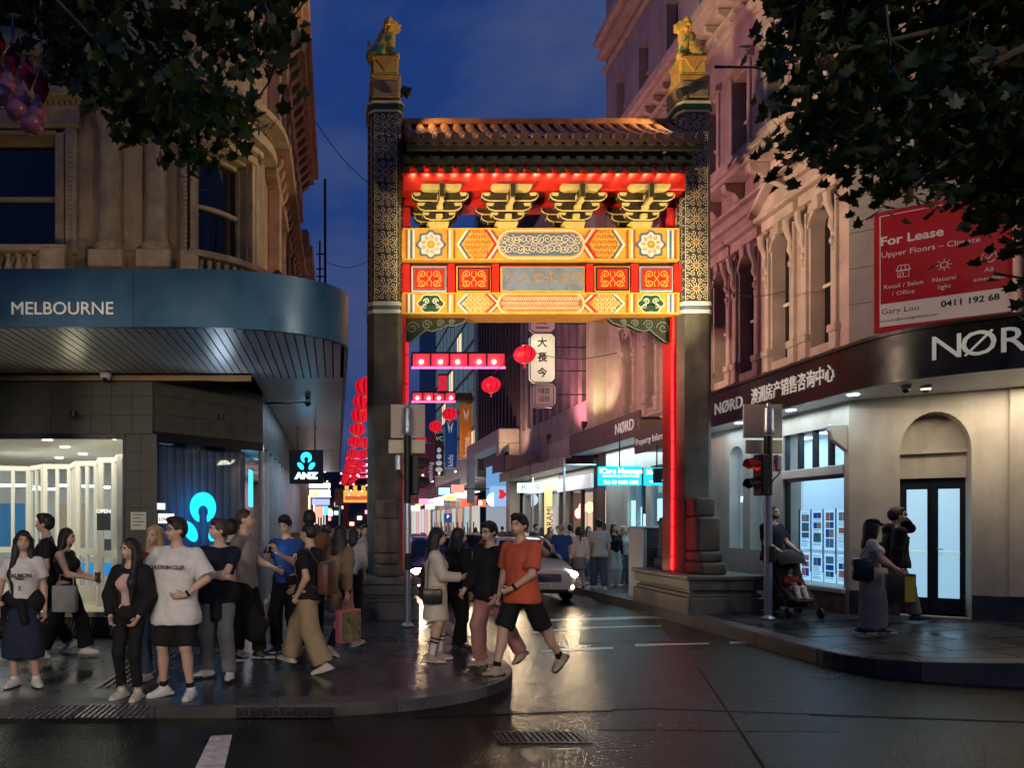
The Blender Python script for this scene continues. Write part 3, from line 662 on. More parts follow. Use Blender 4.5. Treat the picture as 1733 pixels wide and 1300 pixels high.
lmh = MB().lathe([(.02, .10), (.035, .09), (.04, 0), (.034, 0)], n=10).mesh('lamp_can', raft_m)
NL = 20
for i in range(NL):
    x = XA + .2 + (XB - XA - .4) * i / (NL - 1); zt_ = gz(291, 12.78)
    lo_ = link('lamp_can', lmh, gate, (x, 12.67, zt_ + .03))
    spot('eave_lamp', (x, 12.67, zt_ + .02), (x, 12.80, zt_ - .30), 3.2, (1, .72, .40), 120, .6, .03, gate)
area('rafter_light', (3.9, 12.72, gz(292, 12.78) + .02), (3.9, 12.92, gz(280, 12.78)), 14, (1, .5, .3), 5.0, .04, gate)
# roof
def rp(t, back=False, lift=0.):
    y = 13.3 - 1.22 * t; z = 9.60 - 1.0 * (1.18 * t - .18 * t * t) + .06 * t ** 3 + lift
    return (26.6 - y if back else y, z)
deck = MB()
for bk in (False, True):
    for i in range(6):
        a, b = rp(i / 6, bk), rp((i + 1) / 6, bk); deck.add([(XA + .02, a[0], a[1]), (XB - .02, a[0], a[1]), (XB - .02, b[0], b[1]), (XA + .02, b[0], b[1]), (XA + .02, a[0], a[1] - .07), (XB - .02, a[0], a[1] - .07), (XB - .02, b[0], b[1] - .07), (XA + .02, b[0], b[1] - .07)], [(0, 1, 2, 3), (7, 6, 5, 4), (0, 3, 7, 4), (1, 5, 6, 2), (2, 6, 7, 3)])
roof = deck.build('roof', M('pan tile', (.05, .022, .012), .5, var=.4, vs=5), gate)
def roll(bk):
    m = MB(); n = 9; seg = 4
    for s in range(seg):
        t0, t1 = s / seg, (s + 1) / seg + .03
        v = []; f = []
        for j, t in enumerate((t0, (t0 + t1) / 2, t1)):
            y, z = rp(min(t, 1.04), bk, .0); r = .078 + .005 * j
            for k in range(n + 1):
                a = PI * k / n; v.append((r * math.cos(a), y, z + r * math.sin(a) * 1.15))
        for j in range(2):
            for k in range(n): f.append((j * (n + 1) + k, j * (n + 1) + k + 1, (j + 1) * (n + 1) + k + 1, (j + 1) * (n + 1) + k))
        f.append(tuple(2 * (n + 1) + k for k in range(n + 1)))
        m.add(v, f)
    y, z = rp(1.04, bk); m.cm = 1; m.lathe([(.075, -.015), (.075, .015)], (0, y, z + .03), 12, 'y')
    return m.mesh('tile_roll', (tile_m, M('shaded eave tile', (.03, .018, .012), .4, var=.3)), smooth=True)  # eave ends out of the floodlights' reach: shade put into the tile colour
NT = 22
for bk in (False, True):
    me = roll(bk)
    for i in range(NT):
        x = XA + .12 + (XB - XA - .24) * i / (NT - 1); link('tile_roll', me, roof, (x, 0, 0))
me = MB().prism([(-.11, 0), (.11, 0), (.07, -.09), (0, -.12), (-.07, -.09)], -.015, .015, 'xz').mesh('drip_tile', M('shaded eave tile', (.03, .018, .012), .4, var=.3))  # drip tiles take the same colour with the eave shade in it
for i in range(NT - 1):
    x = XA + .12 + (XB - XA - .24) * (i + .5) / (NT - 1); y, z = rp(1.02); link('drip_tile', me, roof, (x, y, z - .01))
rg = MB(); rg.prism([(13.18, 9.56), (13.42, 9.56), (13.40, 9.66), (13.36, 9.71), (13.30, 9.73), (13.24, 9.71), (13.20, 9.66)], XA, XB, 'yz'); rg.build('roof_ridge', tile_m, roof, bevel=.01)
eb = MB(); eb.box(XA, XB, 12.14, 12.20, 8.50, 8.60); eb.build('eave_board', raft_m, roof)
# corner scroll boards, red jambs with neon tubes
for s, x0 in ((1, XA), (-1, XB)):
    prof = [(0, gz(533)), (1.28, gz(533)), (1.2, gz(541)), (1.02, gz(547)), (.9, gz(545)), (.78, gz(551)), (.6, gz(556)), (.48, gz(553)), (.36, gz(562)), (.2, gz(573)), (0, gz(579))]
    pl = [(x0 + s * a, z) for a, z in prof]
    m = MB(); m.prism(pl, 13.2, 13.32, 'xz'); bo = m.build('corner_scroll_board', p_dk, gate, bevel=.008)
    q = ribbon(pl[1:], .022)
    for a, pz, r_ in ((.22, 550, .13), (.5, 545, .10), (.76, 542, .075), (.98, 540, .06)): q += ribbon(spiral(x0 + s * a, gz(pz), r_, 1.6, 0 if s > 0 else PI, s, 18), .022)
    paint_sheet([('board_scrollwork', M('scroll board paint', (.10, .15, .12), .5), q)], bo, (0, 13.2, 0), (1, 0, 0), (0, 0, 1))
    xj = x0 - s * .0
    m = MB(); m.box(min(xj, xj + s * .09), max(xj, xj + s * .09), 13.1, 13.5, .88, gz(533) - .002); m.build('red_jamb', red_l, gate, bevel=.006)
    m = MB(); m.tube([(xj + s * .108, 13.06, .95), (xj + s * .108, 13.06, gz(578))], .020, 10); nb = m.build('neon_tube', EM('red neon' if s < 0 else 'dim red neon', (1, .01, .012), 8. if s < 0 else 1.6), gate)
    for z in np.arange(1.2, 5.2, .55):
        m = MB(); m.tube([(xj + s * .108, 13.06, z), (xj + s * .108, 13.06, z + .02)], .023, 10); m.build('tube_clip', black_metal, gate)
# ------------------------------------------------------------------ left corner building with the blue canopy
tanstone = M('tan rendered stone', (.36, .27, .17), .75, var=.28, vs=2.2, bump=.3, bs=22, streak=.5)
tanstone2 = M('tan stone trim', (.42, .32, .21), .7, var=.28, vs=4, bump=.3, bs=30, streak=.35)
redstone = M('reddish side stone', (.42, .24, .16), .75, var=.3, vs=3, bump=.3, bs=25, streak=.4)
tile_g = M('grey wall tile', (.070, .070, .058), .5, var=.25, vs=5, rvar=.1, spec=.3)
fascia_b = M('blue canopy metal', (.03, .11, .19), .34, .25, var=.12, vs=1.2, streak=.25, rvar=.08)
slat_m = M('soffit slat metal', (.62, .63, .65), .36, .2, var=.06, vs=3)
trim_y = M('ochre trim', (.38, .24, .10), .55, var=.2, vs=5)
interior = M('pale interior wall', (.75, .73, .66), .7)
bank = thing('corner_building', 'ornate tan stone corner building with blue canopy over a glass shopfront', 'building', (-4, 11, 0))
FY = 10.35; S1 = F / FY
fx = lambda px: (px - PX0) / S1
fz = lambda py: CZ + (PY0 - py) / S1
A = Vector((-2.78, FY, 0)); B = Vector((-1.29, 11.9, 0)); ud = (B - A).normalized(); LCH = (B - A).length; nd = Vector((ud.y, -ud.x, 0))
# tiles
tw, th = .31, .285
tme = MB().box(.0025, tw - .0025, -.008, 0, .0025, th - .0025).mesh('wall_tile', tile_g, bevel=.0012)
def tiles(x0, z0, nx, nz, ang=0., org=None):
    for i in range(nx):
        for j in range(nz):
            o = (org or Vector((0, 0, 0)))
            if org is None: link('wall_tile', tme, bank, (x0 + i * tw, FY - random.uniform(0, .003), z0 + j * th))
            else: p = org + ud * (i * LCH / nx); link('wall_tile', tme, bank, (p.x, p.y, z0 + j * th), (0, 0, ang), (LCH / nx / tw, 1, 1))
core = M('dark wall core', (.02, .02, .02), .8)
bx('bulkhead', core, bank, -12, -2.79, FY, FY + .25, 3.2, 4.5)
tiles(-2.79 - 9 * tw, 3.195, 9, 3)
bx('tile_pier_core', core, bank, fx(212), -2.79, FY, FY + .35, .12, 3.195)
for i in range(2):
    for j in range(11): link('wall_tile', tme, bank, (fx(212) + i * .24, FY, .12 + j * .2795), None, (.24 / tw, 1, .98))
m = MB(); m.T = frame_mat(A, ud, (0, 0, 1)); m.box(0, LCH, 3.2, 4.4, -.25, 0); m.build('chamfer_bulkhead', core, bank)
for i in range(6):
    for j in range(3): p = A + ud * (i * LCH / 6); link('wall_tile', tme, bank, (p.x, p.y, 3.24 + j * .28), (0, 0, math.atan2(ud.y, ud.x)), (LCH / 6 / tw, 1, .97))
# ochre trim under the soffit
bx('soffit_trim', trim_y, bank, -12, -1.29, FY - .10, FY + .0, 3.99, 4.07)
# front window
WX0, WX1 = -9.0, fx(212)
bx('window_head', black_metal, bank, WX0, WX1, FY - .03, FY + .08, 3.12, 3.2, .005)
bx('window_sill', M('pale sill', (.5, .42, .27), .5), bank, WX0, WX1, FY - .04, FY + .6, .42, .5, .005)
vent = bx('vent_grille', core, bank, WX0, WX1, FY - .0, FY + .5, .12, .42)
lv = MB().box(-.012, .012, -.02, 0, 0, .26).mesh('louvre', M('vent louvre', (.12, .09, .04), .5))
for i in range(42): link('louvre', lv, vent, (WX1 - .05 - i * .06, FY, .14), (0, R(20), 0))
wp = bx('window_pane', clear_glass, bank, WX0, WX1 - .03, FY + .02, FY + .03, .5, 3.12)
bx('window_frame', black_metal, bank, WX1 - .035, WX1, FY - .02, FY + .06, .5, 3.12)
# interior
room = MB()
room.box(-12, -2.9, 16.0, 16.1, .4, 3.4); room.box(-12, -12.1, FY + .4, 16, .4, 3.4); room.box(-2.95, -2.85, 11.3, 16, .4, 3.4)
ro = room.build('interior_wall', interior, bank)
bx('interior_ceiling', interior, bank, -12, -2.9, FY + .25, 16, 3.22, 3.3)
bx('interior_floor', M('pale shop floor', (.5, .42, .28), .4), bank, -12, -2.9, FY + .6, 16, .38, .42)
dl = MB().lathe([(.075, 0), (.075, .012)], n=14).mesh('downlight', EM('downlight', (1, .9, .7), 25.))
for px, py in ((80, 745), (192, 743), (110, 757), (140, 769), (10, 789), (36, 795), (100, 775)):
    Y = (3.21 - CZ) * F / (PY0 - py); link('downlight', dl, bank, ((px - PX0) / F * Y, min(Y, 15.5), 3.205))
tub = EM('linear lamp', (1, .95, .85), 14.)
for px, py, wd in ((20, 822, 70), (72, 828, 45), (110, 822, 24), (150, 823, 22), (175, 825, 22)):
    p = at(px, py, 13.6); bx('linear_lamp', tub, bank, p.x - wd / F * 6.8, p.x + wd / F * 6.8, 13.58, 13.62, p.z - .02, p.z + .02)
area('interior_light', (-5.2, 12.6, 3.15), (-5.2, 12.6, 0), 150, (1, .91, .74), 5, 3, bank)
area('interior_light', (-4.6, 10.9, 3.10), (-4.6, 11.2, 0), 24, (1, .91, .74), 3, .5, bank)
# folding partition of white framed panels inside the window
pw = M('cream door frame', (.78, .72, .58), .45)
part = [(-7.2, 13.6), (-6.6, 13.2), (-6.0, 13.35), (-5.5, 12.8), (-5.0, 12.85), (-4.65, 12.2), (-4.25, 12.15), (-4.0, 11.5), (-3.72, 11.5), (-3.5, 10.95), (-3.25, 10.9)]
for i in range(len(part) - 1):
    a, b = Vector((*part[i], 0)), Vector((*part[i + 1], 0)); u_ = (b - a).normalized(); l_ = (b - a).length
    m = MB(); m.T = frame_mat(a, u_, (0, 0, 1))
    for r_ in ((0, .07, .45, 2.95), (l_ - .07, l_, .45, 2.95), (.07, l_ - .07, 2.86, 2.95), (.07, l_ - .07, 1.27, 1.38), (.07, l_ - .07, .45, .72)): m.box(r_[0], r_[1], r_[2], r_[3], -.03, .03)
    if l_ > .4: m.box(l_ / 2 - .03, l_ / 2 + .03, .72, 1.27, -.025, .025); m.box(l_ / 2 - .03, l_ / 2 + .03, 1.38, 2.86, -.025, .025)
    fo = m.build('folding_door_panel', pw, bank)
    g = MB(); g.T = frame_mat(a, u_, (0, 0, 1)); g.box(.07, l_ - .07, .72, 2.86, -.004, .004); g.build('door_glass', clear_glass, fo)
# furniture of the shop
fd = M('desk white', (.5, .48, .44), .5); fdk = M('desk dark', (.05, .05, .06), .5)
for x, y in ((-4.9, 14.6), (-6.6, 15.0)):
    bx('service_desk', fd, bank, x - .6, x + .6, y - .25, y + .25, .42, 1.15, .02); bx('desk_screen', fdk, bank, x - .2, x + .2, y - .05, y - .02, 1.2, 1.5); bx('desk_panel', EM('desk blue', (.05, .45, .9), .8), bank, x - .5, x + .5, y - .262, y - .255, .75, 1.0)
for x, c in ((-7.6, (.1, .4, .8)), (-6.2, (.7, .5, .3)), (-4.2, (.2, .5, .6))): bx('wall_poster', M('wall poster %s' % x, c, .5), bank, x - .3, x + .3, 15.96, 15.99, 1.3, 2.3)
m = MB(); m.lathe([(.14, .42), (.17, .75), (.15, .75)], (-3.9, 13.2, 0), 14); pot = m.build('plant_pot', fdk, bank, smooth=True)
for k in range(14): a = k * 2.4; m = MB(); m.tube([(-3.9, 13.2, .75), (-3.9 + .1 * math.cos(a), 13.2 + .1 * math.sin(a), 1.1), (-3.9 + .28 * math.cos(a), 13.2 + .28 * math.sin(a), 1.25 + .1 * (k % 3))], [.01, .03, .004], 5); m.build('plant_leaf', M('pot plant leaf', (.03, .09, .02), .5), pot)
# notices on the glass
ntc = M('notice paper', (.6, .58, .52), .6); nd_ = M('dark notice', (.02, .05, .05), .5)
no1 = bx('wall_notice', ntc, bank, fx(222), fx(248), FY - .026, FY - .02, fz(897), fz(867))
for k in range(4): bx('notice_line', M('notice ink', (.05, .05, .05), .6), no1, fx(226), fx(244 - 4 * (k % 2)), FY - .029, FY - .026, fz(872 + k * 6), fz(870.5 + k * 6))
no2 = bx('window_notice', nd_, bank, fx(164), fx(187), FY - .0, FY + .006, fz(898), fz(868)); text('OPEN', (fx(175.5), FY - .004, fz(866)), .085, EM('notice white', (.9, .9, .8), 1.2), no2, bold=.002)
# chamfer window with curtain and blue illuminated emblem
def chm(name, mat, a0, a1, z0, z1, d0, d1, parent=bank, bevel=0.):
    m = MB(); m.T = frame_mat(A, ud, (0, 0, 1)); m.box(a0, a1, z0, z1, d0, d1); return m.build(name, mat, parent, bevel=bevel)
chm('window_head', black_metal, 0, LCH, 3.1, 3.24, -.06, .012, bevel=.004); chm('window_sill', black_metal, 0, LCH, .12, .42, -.1, .01)
chm('window_frame', galv, 0, .05, .42, 3.1, -.05, .02); chm('window_frame', galv, LCH - .06, LCH, .42, 3.1, -.05, .02)
chm('window_pane', clear_glass, .05, LCH - .06, .42, 3.1, -.02, -.012)
chm('window_back', M('window back panel', (.02, .03, .06), .6), 0, LCH, .42, 3.2, -.62, -.6)
cme = MB()
for i in range(13):
    a = .1 + i * (LCH - .25) / 12; m = MB(); m.T = frame_mat(A, ud, (0, 0, 1)); q = [(a + .085 * math.cos(t * PI / 6), -.42 + .05 * math.sin(t * PI / 6) * (1 if t < 7 else -1)) for t in range(7)]
    m.prism([(x, y) for x, y in q], .42, 3.1, 'xy') if False else None
    for k in range(6): (x0, d0), (x1, d1) = q[k], q[k + 1]; m.add([(x0, .42, d0), (x1, .42, d1), (x1, 3.1, d1), (x0, 3.1, d0)], [(0, 1, 2, 3)])
    m.build('curtain_fold', M('slate curtain', (.10, .12, .16), .6, var=.1), bank, smooth=True)
ANZB = EM('blue sign light', (.01, .42, 1.0), 3.2)
def disc_cut(cx, cy, r, notch): # round emblem with a keyhole notch at its foot
    pts = []; a0 = math.asin(notch / r)
    for i in range(41):
        a = -PI / 2 + a0 + (2 * PI - 2 * a0) * i / 40; pts.append((cx + r * math.cos(a), cy + r * math.sin(a)))
    h = r * .42; k = [(cx - notch * .9, cy - r * .55)] + [(cx + h * math.cos(t), cy - r * .28 + h * math.sin(t)) for t in [PI * 1.2 - (PI * 1.4) * i / 10 for i in range(11)]] + [(cx + notch * .9, cy - r * .55)]
    return pts + k
def leaf_shape(cx, cy, r, ang, n=14):
    pts = [(r * math.cos(PI * i / n - PI), .62 * r * math.sin(PI * i / n - PI)) for i in range(n + 1)] + [(r * math.cos(PI * i / n), .62 * r * math.sin(PI * i / n)) for i in range(1, n)]
    pts = [(x, y * (1.0 if y > 0 else .75)) for x, y in pts]
    return [(cx + x * math.cos(ang) - y * math.sin(ang), cy + x * math.sin(ang) + y * math.cos(ang)) for x, y in pts]
def emblem(org, u, v, r, mat, parent, th=.02):
    fm = frame_mat(org, u, v); out_ = []
    for nm, pl in (('emblem_disc', disc_cut(0, r * .95, r, r * .34)), ('emblem_leaf', leaf_shape(-r * 1.05, -r * .62, r * .78, R(-52))), ('emblem_leaf', leaf_shape(r * 1.05, -r * .62, r * .78, R(52)))):
        m = MB(); m.T = fm; m.prism([(x, y) for x, y in pl], 0, th, 'xy'); m.build(nm, mat, parent)
lg = thing('window_emblem', 'large glowing blue emblem of a disc and two leaves in the corner window', 'sign', tuple(A + ud * .95 + Vector((0, 0, 1.9))))
ec = A + ud * .98 - nd * .12
emblem((ec.x, ec.y, 1.86), ud, (0, 0, 1), .25, ANZB, lg)
text('200', tuple(Vector((ec.x, ec.y, 1.72)) + ud * .17 + nd * .04), .09, EM('sign dim blue', (.1, .5, 1), .8), lg, basis=(ud, (0, 0, 1)), bold=.003)
pl_ = A + ud * .05 + nd * .01
cn = chm('glass_notice', M('notice white', (.62, .66, .7), .5), .08, .36, 1.84, 1.99, .002, .006); text('LOVE US', tuple(A + ud * .22 + nd * .012 + Vector((0, 0, 1.9))), .07, black_metal, cn, basis=(ud, (0, 0, 1)))
chm('glass_notice', M('notice white', (.62, .66, .7), .5), .06, .2, 2.05, 2.15, .002, .006)
# side facade along the street
bx('side_bulkhead', tile_g, bank, -1.35, -1.29, 11.9, 30, 3.2, 4.3)
for j in range(14):
    y = 11.9 + .03 + j * .9; bx('side_mullion', galv, bank, -1.37, -1.27, y - .03, y + .03, .35, 3.2)
    if j < 13: bx('side_pane', clear_glass, bank, -1.34, -1.33, y + .03, y + .87, .42, 3.2)
bx('side_sill', M('pale sill', (.5, .42, .27), .5), bank, -1.42, -1.25, 11.9, 30, .12, .42)
bx('side_back', M('shop back wall', (.5, .42, .42), .7), bank, -2.9, -2.85, 12.3, 30, .12, 3.3); bx('side_ceiling', interior, bank, -2.9, -1.36, 12.3, 30, 3.25, 3.3)
bx('side_wall_far', redstone, bank, -2.9, -1.29, 23.63, 30, .42, 3.2)
for y, c, s in ((13.2, (.05, .6, 1), 3), (15.0, (.05, .6, 1), 3), (17, (1, .5, .5), 2), (19.2, (1, .85, .8), 2.5), (21.5, (1, .3, .35), 2)):
    bx('lit_poster', EM('poster %s' % y, c, s), bank, -1.9, -1.88, y - .3, y + .3, 2.2, 3.0)
area('side_light', (-2.0, 17.5, 3.2), (-2.0, 17.5, 0), 90, (1, .8, .78), .8, 10, bank)
# canopy
can = thing('shop_canopy', 'deep curved blue metal canopy with slatted underside over the corner shopfront', 'canopy', (-3, 9, 4.1))
CZ0, CZ1 = 4.10, 4.757
def cpath():
    p = [(-12, 7.8), (-2.33, 7.8)]; q = [(-2.325, 7.8), (-1.75, 7.8)] + [(-1.75 + 1.9 * math.sin(PI / 2 * i / 16), 8.8 - 1.0 * math.cos(PI / 2 * i / 16)) for i in range(1, 17)] + [(.15, 9.6)]
    return [p, q, [(.15, 9.605), (.15, 13.5)], [(.15, 13.505), (.15, 18)], [(.15, 18.005), (.15, 24)], [(.15, 24.005), (.15, 30)]]
for p in cpath():
    ip = inset_path(p, .05); v = []; f = []
    for a, b in zip(p, ip): v += [(a[0], a[1], CZ0 - .01), (a[0], a[1], CZ1), (b[0], b[1], CZ1), (b[0], b[1], CZ0 - .01)]
    for s in range(len(p) - 1):
        for c in range(4): f.append((s * 4 + c, s * 4 + (c + 1) % 4, s * 4 + 4 + (c + 1) % 4, s * 4 + 4 + c))
    f += [(0, 1, 2, 3), tuple(4 * (len(p) - 1) + c for c in (3, 2, 1, 0))]
    MB().add(v, f).build('fascia_panel', fascia_b, can, smooth=True, angle=30)
def yfront(x): return 7.86 if x < -1.75 else 8.8 - .94 * math.sqrt(max(0, 1 - ((x + 1.75) / 1.87) ** 2))
x = -6.2
while x < .02:
    y0 = max(yfront(x), yfront(x + .1)) if x > -1.85 else 7.86
    m = MB(); m.box(x, x + .097, y0, 10.25 if x < -1.3 else 10.55, CZ0 - .006 - random.uniform(0, .003), CZ0 + .02); m.build('soffit_slat', slat_m, can); x += .114
y = 10.56; k = 0
while y < 21:
    m = MB(); m.box(-1.28, .09, y, y + .172, CZ0 - .008, CZ0 + .02); m.build('soffit_slat', slat_m, can); y += .18
bx('soffit_board', slat_m, can, -1.28, .09, 21, 30, CZ0 - .008, CZ0 + .02)
bx('canopy_deck', core, can, -12, -1.75, 7.86, FY, 4.3, 4.6); bx('canopy_deck', core, can, -1.28, .09, 8.9, 30, 4.3, 4.6); bx('canopy_deck', core, can, -1.75, -1.28, 7.95, 10.6, 4.3, 4.6)
letter = M('silver lettering', (.75, .72, .66), .35, .2, emit=.12, ecol=(1, .9, .75))
text('MELBOURNE', ((106 - PX0) / F * 7.79, 7.78, CZ + (PY0 - 524) / F * 7.8), .205, letter, can, extrude=.012, bold=0., sx=1.0)
# camera dome and arm lamp under the canopy
cd = thing('security_camera', 'white dome security camera under the blue canopy', 'camera', (at(179, 636, 10.2).x, 10.15, 4.05))
mm = MB(); p = at(179, 637, 10.15); mm.lathe([(.06, .05), (.085, .04), (.085, -.01), (.07, -.05), (.03, -.075)], (p.x, p.y, 4.04), 14); mm.build('camera_housing', white_paint, cd, smooth=True); mm = MB(); mm.ball((p.x, p.y - .03, 3.99), .045); mm.build('camera_lens', black_metal, cd, smooth=True)
al = thing('arm_lamp', 'small dark lamp on a horizontal arm under the canopy side', 'lamp', tuple(at(520, 680, 12.2)))
p0, p1 = at(470, 683, 12.2), at(521, 680, 12.2); mm = MB(); mm.tube([(-1.29, 12.2, p0.z), p1], .018, 8); mm.build('lamp_arm', black_metal, al); mm = MB(); mm.ball(tuple(p1), (.065, .065, .09)); mm.build('lamp_head', black_metal, al, smooth=True)
for x, y, e_, c, sz in ((-3.9, 10.22, 3.5, (1, .9, .6), .0), (-1.75, 10.45, 9, (.62, .8, 1), .0)):
    wl = thing('added_uplight', 'small added uplight on the tiled wall washing the canopy underside, %s one' % ('left' if x < -3 else 'right'), 'lamp', (x, y, 3.5), 'added uplights under the blue canopy'); m = MB(); m.lathe([(.05, -.08), (.06, .0)], (x, y - .1, 3.5), 12); m.build('lamp_cup', black_metal, wl); spot('lamp', (x, y - .1, 3.55), (x + .6, 8.6, 4.1), e_, c, 150, .8, .15, wl)  # uplights added to brighten the canopy underside
# hanging illuminated sign
hg = thing('hanging_sign', 'square black hanging sign with blue emblem under the canopy', 'sign', tuple(at(518, 790, 16)))
p = at(518.5, 790.5, 16); hw_ = 28.5 / F * 16; m = MB(); m.cbox(tuple(p), (2 * hw_, .14, 2 * hw_)); m.build('sign_box', M('sign black', (.006, .008, .014), .65, spec=.2), hg, bevel=.01)
emblem((p.x, p.y - .076, p.z + .09), (1, 0, 0), (0, 0, 1), .128, EM('sign cyan', (.02, .5, 1.0), 3.5), hg, .005)
text('ANZ', (p.x, p.y - .08, p.z - .22), .19, EM('sign pale', (.6, .95, 1.0), 3.), hg, bold=.014, sx=1.25)
m = MB(); m.tube([(p.x - .2, p.y, p.z + hw_), (p.x - .2, p.y, 4.1)], .02); m.tube([(p.x + .2, p.y, p.z + hw_), (p.x + .2, p.y, 4.1)], .02); m.build('sign_hanger', black_metal, hg)
# upper storeys
Uw = wall_panel('front_wall', rect(-12, -2.75, 4.5, 13.5), [rect(-5.75, fx(95), fz(428), fz(230)), rect(-5.75, fx(95), 9.6, 12)], (0, FY, 0), (1, 0, 0), (0, 0, 1), .4, tanstone, bank)
def sash(x0, x1, z0, z1, y):
    wn = bx('window', dark_glass, bank, x0, x1, y + .2, y + .22, z0, z1)
    for a in ((x0, x0 + .05, z0, z1), (x1 - .05, x1, z0, z1), (x0 + .05, x1 - .05, z0, z0 + .06), (x0 + .05, x1 - .05, z1 - .06, z1), (x0 + .05, x1 - .05, (z0 + z1) / 2 - .03, (z0 + z1) / 2 + .03)): bx('sash_bar', tanstone2, wn, a[0], a[1], y + .14, y + .2, a[2], a[3])
    return wn
sash(-5.75, fx(95), fz(428), fz(230), FY); sash(-5.75, fx(95), 9.6, 12, FY)
# window surround
for a in ((fx(95), fx(110), fz(430), fz(222)), (-6.0, fx(112), fz(228), fz(222))): bx('window_architrave', tanstone2, bank, a[0], a[1], FY - .05, FY, a[2], a[3], .01)
bx('window_pilaster', tanstone2, bank, fx(113), fx(132), FY - .07, FY, fz(432), fz(218), .008)
bead = MB().ball((0, 0, 0), (.03, .02, .035), 8, 6).mesh('bead', tanstone2, True)
for i in range(22): link('bead', bead, bank, (fx(122), FY - .07, fz(425 - i * 8)))
for i in range(16): link('bead', bead, bank, (fx(316), FY - .10, fz(420 - i * 8)))
bx('pediment_cornice', tanstone2, bank, -6.0, fx(146), FY - .28, FY, fz(178), fz(162), .02); bx('pediment_frieze', tanstone2, bank, -6.0, fx(138), FY - .10, FY, fz(218), fz(178), .01)
dent = MB().box(-.025, .025, -.06, 0, 0, .07).mesh('dentil', tanstone2)
for i in range(22): link('dentil', dent, bank, (fx(140) - i * .085, FY - .10, fz(185)))
pa = [(fx(146) - 1.0 + 1.0 * math.cos(t), fz(162) + .75 * math.sin(t)) for t in [PI * i / 18 for i in range(19)]]
m = MB()
for i in range(18):
    a, b = pa[i], pa[i + 1]; c = fx(146) - 1.0; a2 = (c + (a[0] - c) * .84, fz(162) + (a[1] - fz(162)) * .8); b2 = (c + (b[0] - c) * .84, fz(162) + (b[1] - fz(162)) * .8)
    m.prism([a, b, b2, a2], FY - .28, FY + .0, 'xz')
m.build('arched_pediment', tanstone2, bank)
m = MB(); m.prism([(fx(146) - 1.0 + .82 * (p[0] - fx(146) + 1.0), fz(162) + .78 * (p[1] - fz(162))) for p in pa], FY - .06, FY + .0, 'xz'); m.build('pediment_tympanum', tanstone, bank)
def column(cx, cy, r, z0, z1):
    m = MB(); m.box(cx - r * 1.45, cx + r * 1.45, cy - r * 1.45, cy + r * 1.2, z0 - .28, z0 - .02); m.build('column_pedestal', tanstone2, bank, bevel=.015)
    m = MB(); m.lathe([(r * 1.35, z0 - .02), (r * 1.35, z0 + .04), (r * 1.2, z0 + .05), (r * 1.28, z0 + .09), (r * 1.25, z0 + .12), (r * 1.08, z0 + .15), (r, z0 + .2), (r * .9, z1 - .2), (r * 1.0, z1 - .18), (r * 1.2, z1 - .08), (r * 1.3, z1)], (cx, cy, 0), 20); m.build('column', tanstone2, bank, smooth=True)
for px in (187, 266): column(fx(px), FY - .02, .175, fz(430), fz(196))
bx('wall_recess_panel', tanstone, bank, fx(210), fx(243), FY - .03, FY, fz(425), fz(200), .006)
bx('entablature', tanstone2, bank, fx(150), -2.75, FY - .22, FY, fz(196), fz(178), .015); bx('entablature_cornice', tanstone2, bank, fx(150), -2.75, FY - .4, FY, fz(158), fz(148), .02)
bx('entablature_frieze', tanstone, bank, fx(150), -2.75, FY - .14, FY, fz(178), fz(158))
# balustrade
balp = [(.03, 0), (.05, .02), (.03, .06), (.062, .16), (.055, .22), (.028, .32), (.045, .36), (.045, .40)]
bme = MB().lathe(balp, n=10).mesh('baluster', tanstone2, True)
bx('balustrade_rail', tanstone2, bank, -8, fx(130), FY - .42, FY - .16, fz(441), fz(431), .015); bx('balustrade_base', tanstone2, bank, -8, fx(130), FY - .42, FY - .16, fz(441) - .62, fz(441) - .42, .01)
for i in range(12): link('baluster', bme, bank, (fx(82) - i * .155, FY - .29, fz(441) - .42))
bx('balustrade_pier', tanstone2, bank, fx(88), fx(130), FY - .45, FY - .13, 5.0, fz(438), .015)
# round corner
CC = (-2.75, 11.85); RC = 1.5
def carc(name, mat, r0, r1, a0, a1, z0, z1, n=14): m = MB(); m.arc(CC, r0, r1, R(a0), R(a1), z0, z1, n); return m.build(name, mat, bank, smooth=True, angle=35)
wz0, wz1 = 5.95, 7.62
carc('corner_wall', tanstone, 1.1, RC, -90, 0, 4.5, wz0); carc('corner_wall', tanstone, 1.1, RC, -90, 0, wz1, 13.5); carc('corner_wall', tanstone, 1.1, RC, -90, -66, wz0, wz1, 6); carc('corner_wall', tanstone, 1.1, RC, -31, 0, wz0, wz1, 6)
cw = carc('window', dark_glass, 1.28, 1.30, -66, -31, wz0, wz1, 8)
for a0, a1, z0, z1 in ((-66, -31, (wz0 + wz1) / 2 - .03, (wz0 + wz1) / 2 + .03), (-66, -31, wz1 - .06, wz1), (-66, -31, wz0, wz0 + .05), (-66, -64, wz0, wz1), (-33, -31, wz0, wz1)):
    m = MB(); m.arc(CC, 1.30, 1.36, R(a0), R(a1), z0, z1, 8); m.build('sash_bar', tanstone2, cw)
for a in (-69, -28, -24, -74): carc('corner_pilaster', tanstone2, RC, RC + .09, a - 1.6, a + 1.6, wz0 - .1, wz1 + .1, 3)
carc('corner_hood', tanstone2, RC, RC + .12, -70, -26, wz1 + .05, wz1 + .17); carc('corner_hood', tanstone2, RC, RC + .22, -71, -25, wz1 + .17, wz1 + .26)
carc('corner_entablature', tanstone2, RC, RC + .22, -90, 0, fz(196), fz(178)); carc('corner_cornice', tanstone2, RC, RC + .42, -90, 0, fz(160), fz(148)); carc('corner_frieze', tanstone, RC, RC + .12, -90, 0, fz(178), fz(160))
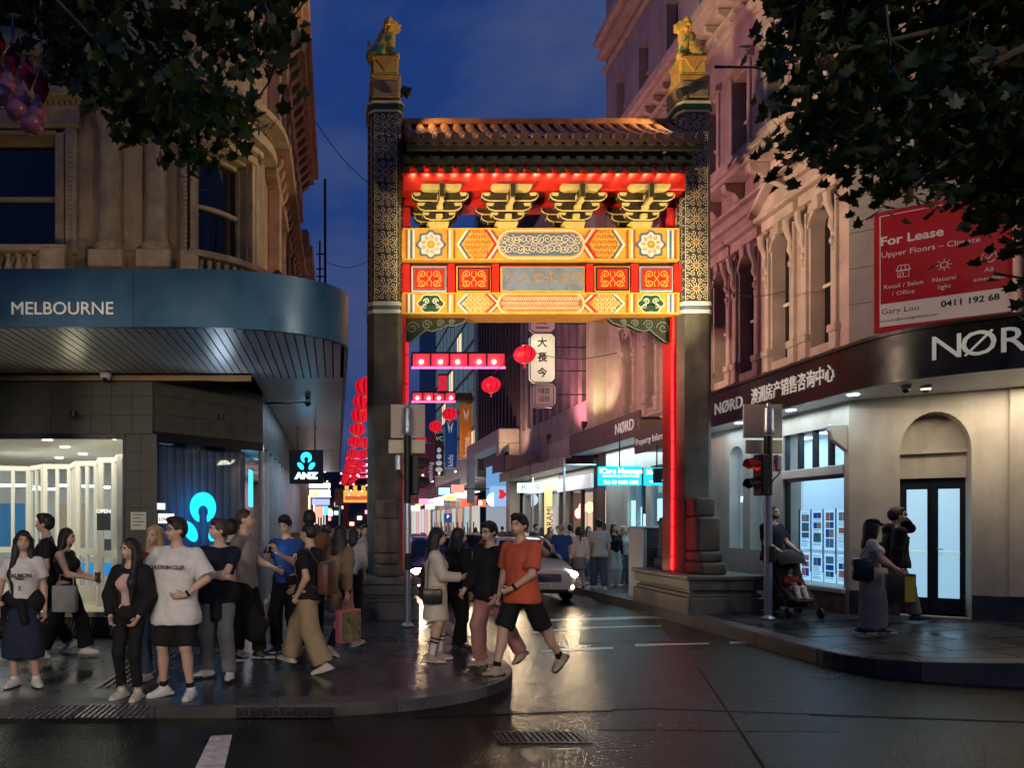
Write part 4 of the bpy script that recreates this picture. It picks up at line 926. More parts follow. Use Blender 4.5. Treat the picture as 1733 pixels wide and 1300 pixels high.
carc('corner_rail', tanstone2, RC + .1, RC + .34, -72, 0, fz(441), fz(431)); carc('corner_rail_base', tanstone2, RC + .1, RC + .34, -90, 0, 4.9, 5.28)
for i in range(13): a = R(-66 + i * 4.6); link('baluster', bme, bank, (CC[0] + (RC + .22) * math.cos(a), CC[1] + (RC + .22) * math.sin(a), fz(441) - .42))
for a in (-72, -4): carc('corner_pier', tanstone2, RC + .06, RC + .36, a - 4, a + 4, 4.9, fz(436), 4)
for i in range(26): a = R(-90 + i * 3.5); link('dentil', dent, bank, (CC[0] + (RC + .12) * math.cos(a), CC[1] + (RC + .12) * math.sin(a), fz(166)), (0, 0, a + PI / 2))
# side elevation above the canopy, seen edge-on: bays, cornices, consoles
bx('side_upper_wall', redstone, bank, -3, -1.25, CC[1], 19.2, 4.4, 12.2)
for z0, z1, pr in ((5.0, 5.3, .12), (5.7, 5.95, .2), (7.9, 8.1, .22), (8.35, 8.5, .45), (8.5, 8.62, .38), (10.7, 10.95, .3), (11.35, 11.5, .62), (11.5, 11.7, .74), (11.7, 11.95, .66)):
    bx('side_cornice', redstone, bank, -1.25, -1.25 + pr, CC[1] + .05, 19.2, z0, z1, .02)
cons = MB().prism([(0, 0), (.5, .45), (.5, .6), (0, .6)], -.09, .09, 'xz').mesh('console', redstone, bevel=.02)
cons2 = MB().prism([(0, 0), (.26, .25), (.3, .4), (0, .4)], -.07, .07, 'xz').mesh('console', redstone, bevel=.015)
for i in range(17): link('console', cons, bank, (-1.25, 12.2 + i * .42, 10.75))
for i in range(17): link('console', cons2, bank, (-1.25, 12.2 + i * .42, 7.95))
for i in range(6):
    y = 12.5 + i * 1.2
    for z0, z1 in ((5.95, 7.9), (8.62, 10.7)):
        bx('side_pilaster', redstone, bank, -1.25, -1.02, y - .16, y + .16, z0, z1, .02); wn = bx('window', dark_glass, bank, -1.26, -1.24, y + .32, y + .92, z0 + .1, z1 - .3); bx('window_hood', redstone, wn, -1.25, -.95, y + .22, y + 1.02, z1 - .28, z1 - .15, .015)
bx('roof', core, bank, -12, -1.3, FY + .2, 19.2, 12.3, 12.5)
# next building along the left side of the street
nb2 = thing('terrace_building', 'lower reddish ornate building beyond the corner building on the left', 'building', (-2.3, 22, 0))
bx('wall', redstone, nb2, -4, -1.28, 19.25, 24.5, 4.5, 10.2)
for z0, z1, pr in ((9.2, 9.4, .35), (9.4, 9.7, .6), (9.7, 10.1, .5), (7.2, 7.5, .4), (5.6, 5.8, .3)): bx('cornice', redstone, nb2, -1.28, -1.28 + pr, 19.3, 24.4, z0, z1, .02)
for i in range(12): link('console', cons2, nb2, (-1.28, 19.6 + i * .4, 8.8))
bx('parapet_urn_base', redstone, nb2, -1.5, -.9, 21.2, 21.9, 10.2, 11.0, .04)
nb3 = thing('terrace_building', 'plain reddish building farther down on the left', 'building', (-2.3, 27, 0)); bx('wall', redstone, nb3, -4, -1.3, 24.6, 30, 4.5, 8.8); bx('cornice', redstone, nb3, -1.3, -.8, 24.6, 30, 8.3, 8.7, .03); bx('cornice', redstone, nb3, -1.3, -1.0, 24.6, 30, 6.6, 6.9, .03)
# pole and ladder frame standing on the canopy
pf = thing('roof_mast', 'thin black mast with a ladder frame standing on the left canopy', 'mast', (-.3, 16, 4.757))
m = MB(); p0, p1 = at(551, 475, 16), at(550, 303, 16); m.tube([(p0.x, 16, 4.6), (p1.x, 16, p1.z)], .03, 8); m.build('mast_pole', black_metal, pf)
m = MB(); q = at(541, 402, 16); m.tube([(q.x, 16.2, 4.6), (q.x, 16.2, q.z)], .022, 8); m.build('short_pole', black_metal, pf)
for py in (430, 455, 468): a, b = at(535, py, 16), at(551, py, 16); m = MB(); m.tube([a, b], .016, 6); m.build('rung', black_metal, pf)
# ------------------------------------------------------------------ right corner building
XR = 8.6
Yp = lambda px, X=XR: X * F / (px - PX0)
def zp(px, py, X=XR): return CZ + (PY0 - py) / F * Yp(px, X)
plaster = M('pale plaster', (.46, .40, .33), .7, var=.2, vs=1.1, bump=.15, bs=30, streak=.22)
pinkst = M('cream pink render', (.50, .36, .31), .72, var=.2, vs=2, bump=.2, bs=25, streak=.3)
pinktr = M('cream stone trim', (.55, .42, .34), .68, var=.2, vs=4, bump=.2, bs=30, streak=.25)
reveal = M('white reveal paint', (.62, .56, .48), .6, var=.1)
fasc_k = M('charcoal fascia', (.014, .013, .014), .35, var=.2, vs=2, rvar=.1)
lett_w = M('white sign letters', (.7, .7, .67), .4, emit=.16, ecol=(1, .97, .9))
nord = thing('corner_building', 'pale stone corner building with arched windows and a black shop fascia', 'building', (9.5, 13, 0))
YC, YE = 11.46, 21.8; C0 = Vector((XR, YC, 0)); uc = Vector((.838, -.545, 0)).normalized(); nc = Vector((uc.y, -uc.x, 0)); CL = 5.0
def sx_(y0, y1): return -y1, -y0
def stwall(name, z0, z1, holes, mat, th=.35, y0=YC, y1=YE):
    return wall_panel(name, rect(-y1, -y0, z0, z1), holes, (XR, 0, 0), (0, -1, 0), (0, 0, 1), th, mat, nord)
# ground floor
gw = [(Yp(1428), Yp(1325), .72, 3.52)]
narrow = [(14.45, 14.95), (13.78, 14.2)]
shopw = [(17.3, 18.7), (19.0, 20.2)]
stwall('ground_floor_wall', .1, 3.95, [rect(-b, -a, c, d) for a, b, c, d in gw] + [arch(-b, -a, 1.3, 3.25) for a, b in narrow] + [rect(-b, -a, .6, 3.4) for a, b in shopw], plaster)
stwall('first_floor_wall', 3.95, 8.3, [arch(-b, -a, 5.02, 7.2) for a, b in ((11.84, 12.39), (12.92, 13.48), (14.02, 14.57), (15.02, 15.55), (16.4, 16.9), (18.4, 18.9), (19.8, 20.3))], pinkst)
stwall('second_floor_wall', 8.3, 12.5, [rect(-b, -a, 9.62, 11.4) for a, b in ((11.9, 12.45), (13.05, 13.6), (14.25, 14.8), (15.4, 15.95), (16.6, 17.15), (17.9, 18.45), (19.2, 19.75), (20.5, 21.0))], pinkst)
stwall('third_floor_wall', 12.5, 21.0, [rect(-b, -a, 13.9, 15.4) for a, b in ((12.4, 13.0), (14.0, 14.6), (15.6, 16.2), (17.2, 17.8), (18.85, 19.45), (20.4, 21.0))] + [rect(-b, -a, 17.9, 20) for a, b in ((15.6, 16.2), (17.2, 17.8), (18.85, 19.45), (20.4, 21.0))], M('mauve grey render', (.36, .30, .30), .75, var=.15, vs=1.5, streak=.25))
for a, b in ((11.84, 12.39), (12.92, 13.48), (14.02, 14.57), (15.02, 15.55), (16.4, 16.9), (18.4, 18.9), (19.8, 20.3)):
    wn = MB().prism(arch(a, b, 5.02, 7.2), XR + .26, XR + .28, 'yz').build('arched_window', dark_glass, nord)
    mid = (a + b) / 2
    bx('sash_bar', reveal, wn, XR + .22, XR + .26, a, b, 6.1, 6.16); bx('sash_bar', reveal, wn, XR + .22, XR + .26, mid - .02, mid + .02, 5.02, 6.1)
    for y in (a - .1, b + .1):
        bx('window_pilaster', pinktr, nord, XR - .07, XR, y - .06, y + .06, 5.28, 7.5, .01); bx('pilaster_base', pinktr, nord, XR - .12, XR, y - .1, y + .1, 5.14, 5.28, .02); bx('pilaster_plinth', pinktr, nord, XR - .09, XR, y - .08, y + .08, 4.85, 5.14, .01)
        m = MB(); m.tube([(XR - .06, y, 7.62), (XR - .17, y, 7.52), (XR - .15, y, 7.35), (XR - .08, y, 7.15), (XR - .10, y, 6.98), (XR - .05, y, 6.85)], [.05, .07, .06, .045, .05, .03], 8); m.build('scroll_console', pinktr, nord, smooth=True)
        m = MB(); m.ball((XR - .07, y, 6.72), (.06, .05, .08), 8, 6); m.ball((XR - .06, y, 6.58), (.04, .04, .06), 8, 6); m.build('carved_drop', pinktr, nord, smooth=True)
    m = MB(); pr = arch(a - .05, b + .05, 5.05, 7.2)[2:]; inner = arch(a, b, 5.02, 7.2)[2:]
    for i in range(len(pr) - 1): m.prism([pr[i], pr[i + 1], inner[i + 1], inner[i]], XR - .04, XR, 'yz')
    m.build('arch_moulding', pinktr, nord)
    bx('key_block', pinktr, nord, XR - .14, XR, mid - .07, mid + .07, 7.42, 7.66, .02)
    bx('hood_frieze', pinktr, nord, XR - .10, XR, a - .2, b + .2, 7.66, 7.86, .01); bx('hood_cornice', pinktr, nord, XR - .24, XR, a - .27, b + .27, 7.86, 7.96, .02)
for y in (13.2, 18.65):
    m = MB(); m.prism([(y - .58, 7.965), (y + .58, 7.965), (y + .58, 8.03), (y, 8.5), (y - .58, 8.03)], XR - .12, XR, 'yz'); m.build('pediment_back', pinktr, nord, bevel=.01)
    for s in (-1, 1): m = MB(); m.prism([(y + s * .62, 7.97), (y + s * .62, 8.06), (y, 8.56), (y, 8.44)], XR - .30, XR - .1, 'yz'); m.build('pediment_rake', pinktr, nord, bevel=.008)
bx('sill_course', pinktr, nord, XR - .10, XR, YC + .02, YE, 4.62, 4.84, .02); bx('sill_ledge', pinktr, nord, XR - .22, XR, YC + .02, YE, 4.56, 4.64, .02)
for z0, z1, pr in ((8.27, 8.42, .12), (8.55, 8.62, .16), (9.02, 9.12, .48), (9.12, 9.24, .56), (9.24, 9.40, .50), (12.46, 12.62, .12), (12.72, 12.8, .2), (13.0, 13.12, .44), (13.12, 13.3, .55), (13.3, 13.48, .48), (16.2, 16.32, .12), (16.6, 16.75, .3), (17.0, 17.2, .42), (17.2, 17.4, .34)):
    bx('cornice_band', pinktr, nord, XR - pr, XR, YC - pr * .3, YE, z0, z1, .015)
modi = MB().prism([(0, 0), (-.12, .02), (-.2, .14), (-.40, .2), (-.42, .36), (0, .36)], -.08, .08, 'xz').mesh('modillion', pinktr, bevel=.015)
for i in range(12): link('modillion', modi, nord, (XR, 11.9 + i * .86, 8.66)); 
for i in range(20): link('modillion', modi, nord, (XR, 11.8 + i * .5, 12.66), None, (.9, .7, .9))
for a, b, z0, z1 in [(a, b, 9.62, 11.4) for a, b in ((11.9, 12.45), (13.05, 13.6), (14.25, 14.8), (15.4, 15.95), (16.6, 17.15), (17.9, 18.45), (19.2, 19.75), (20.5, 21.0))] + [(a, b, 13.9, 15.4) for a, b in ((12.4, 13.0), (14.0, 14.6), (15.6, 16.2), (17.2, 17.8), (18.85, 19.45), (20.4, 21.0))] + [(a, b, 17.9, 20) for a, b in ((15.6, 16.2), (17.2, 17.8), (18.85, 19.45), (20.4, 21.0))]:
    wn = bx('window', dark_glass, nord, XR + .26, XR + .28, a, b, z0, z1); bx('sash_bar', reveal, wn, XR + .22, XR + .26, a, b, (z0 + z1) / 2 - .03, (z0 + z1) / 2 + .03)
    if z0 < 12: bx('window_architrave', pinktr, nord, XR - .05, XR, b, b + .1, z0 - .1, z1 + .1, .01); bx('window_architrave', pinktr, nord, XR - .05, XR, a - .1, a, z0 - .1, z1 + .1, .01); bx('window_hood', pinktr, nord, XR - .16, XR, a - .18, b + .18, z1 + .1, z1 + .24, .015)
# big shop window
a, b, c, d = gw[0]; cy_ = EM('shop interior glow', (.50, .80, 1.0), 1.15)
bx('shop_back_wall', M('shop white wall', (.7, .74, .78), .7), nord, XR + 1.4, XR + 1.45, YC + .3, 16.6, .5, 3.6); bx('shop_ceiling', M('shop white wall', (.7, .74, .78), .7), nord, XR + .36, XR + 1.4, YC + .3, 16.6, 3.6, 3.65); bx('shop_floor', M('shop white wall', (.7, .74, .78), .7), nord, XR + .36, XR + 1.4, YC + .3, 16.6, .55, .6); bx('shop_partition', plaster, nord, XR + .36, XR + 1.4, 16.6, 16.7, .5, 3.6)
for y in (12.0, 13.0, 14.3, 15.6): bx('ceiling_panel_light', EM('cool panel light', (.55, .80, 1.0), 10.), nord, XR + .5, XR + 1.2, y - .35, y + .35, 3.585, 3.595)
bm_ = M('dark window frame', (.03, .032, .036), .35, .3)
sf = bx('window_transom', reveal, nord, XR - .04, XR + .14, a, b, 2.68, 2.84, .01); bx('window_sill', reveal, nord, XR - .08, XR + .2, a - .06, b + .06, .64, .74, .02)
for y in np.linspace(a, b, 5): bx('window_mullion', bm_, nord, XR + .04, XR + .12, y - .035, y + .035, 2.84, 3.52)
for y in (a + .02, b - .02): bx('window_mullion', bm_, nord, XR + .04, XR + .12, y - .03, y + .03, .74, 2.68)
bx('window_pane', clear_glass, nord, XR + .07, XR + .08, a, b, .74, 2.68); bx('transom_pane', clear_glass, nord, XR + .07, XR + .08, a, b, 2.84, 3.52); bx('window_rail', bm_, nord, XR + .04, XR + .12, a, b, 2.62, 2.68)
bx('stall_riser', M('ochre stone riser', (.3, .2, .1), .6, var=.5, vs=6), nord, XR - .02, XR, a, b, .3, .62, .01)
pap = EM('backlit poster', (.42, .75, 1.0), 1.1)
pcol = [EM('poster print %d' % i, c_, .45) for i, c_ in enumerate(((.02, .1, .5), (.5, .2, .2), (.1, .25, .5), (.35, .3, .25), (.08, .2, .3)))]
for r_ in range(2):
    for k in range(4):
        y1 = b - .30 - k * .315; y0 = y1 - .26; z1 = 2.08 - r_ * .78; z0 = z1 - (.72 if r_ == 0 else .52)
        po = bx('property_poster', pap, nord, XR + .135, XR + .15, y0, y1, z0, z1)
        rp_ = random.Random(k * 7 + r_ * 31); zc_ = z1 - .05
        while zc_ > z0 + .06:
            if rp_.random() < .45 and zc_ - z0 > .2:
                hh = rp_.uniform(.09, .17); ncol = rp_.choice((1, 2, 2)); wd_ = .20 / ncol
                for u_ in range(ncol): bx('poster_photo', pcol[rp_.randrange(5)], po, XR + .13, XR + .134, y0 + .03 + u_ * wd_, y0 + .02 + (u_ + 1) * wd_, zc_ - hh, zc_)
                zc_ -= hh + .02
            else: bx('poster_line', pcol[4], po, XR + .13, XR + .134, y0 + rp_.uniform(.02, .1), y1 - .03, zc_ - .009, zc_); zc_ -= rp_.uniform(.022, .04)
        bx('poster_rail', steel, nord, XR + .12, XR + .132, y1 + .015, y1 + .03, .95, 2.1)
for a2, b2 in narrow:
    wn = MB().prism(arch(a2, b2, 1.3, 3.25), XR + .2, XR + .21, 'yz').build('arched_shop_window', clear_glass, nord)
    bx('window_blind', M('glowing white blind', (.7, .76, .8), .7, emit=.55, ecol=(.5, .8, 1)), nord, XR + .55, XR + .56, a2 - .4, b2 + .5, 1.2, 3.5)  # cool window light put into the blind as a glow
text('四民', (XR + .19, 14.7, 2.35), .15, EM('window sticker', (.7, .9, 1), 2.5), nord, basis=STREET, bold=.004)
for i, (a2, b2) in enumerate(shopw):
    bx('shop_pane', clear_glass, nord, XR + .1, XR + .11, a2, b2, .6, 3.4); bx('shop_glow', EM('cyan shop glow', (.16, .62, .9), .9), nord, XR + .9, XR + .92, a2 - .2, b2 + .2, .6, 3.4)
    for k in range(3): bx('lit_notice', EM('cyan notice', (.45, .9, 1), 1.8), nord, XR + .12, XR + .13, a2 + .1 + k * .42, a2 + .42 + k * .42, 1.5 + .25 * (k % 2), 2.1 + .2 * k)
    bx('shop_mullion', galv, nord, XR + .02, XR + .14, (a2 + b2) / 2 - .03, (a2 + b2) / 2 + .03, .6, 3.4)
# chamfered corner face
def cw_(name, mat, t0, t1, z0, z1, d0=0., d1=.1, parent=nord, bevel=0.):      # d measured inward
    m = MB(); m.T = frame_mat(C0, uc, (0, 0, 1)); m.box(t0, t1, z0, z1, -d1, -d0); return m.build(name, mat, parent, bevel=bevel)
wall_panel('corner_ground_wall', rect(.0, CL, .1, 3.95), [arch(.665, 1.53, .36, 3.0, 16, .62)], tuple(C0), uc, (0, 0, 1), .5, plaster, nord)
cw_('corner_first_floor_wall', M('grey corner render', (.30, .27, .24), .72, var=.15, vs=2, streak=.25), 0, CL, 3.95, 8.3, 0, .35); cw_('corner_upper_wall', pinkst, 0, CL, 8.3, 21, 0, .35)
for z in (5.5, 6.1, 6.7, 7.3): cw_('render_joint', M('dark joint paint', (.12, .11, .10), .8), 0, .33, z, z + .015, -.004, .01)  # dark horizontal joints in the corner render
cw_('door_tympanum', plaster, .6, 1.6, 2.58, 3.75, .36, .46); cw_('door_head_ledge', plaster, .6, 1.6, 2.98, 3.04, .28, .36)
dr = cw_('double_door', black_metal, .665, 1.53, .36, 2.58, .43, .48)
glw = EM('door glow', (.45, .76, 1.0), 1.1)
for t0, t1 in ((.80, 1.06), (1.20, 1.46)):
    g = cw_('door_pane', M('lit frosted pane', (.5, .7, .9), .25, emit=.62, ecol=(.40, .74, 1.0)), t0, t1, .62, 2.40, .415, .428, dr); cw_('pane_rail', M('pale rail', (.6, .75, .8), .4, emit=.5, ecol=(.5, .85, 1)), t0, t1, 1.30, 1.38, .405, .414, dr)
cw_('door_meeting_stile', black_metal, 1.10, 1.16, .36, 2.5, .40, .43, dr); 
m = MB(); m.T = frame_mat(C0, uc, (0, 0, 1)); m.tube([(1.185, 1.42, -.40), (1.185, 1.42, -.36), (1.25, 1.42, -.36)], .012, 6); m.build('door_handle', steel, dr)
cw_('door_step', M('dark step', (.05, .05, .05), .4), .6, 1.6, .28, .36, .1, .5)
for t0, t1 in ((.0, .665), (1.53, CL)): cw_('plinth', M('dark plinth stone', (.03, .032, .036), .35, var=.2, vs=4), t0, t1, .1, .72, -.03, 0.)
cw_('corner_pier_face', plaster, 1.95, CL, .72, 3.95, -.06, 0, bevel=.01)
m = MB(); m.prism([(XR - .25, 3.25), (XR, 3.05), (XR, 3.5), (XR - .3, 3.5), (XR - .3, 3.4)], YC + .02, YC + .12, 'xz'); m.build('awning_bracket', plaster, nord, bevel=.01)
for z0, z1, pr in ((8.27, 8.42, .12), (9.02, 9.12, .48), (9.12, 9.24, .56), (9.24, 9.40, .50), (12.46, 12.8, .2), (13.0, 13.3, .5)): cw_('cornice_band', pinktr, 0, CL, z0, z1, -pr, 0)
bx('roof', core, nord, XR + .3, 14, YC, YE, 20.9, 21)
bx('end_wall', M('mauve grey render', (.36, .30, .30), .75), nord, XR + .01, 14, YE - .3, YE, .1, 20.9)
# awning
aw = thing('shop_awning', 'curved charcoal awning fascia with white letters around the right corner', 'awning', (7.9, 11, 3.9))
AZ0, AZ1 = 3.87, 4.55
apath = smooth_path([(7.9, 15.85), (7.9, 13), (7.9, 10.6), (7.96, 9.95), (8.3, 9.4), (8.94, 8.91), (9.8, 8.45), (11, 8.0), (13, 7.5)], 5)
ai = inset_path(apath, .06); v = []; f = []
for p, q in zip(apath, ai): v += [(p[0], p[1], AZ0), (p[0], p[1], AZ1), (q[0], q[1], AZ1), (q[0], q[1], AZ0)]
for s in range(len(apath) - 1):
    for c in range(4): f.append((s * 4 + c, s * 4 + (c + 1) % 4, s * 4 + 4 + (c + 1) % 4, s * 4 + 4 + c))
f += [(0, 1, 2, 3), tuple(4 * (len(apath) - 1) + c for c in (3, 2, 1, 0))]
MB().add(v, f).build('fascia', fasc_k, aw, smooth=True, angle=30)
cap = MB(); k = len(apath)
offc = inset_path(apath, -.05)
v = []; f = []
for p, q in zip(offc, ai): v += [(p[0], p[1], AZ1 + .001), (p[0], p[1], AZ1 + .05), (q[0], q[1], AZ1 + .05), (q[0], q[1], AZ1 + .001)]
for s in range(k - 1):
    for c in range(4): f.append((s * 4 + c, s * 4 + (c + 1) % 4, s * 4 + 4 + (c + 1) % 4, s * 4 + 4 + c))
MB().add(v, f).build('fascia_capping', M('dark capping', (.03, .025, .025), .4), aw)
sofm = M('white soffit board', (.55, .58, .62), .45, var=.1, vs=3)
# soffit boards between fascia and walls
for i in range(len(apath) - 1):
    p, q = ai[i], ai[i + 1]
    def inner(pt):
        if pt[1] > YC + .2: return (XR, pt[1])
        t = max(0, (Vector((pt[0], pt[1], 0)) - C0).dot(uc)); w_ = C0 + uc * t; return (w_.x, w_.y)
    a_, b_ = inner(p), inner(q)
    m = MB(); m.add([(p[0], p[1], AZ0 + .03), (q[0], q[1], AZ0 + .03), (b_[0], b_[1], AZ0 + .03), (a_[0], a_[1], AZ0 + .03), (p[0], p[1], AZ0 + .06), (q[0], q[1], AZ0 + .06), (b_[0], b_[1], AZ0 + .06), (a_[0], a_[1], AZ0 + .06)], [(0, 1, 2, 3), (7, 6, 5, 4), (0, 4, 5, 1), (2, 6, 7, 3)])
    m.build('soffit_board', sofm, aw)
    m = MB(); m.add([(p[0], p[1], AZ1 - .05), (q[0], q[1], AZ1 - .05), (b_[0], b_[1], AZ1 - .02), (a_[0], a_[1], AZ1 - .02)], [(0, 1, 2, 3)]); m.build('awning_roof', core, aw)
for i, ch in enumerate('NØRD'):
    # letters follow the curved fascia
    px = (1602, 1656, 1713, 1768)[i]
    best = min(range(len(apath) - 1), key=lambda k: abs(PX0 + F * apath[k][0] / apath[k][1] - px) if apath[k][1] < 9.6 else 9e9)
    j = best if PX0 + F * apath[best][0] / apath[best][1] <= px else best - 1
    pa_, pb_ = apath[j], apath[j + 1]; f0 = PX0 + F * pa_[0] / pa_[1]; f1 = PX0 + F * pb_[0] / pb_[1]; t = (px - f0) / (f1 - f0 + 1e-9)
    X = pa_[0] + (pb_[0] - pa_[0]) * t; Yv = pa_[1] + (pb_[1] - pa_[1]) * t; uu = Vector((pb_[0] - pa_[0], pb_[1] - pa_[1], 0)).normalized(); nn = Vector((uu.y, -uu.x, 0))
    text(ch, (X + nn.x * .012, Yv + nn.y * .012, (AZ0 + AZ1) / 2 + .03), .47, lett_w, aw, basis=(uu, (0, 0, 1)), extrude=.015, bold=0.)
area('awning_light', (9.55, 9.95, 3.85), (9.6, 10.2, 0), 42, (1, .86, .64), 1.8, .5, aw)
text('澳洲房产销售咨询中心', (7.885, 11.9, 4.22), .32, lett_w, aw, basis=STREET, extrude=.01, bold=0., sx=.68)
text('NØRD', (7.885, 13.75, 4.20), .34, lett_w, aw, basis=STREET, extrude=.01, bold=0.)
# soffit camera lamps
for px, py in ((1533, 656), (1567, 656)):
    Y = (AZ0 - CZ) * F / (PY0 - py); t = thing('soffit_camera', 'small white dome under the right awning, %s of the two' % ('left' if px < 1550 else 'right'), 'camera', ((px - PX0) / F * Y, Y, AZ0), 'domes under the right awning')
    m = MB(); m.lathe([(.07, .04), (.07, 0), (.05, -.04)], ((px - PX0) / F * Y, Y, AZ0 + .0), 12); m.build('dome_base', white_paint, t, smooth=True); m = MB(); m.ball(((px - PX0) / F * Y, Y, AZ0 - .04), .045, 10, 6); m.build('dome_glass', black_metal, t, smooth=True)
for y in (10.9, 12.4, 14.0, 15.3): 
    dlo = MB().lathe([(.08, 0), (.08, .012)], (8.25, y, AZ0 + .017), 14).build('downlight', EM('cool downlight', (.6, .83, 1.0), 10.), aw)
# lease board
ls = thing('lease_board', 'large red and white lease board on the corner building', 'sign', tuple(C0 + uc * 1.2 + Vector((0, 0, 4.9))))
def lsb(name, mat, t0, t1, z0, z1, d): m = MB(); m.T = frame_mat(C0, uc, (0, 0, 1)); m.box(t0, t1, z0, z1, 0.001, d); return m.build(name, mat, ls)
lred = M('lease board red', (.34, .014, .022), .4, var=.06); lwh = M('lease board white', (.62, .60, .57), .45)
lsb('board', lred, .33, 2.14, 4.97, 6.95, .05); 
for r_ in ((.40, .412, 5.05, 6.88), (2.05, 2.062, 5.05, 6.88), (.40, 2.06, 6.868, 6.88)): lsb('border_line', lwh, *r_, .053)
lsb('contact_strip', lwh, .40, 2.06, 5.06, 5.43, .054)
def lst(s, t, z, size, mat, bold=0., al=0): 
    p = C0 + uc * t + nc * .056 + Vector((0, 0, z)); return text(s, tuple(p), size, mat, ls, basis=(uc, (0, 0, 1)), extrude=.001, bold=bold)
blk = M('ink', (.01, .01, .01), .5)
lst('For Lease', .80, 6.45, .20, lwh, .005); lst('Upper Floors – Climate', 1.02, 6.23, .125, lwh)
lst('Retail / Salon', .70, 5.70, .095, lwh); lst('/ Office', .70, 5.575, .095, lwh); lst('Natural', 1.20, 5.70, .095, lwh); lst('light', 1.20, 5.575, .095, lwh); lst('All', 1.72, 5.74, .095, lwh); lst('amenities', 1.72, 5.61, .095, lwh)
lst('Gary Loo', .66, 5.30, .125, blk); lst('0411 192 68', 1.50, 5.30, .135, blk, .003); lst('Gary.Loo@au.knightfrank.com', .75, 5.155, .06, blk); lst('Knight Frank', 1.75, 6.72, .11, lwh)
def lic(polys):
    m = MB(); fm = frame_mat(C0 + nc * .056, uc, (0, 0, 1)); m.T = fm
    for q in polys: m.add([(x, y, 0) for x, y in q], [tuple(range(len(q)))])
    return m.build('board_icon', lwh, ls)
sq = lambda a, b, c, d: ribbon([(a, c), (b, c), (b, d), (a, d), (a, c)], .012)
lic(sq(.63, .77, 5.83, 5.93) + sq(.66, .70, 5.83, 5.9) + ribbon([(.61, 5.94), (.64, 6.02), (.76, 6.02), (.79, 5.94)], .012) + ribbon([(.61, 5.94), (.79, 5.94)], .014) + ribbon([(.67, 5.94), (.68, 6.02)], .01) + ribbon([(.73, 5.94), (.72, 6.02)], .01))
lic(ribbon(ring(1.2, 5.92, .045, 16) + [(1.245, 5.92)], .012) + sum([ribbon([(1.2 + .065 * math.cos(a), 5.92 + .065 * math.sin(a)), (1.2 + .095 * math.cos(a), 5.92 + .095 * math.sin(a))], .01) for a in [PI * i / 4 for i in range(8)]], []))
lic(ribbon(ring(1.72, 5.94, .085, 20) + [(1.805, 5.94)], .012) + ribbon([(1.68, 5.945), (1.71, 5.91), (1.765, 5.975)], .014))
# pipework on the right footpath side: metal downpipe
dp = MB(); dp.tube([tuple(C0 + uc * 2.02 + nc * .12 + Vector((0, 0, 4.7))), tuple(C0 + uc * 2.02 + nc * .12 + Vector((0, 0, 8)))], .05, 10); dp.build('downpipe', pinktr, nord, smooth=True)
wire_m = M('cable black', (.01, .01, .01), .5)
# ------------------------------------------------------------------ right-hand row beyond the gate
mauve = M('mauve concrete', (.42, .33, .33), .75, var=.18, vs=1.5, bump=.2, bs=20, streak=.35)
creamw = M('cream wall', (.55, .48, .36), .7, var=.15, vs=2, streak=.25)
pinkaw = M('pale awning board', (.5, .44, .42), .5, var=.15, vs=2, streak=.3)
b2 = thing('shop_building', 'mauve concrete building with tall slot windows beside the hanging restaurant sign', 'building', (9, 25, 0))
Y0, Y1 = 21.85, 32.0
bx('spandrel_wall', mauve, b2, XR, XR + 3, Y0, Y1, 4.3, 6.1, .02); bx('rear_wall', dark_glass, b2, XR + .5, XR + 3, Y0, Y1, 6.1, 14.5)
bx('corner_pier', creamw, b2, XR - .35, XR + .3, 21.86, 22.6, 4.3, 14.5, .02)
for i in range(11): y = 23.1 + i * .85; bx('facade_pier', mauve, b2, XR - .02, XR + .5, y, y + .34, 6.1, 14.5, .015)
for z in (7.0, 7.9, 8.8, 9.7, 11, 12.2): bx('window_rail', mauve, b2, XR + .25, XR + .5, 22.6, Y1, z, z + .07)
bx('roof_edge', mauve, b2, XR - .1, XR + 3, Y0, Y1, 14.5, 14.7, .02)
# second awning of the black-lettered shop and its boards
a2 = thing('shop_awning', 'dusky awning with white letters just beyond the gate on the right', 'awning', (7.9, 20, 4.2))
bx('fascia', M('dusky fascia', (.13, .09, .10), .5, var=.2, vs=2, streak=.2), a2, 7.84, 7.9, 17.7, 23, 4.12, 4.78); bx('fascia_end', pinkaw, a2, 7.84, 7.9, 23.005, 25.2, 4.05, 4.72)
text('NØRD', (7.83, 18.6, 4.45), .42, lett_w, a2, basis=STREET, extrude=.008, bold=.004)
ribs = MB().box(-.0, .7, -.06, .06, 0, .03).mesh('soffit_rib', sofm)
for i in range(38): link('soffit_rib', ribs, a2, (7.91, 17.75 + i * .14, 4.12))
bx('awning_deck', core, a2, 7.9, XR, 17.7, 25.2, 4.5, 4.6)
a3 = thing('property_board', 'brown angled property office board hanging beside the right pillar', 'sign', (7.7, 16.6, 3.7))
bx('board', M('brown board', (.11, .075, .075), .5, var=.15), a3, 7.68, 7.75, 15.9, 17.62, 3.62, 4.2); bx('board_return', M('olive board side', (.2, .17, .1), .6), a3, 7.755, XR, 17.5, 17.6, 3.9, 4.5)
text('Property Inform', (7.675, 16.75, 3.9), .24, lett_w, a3, basis=STREET, extrude=.004)
bx('awning_soffit', sofm, a3, 7.76, XR, 15.9, 17.49, 3.66, 3.72)
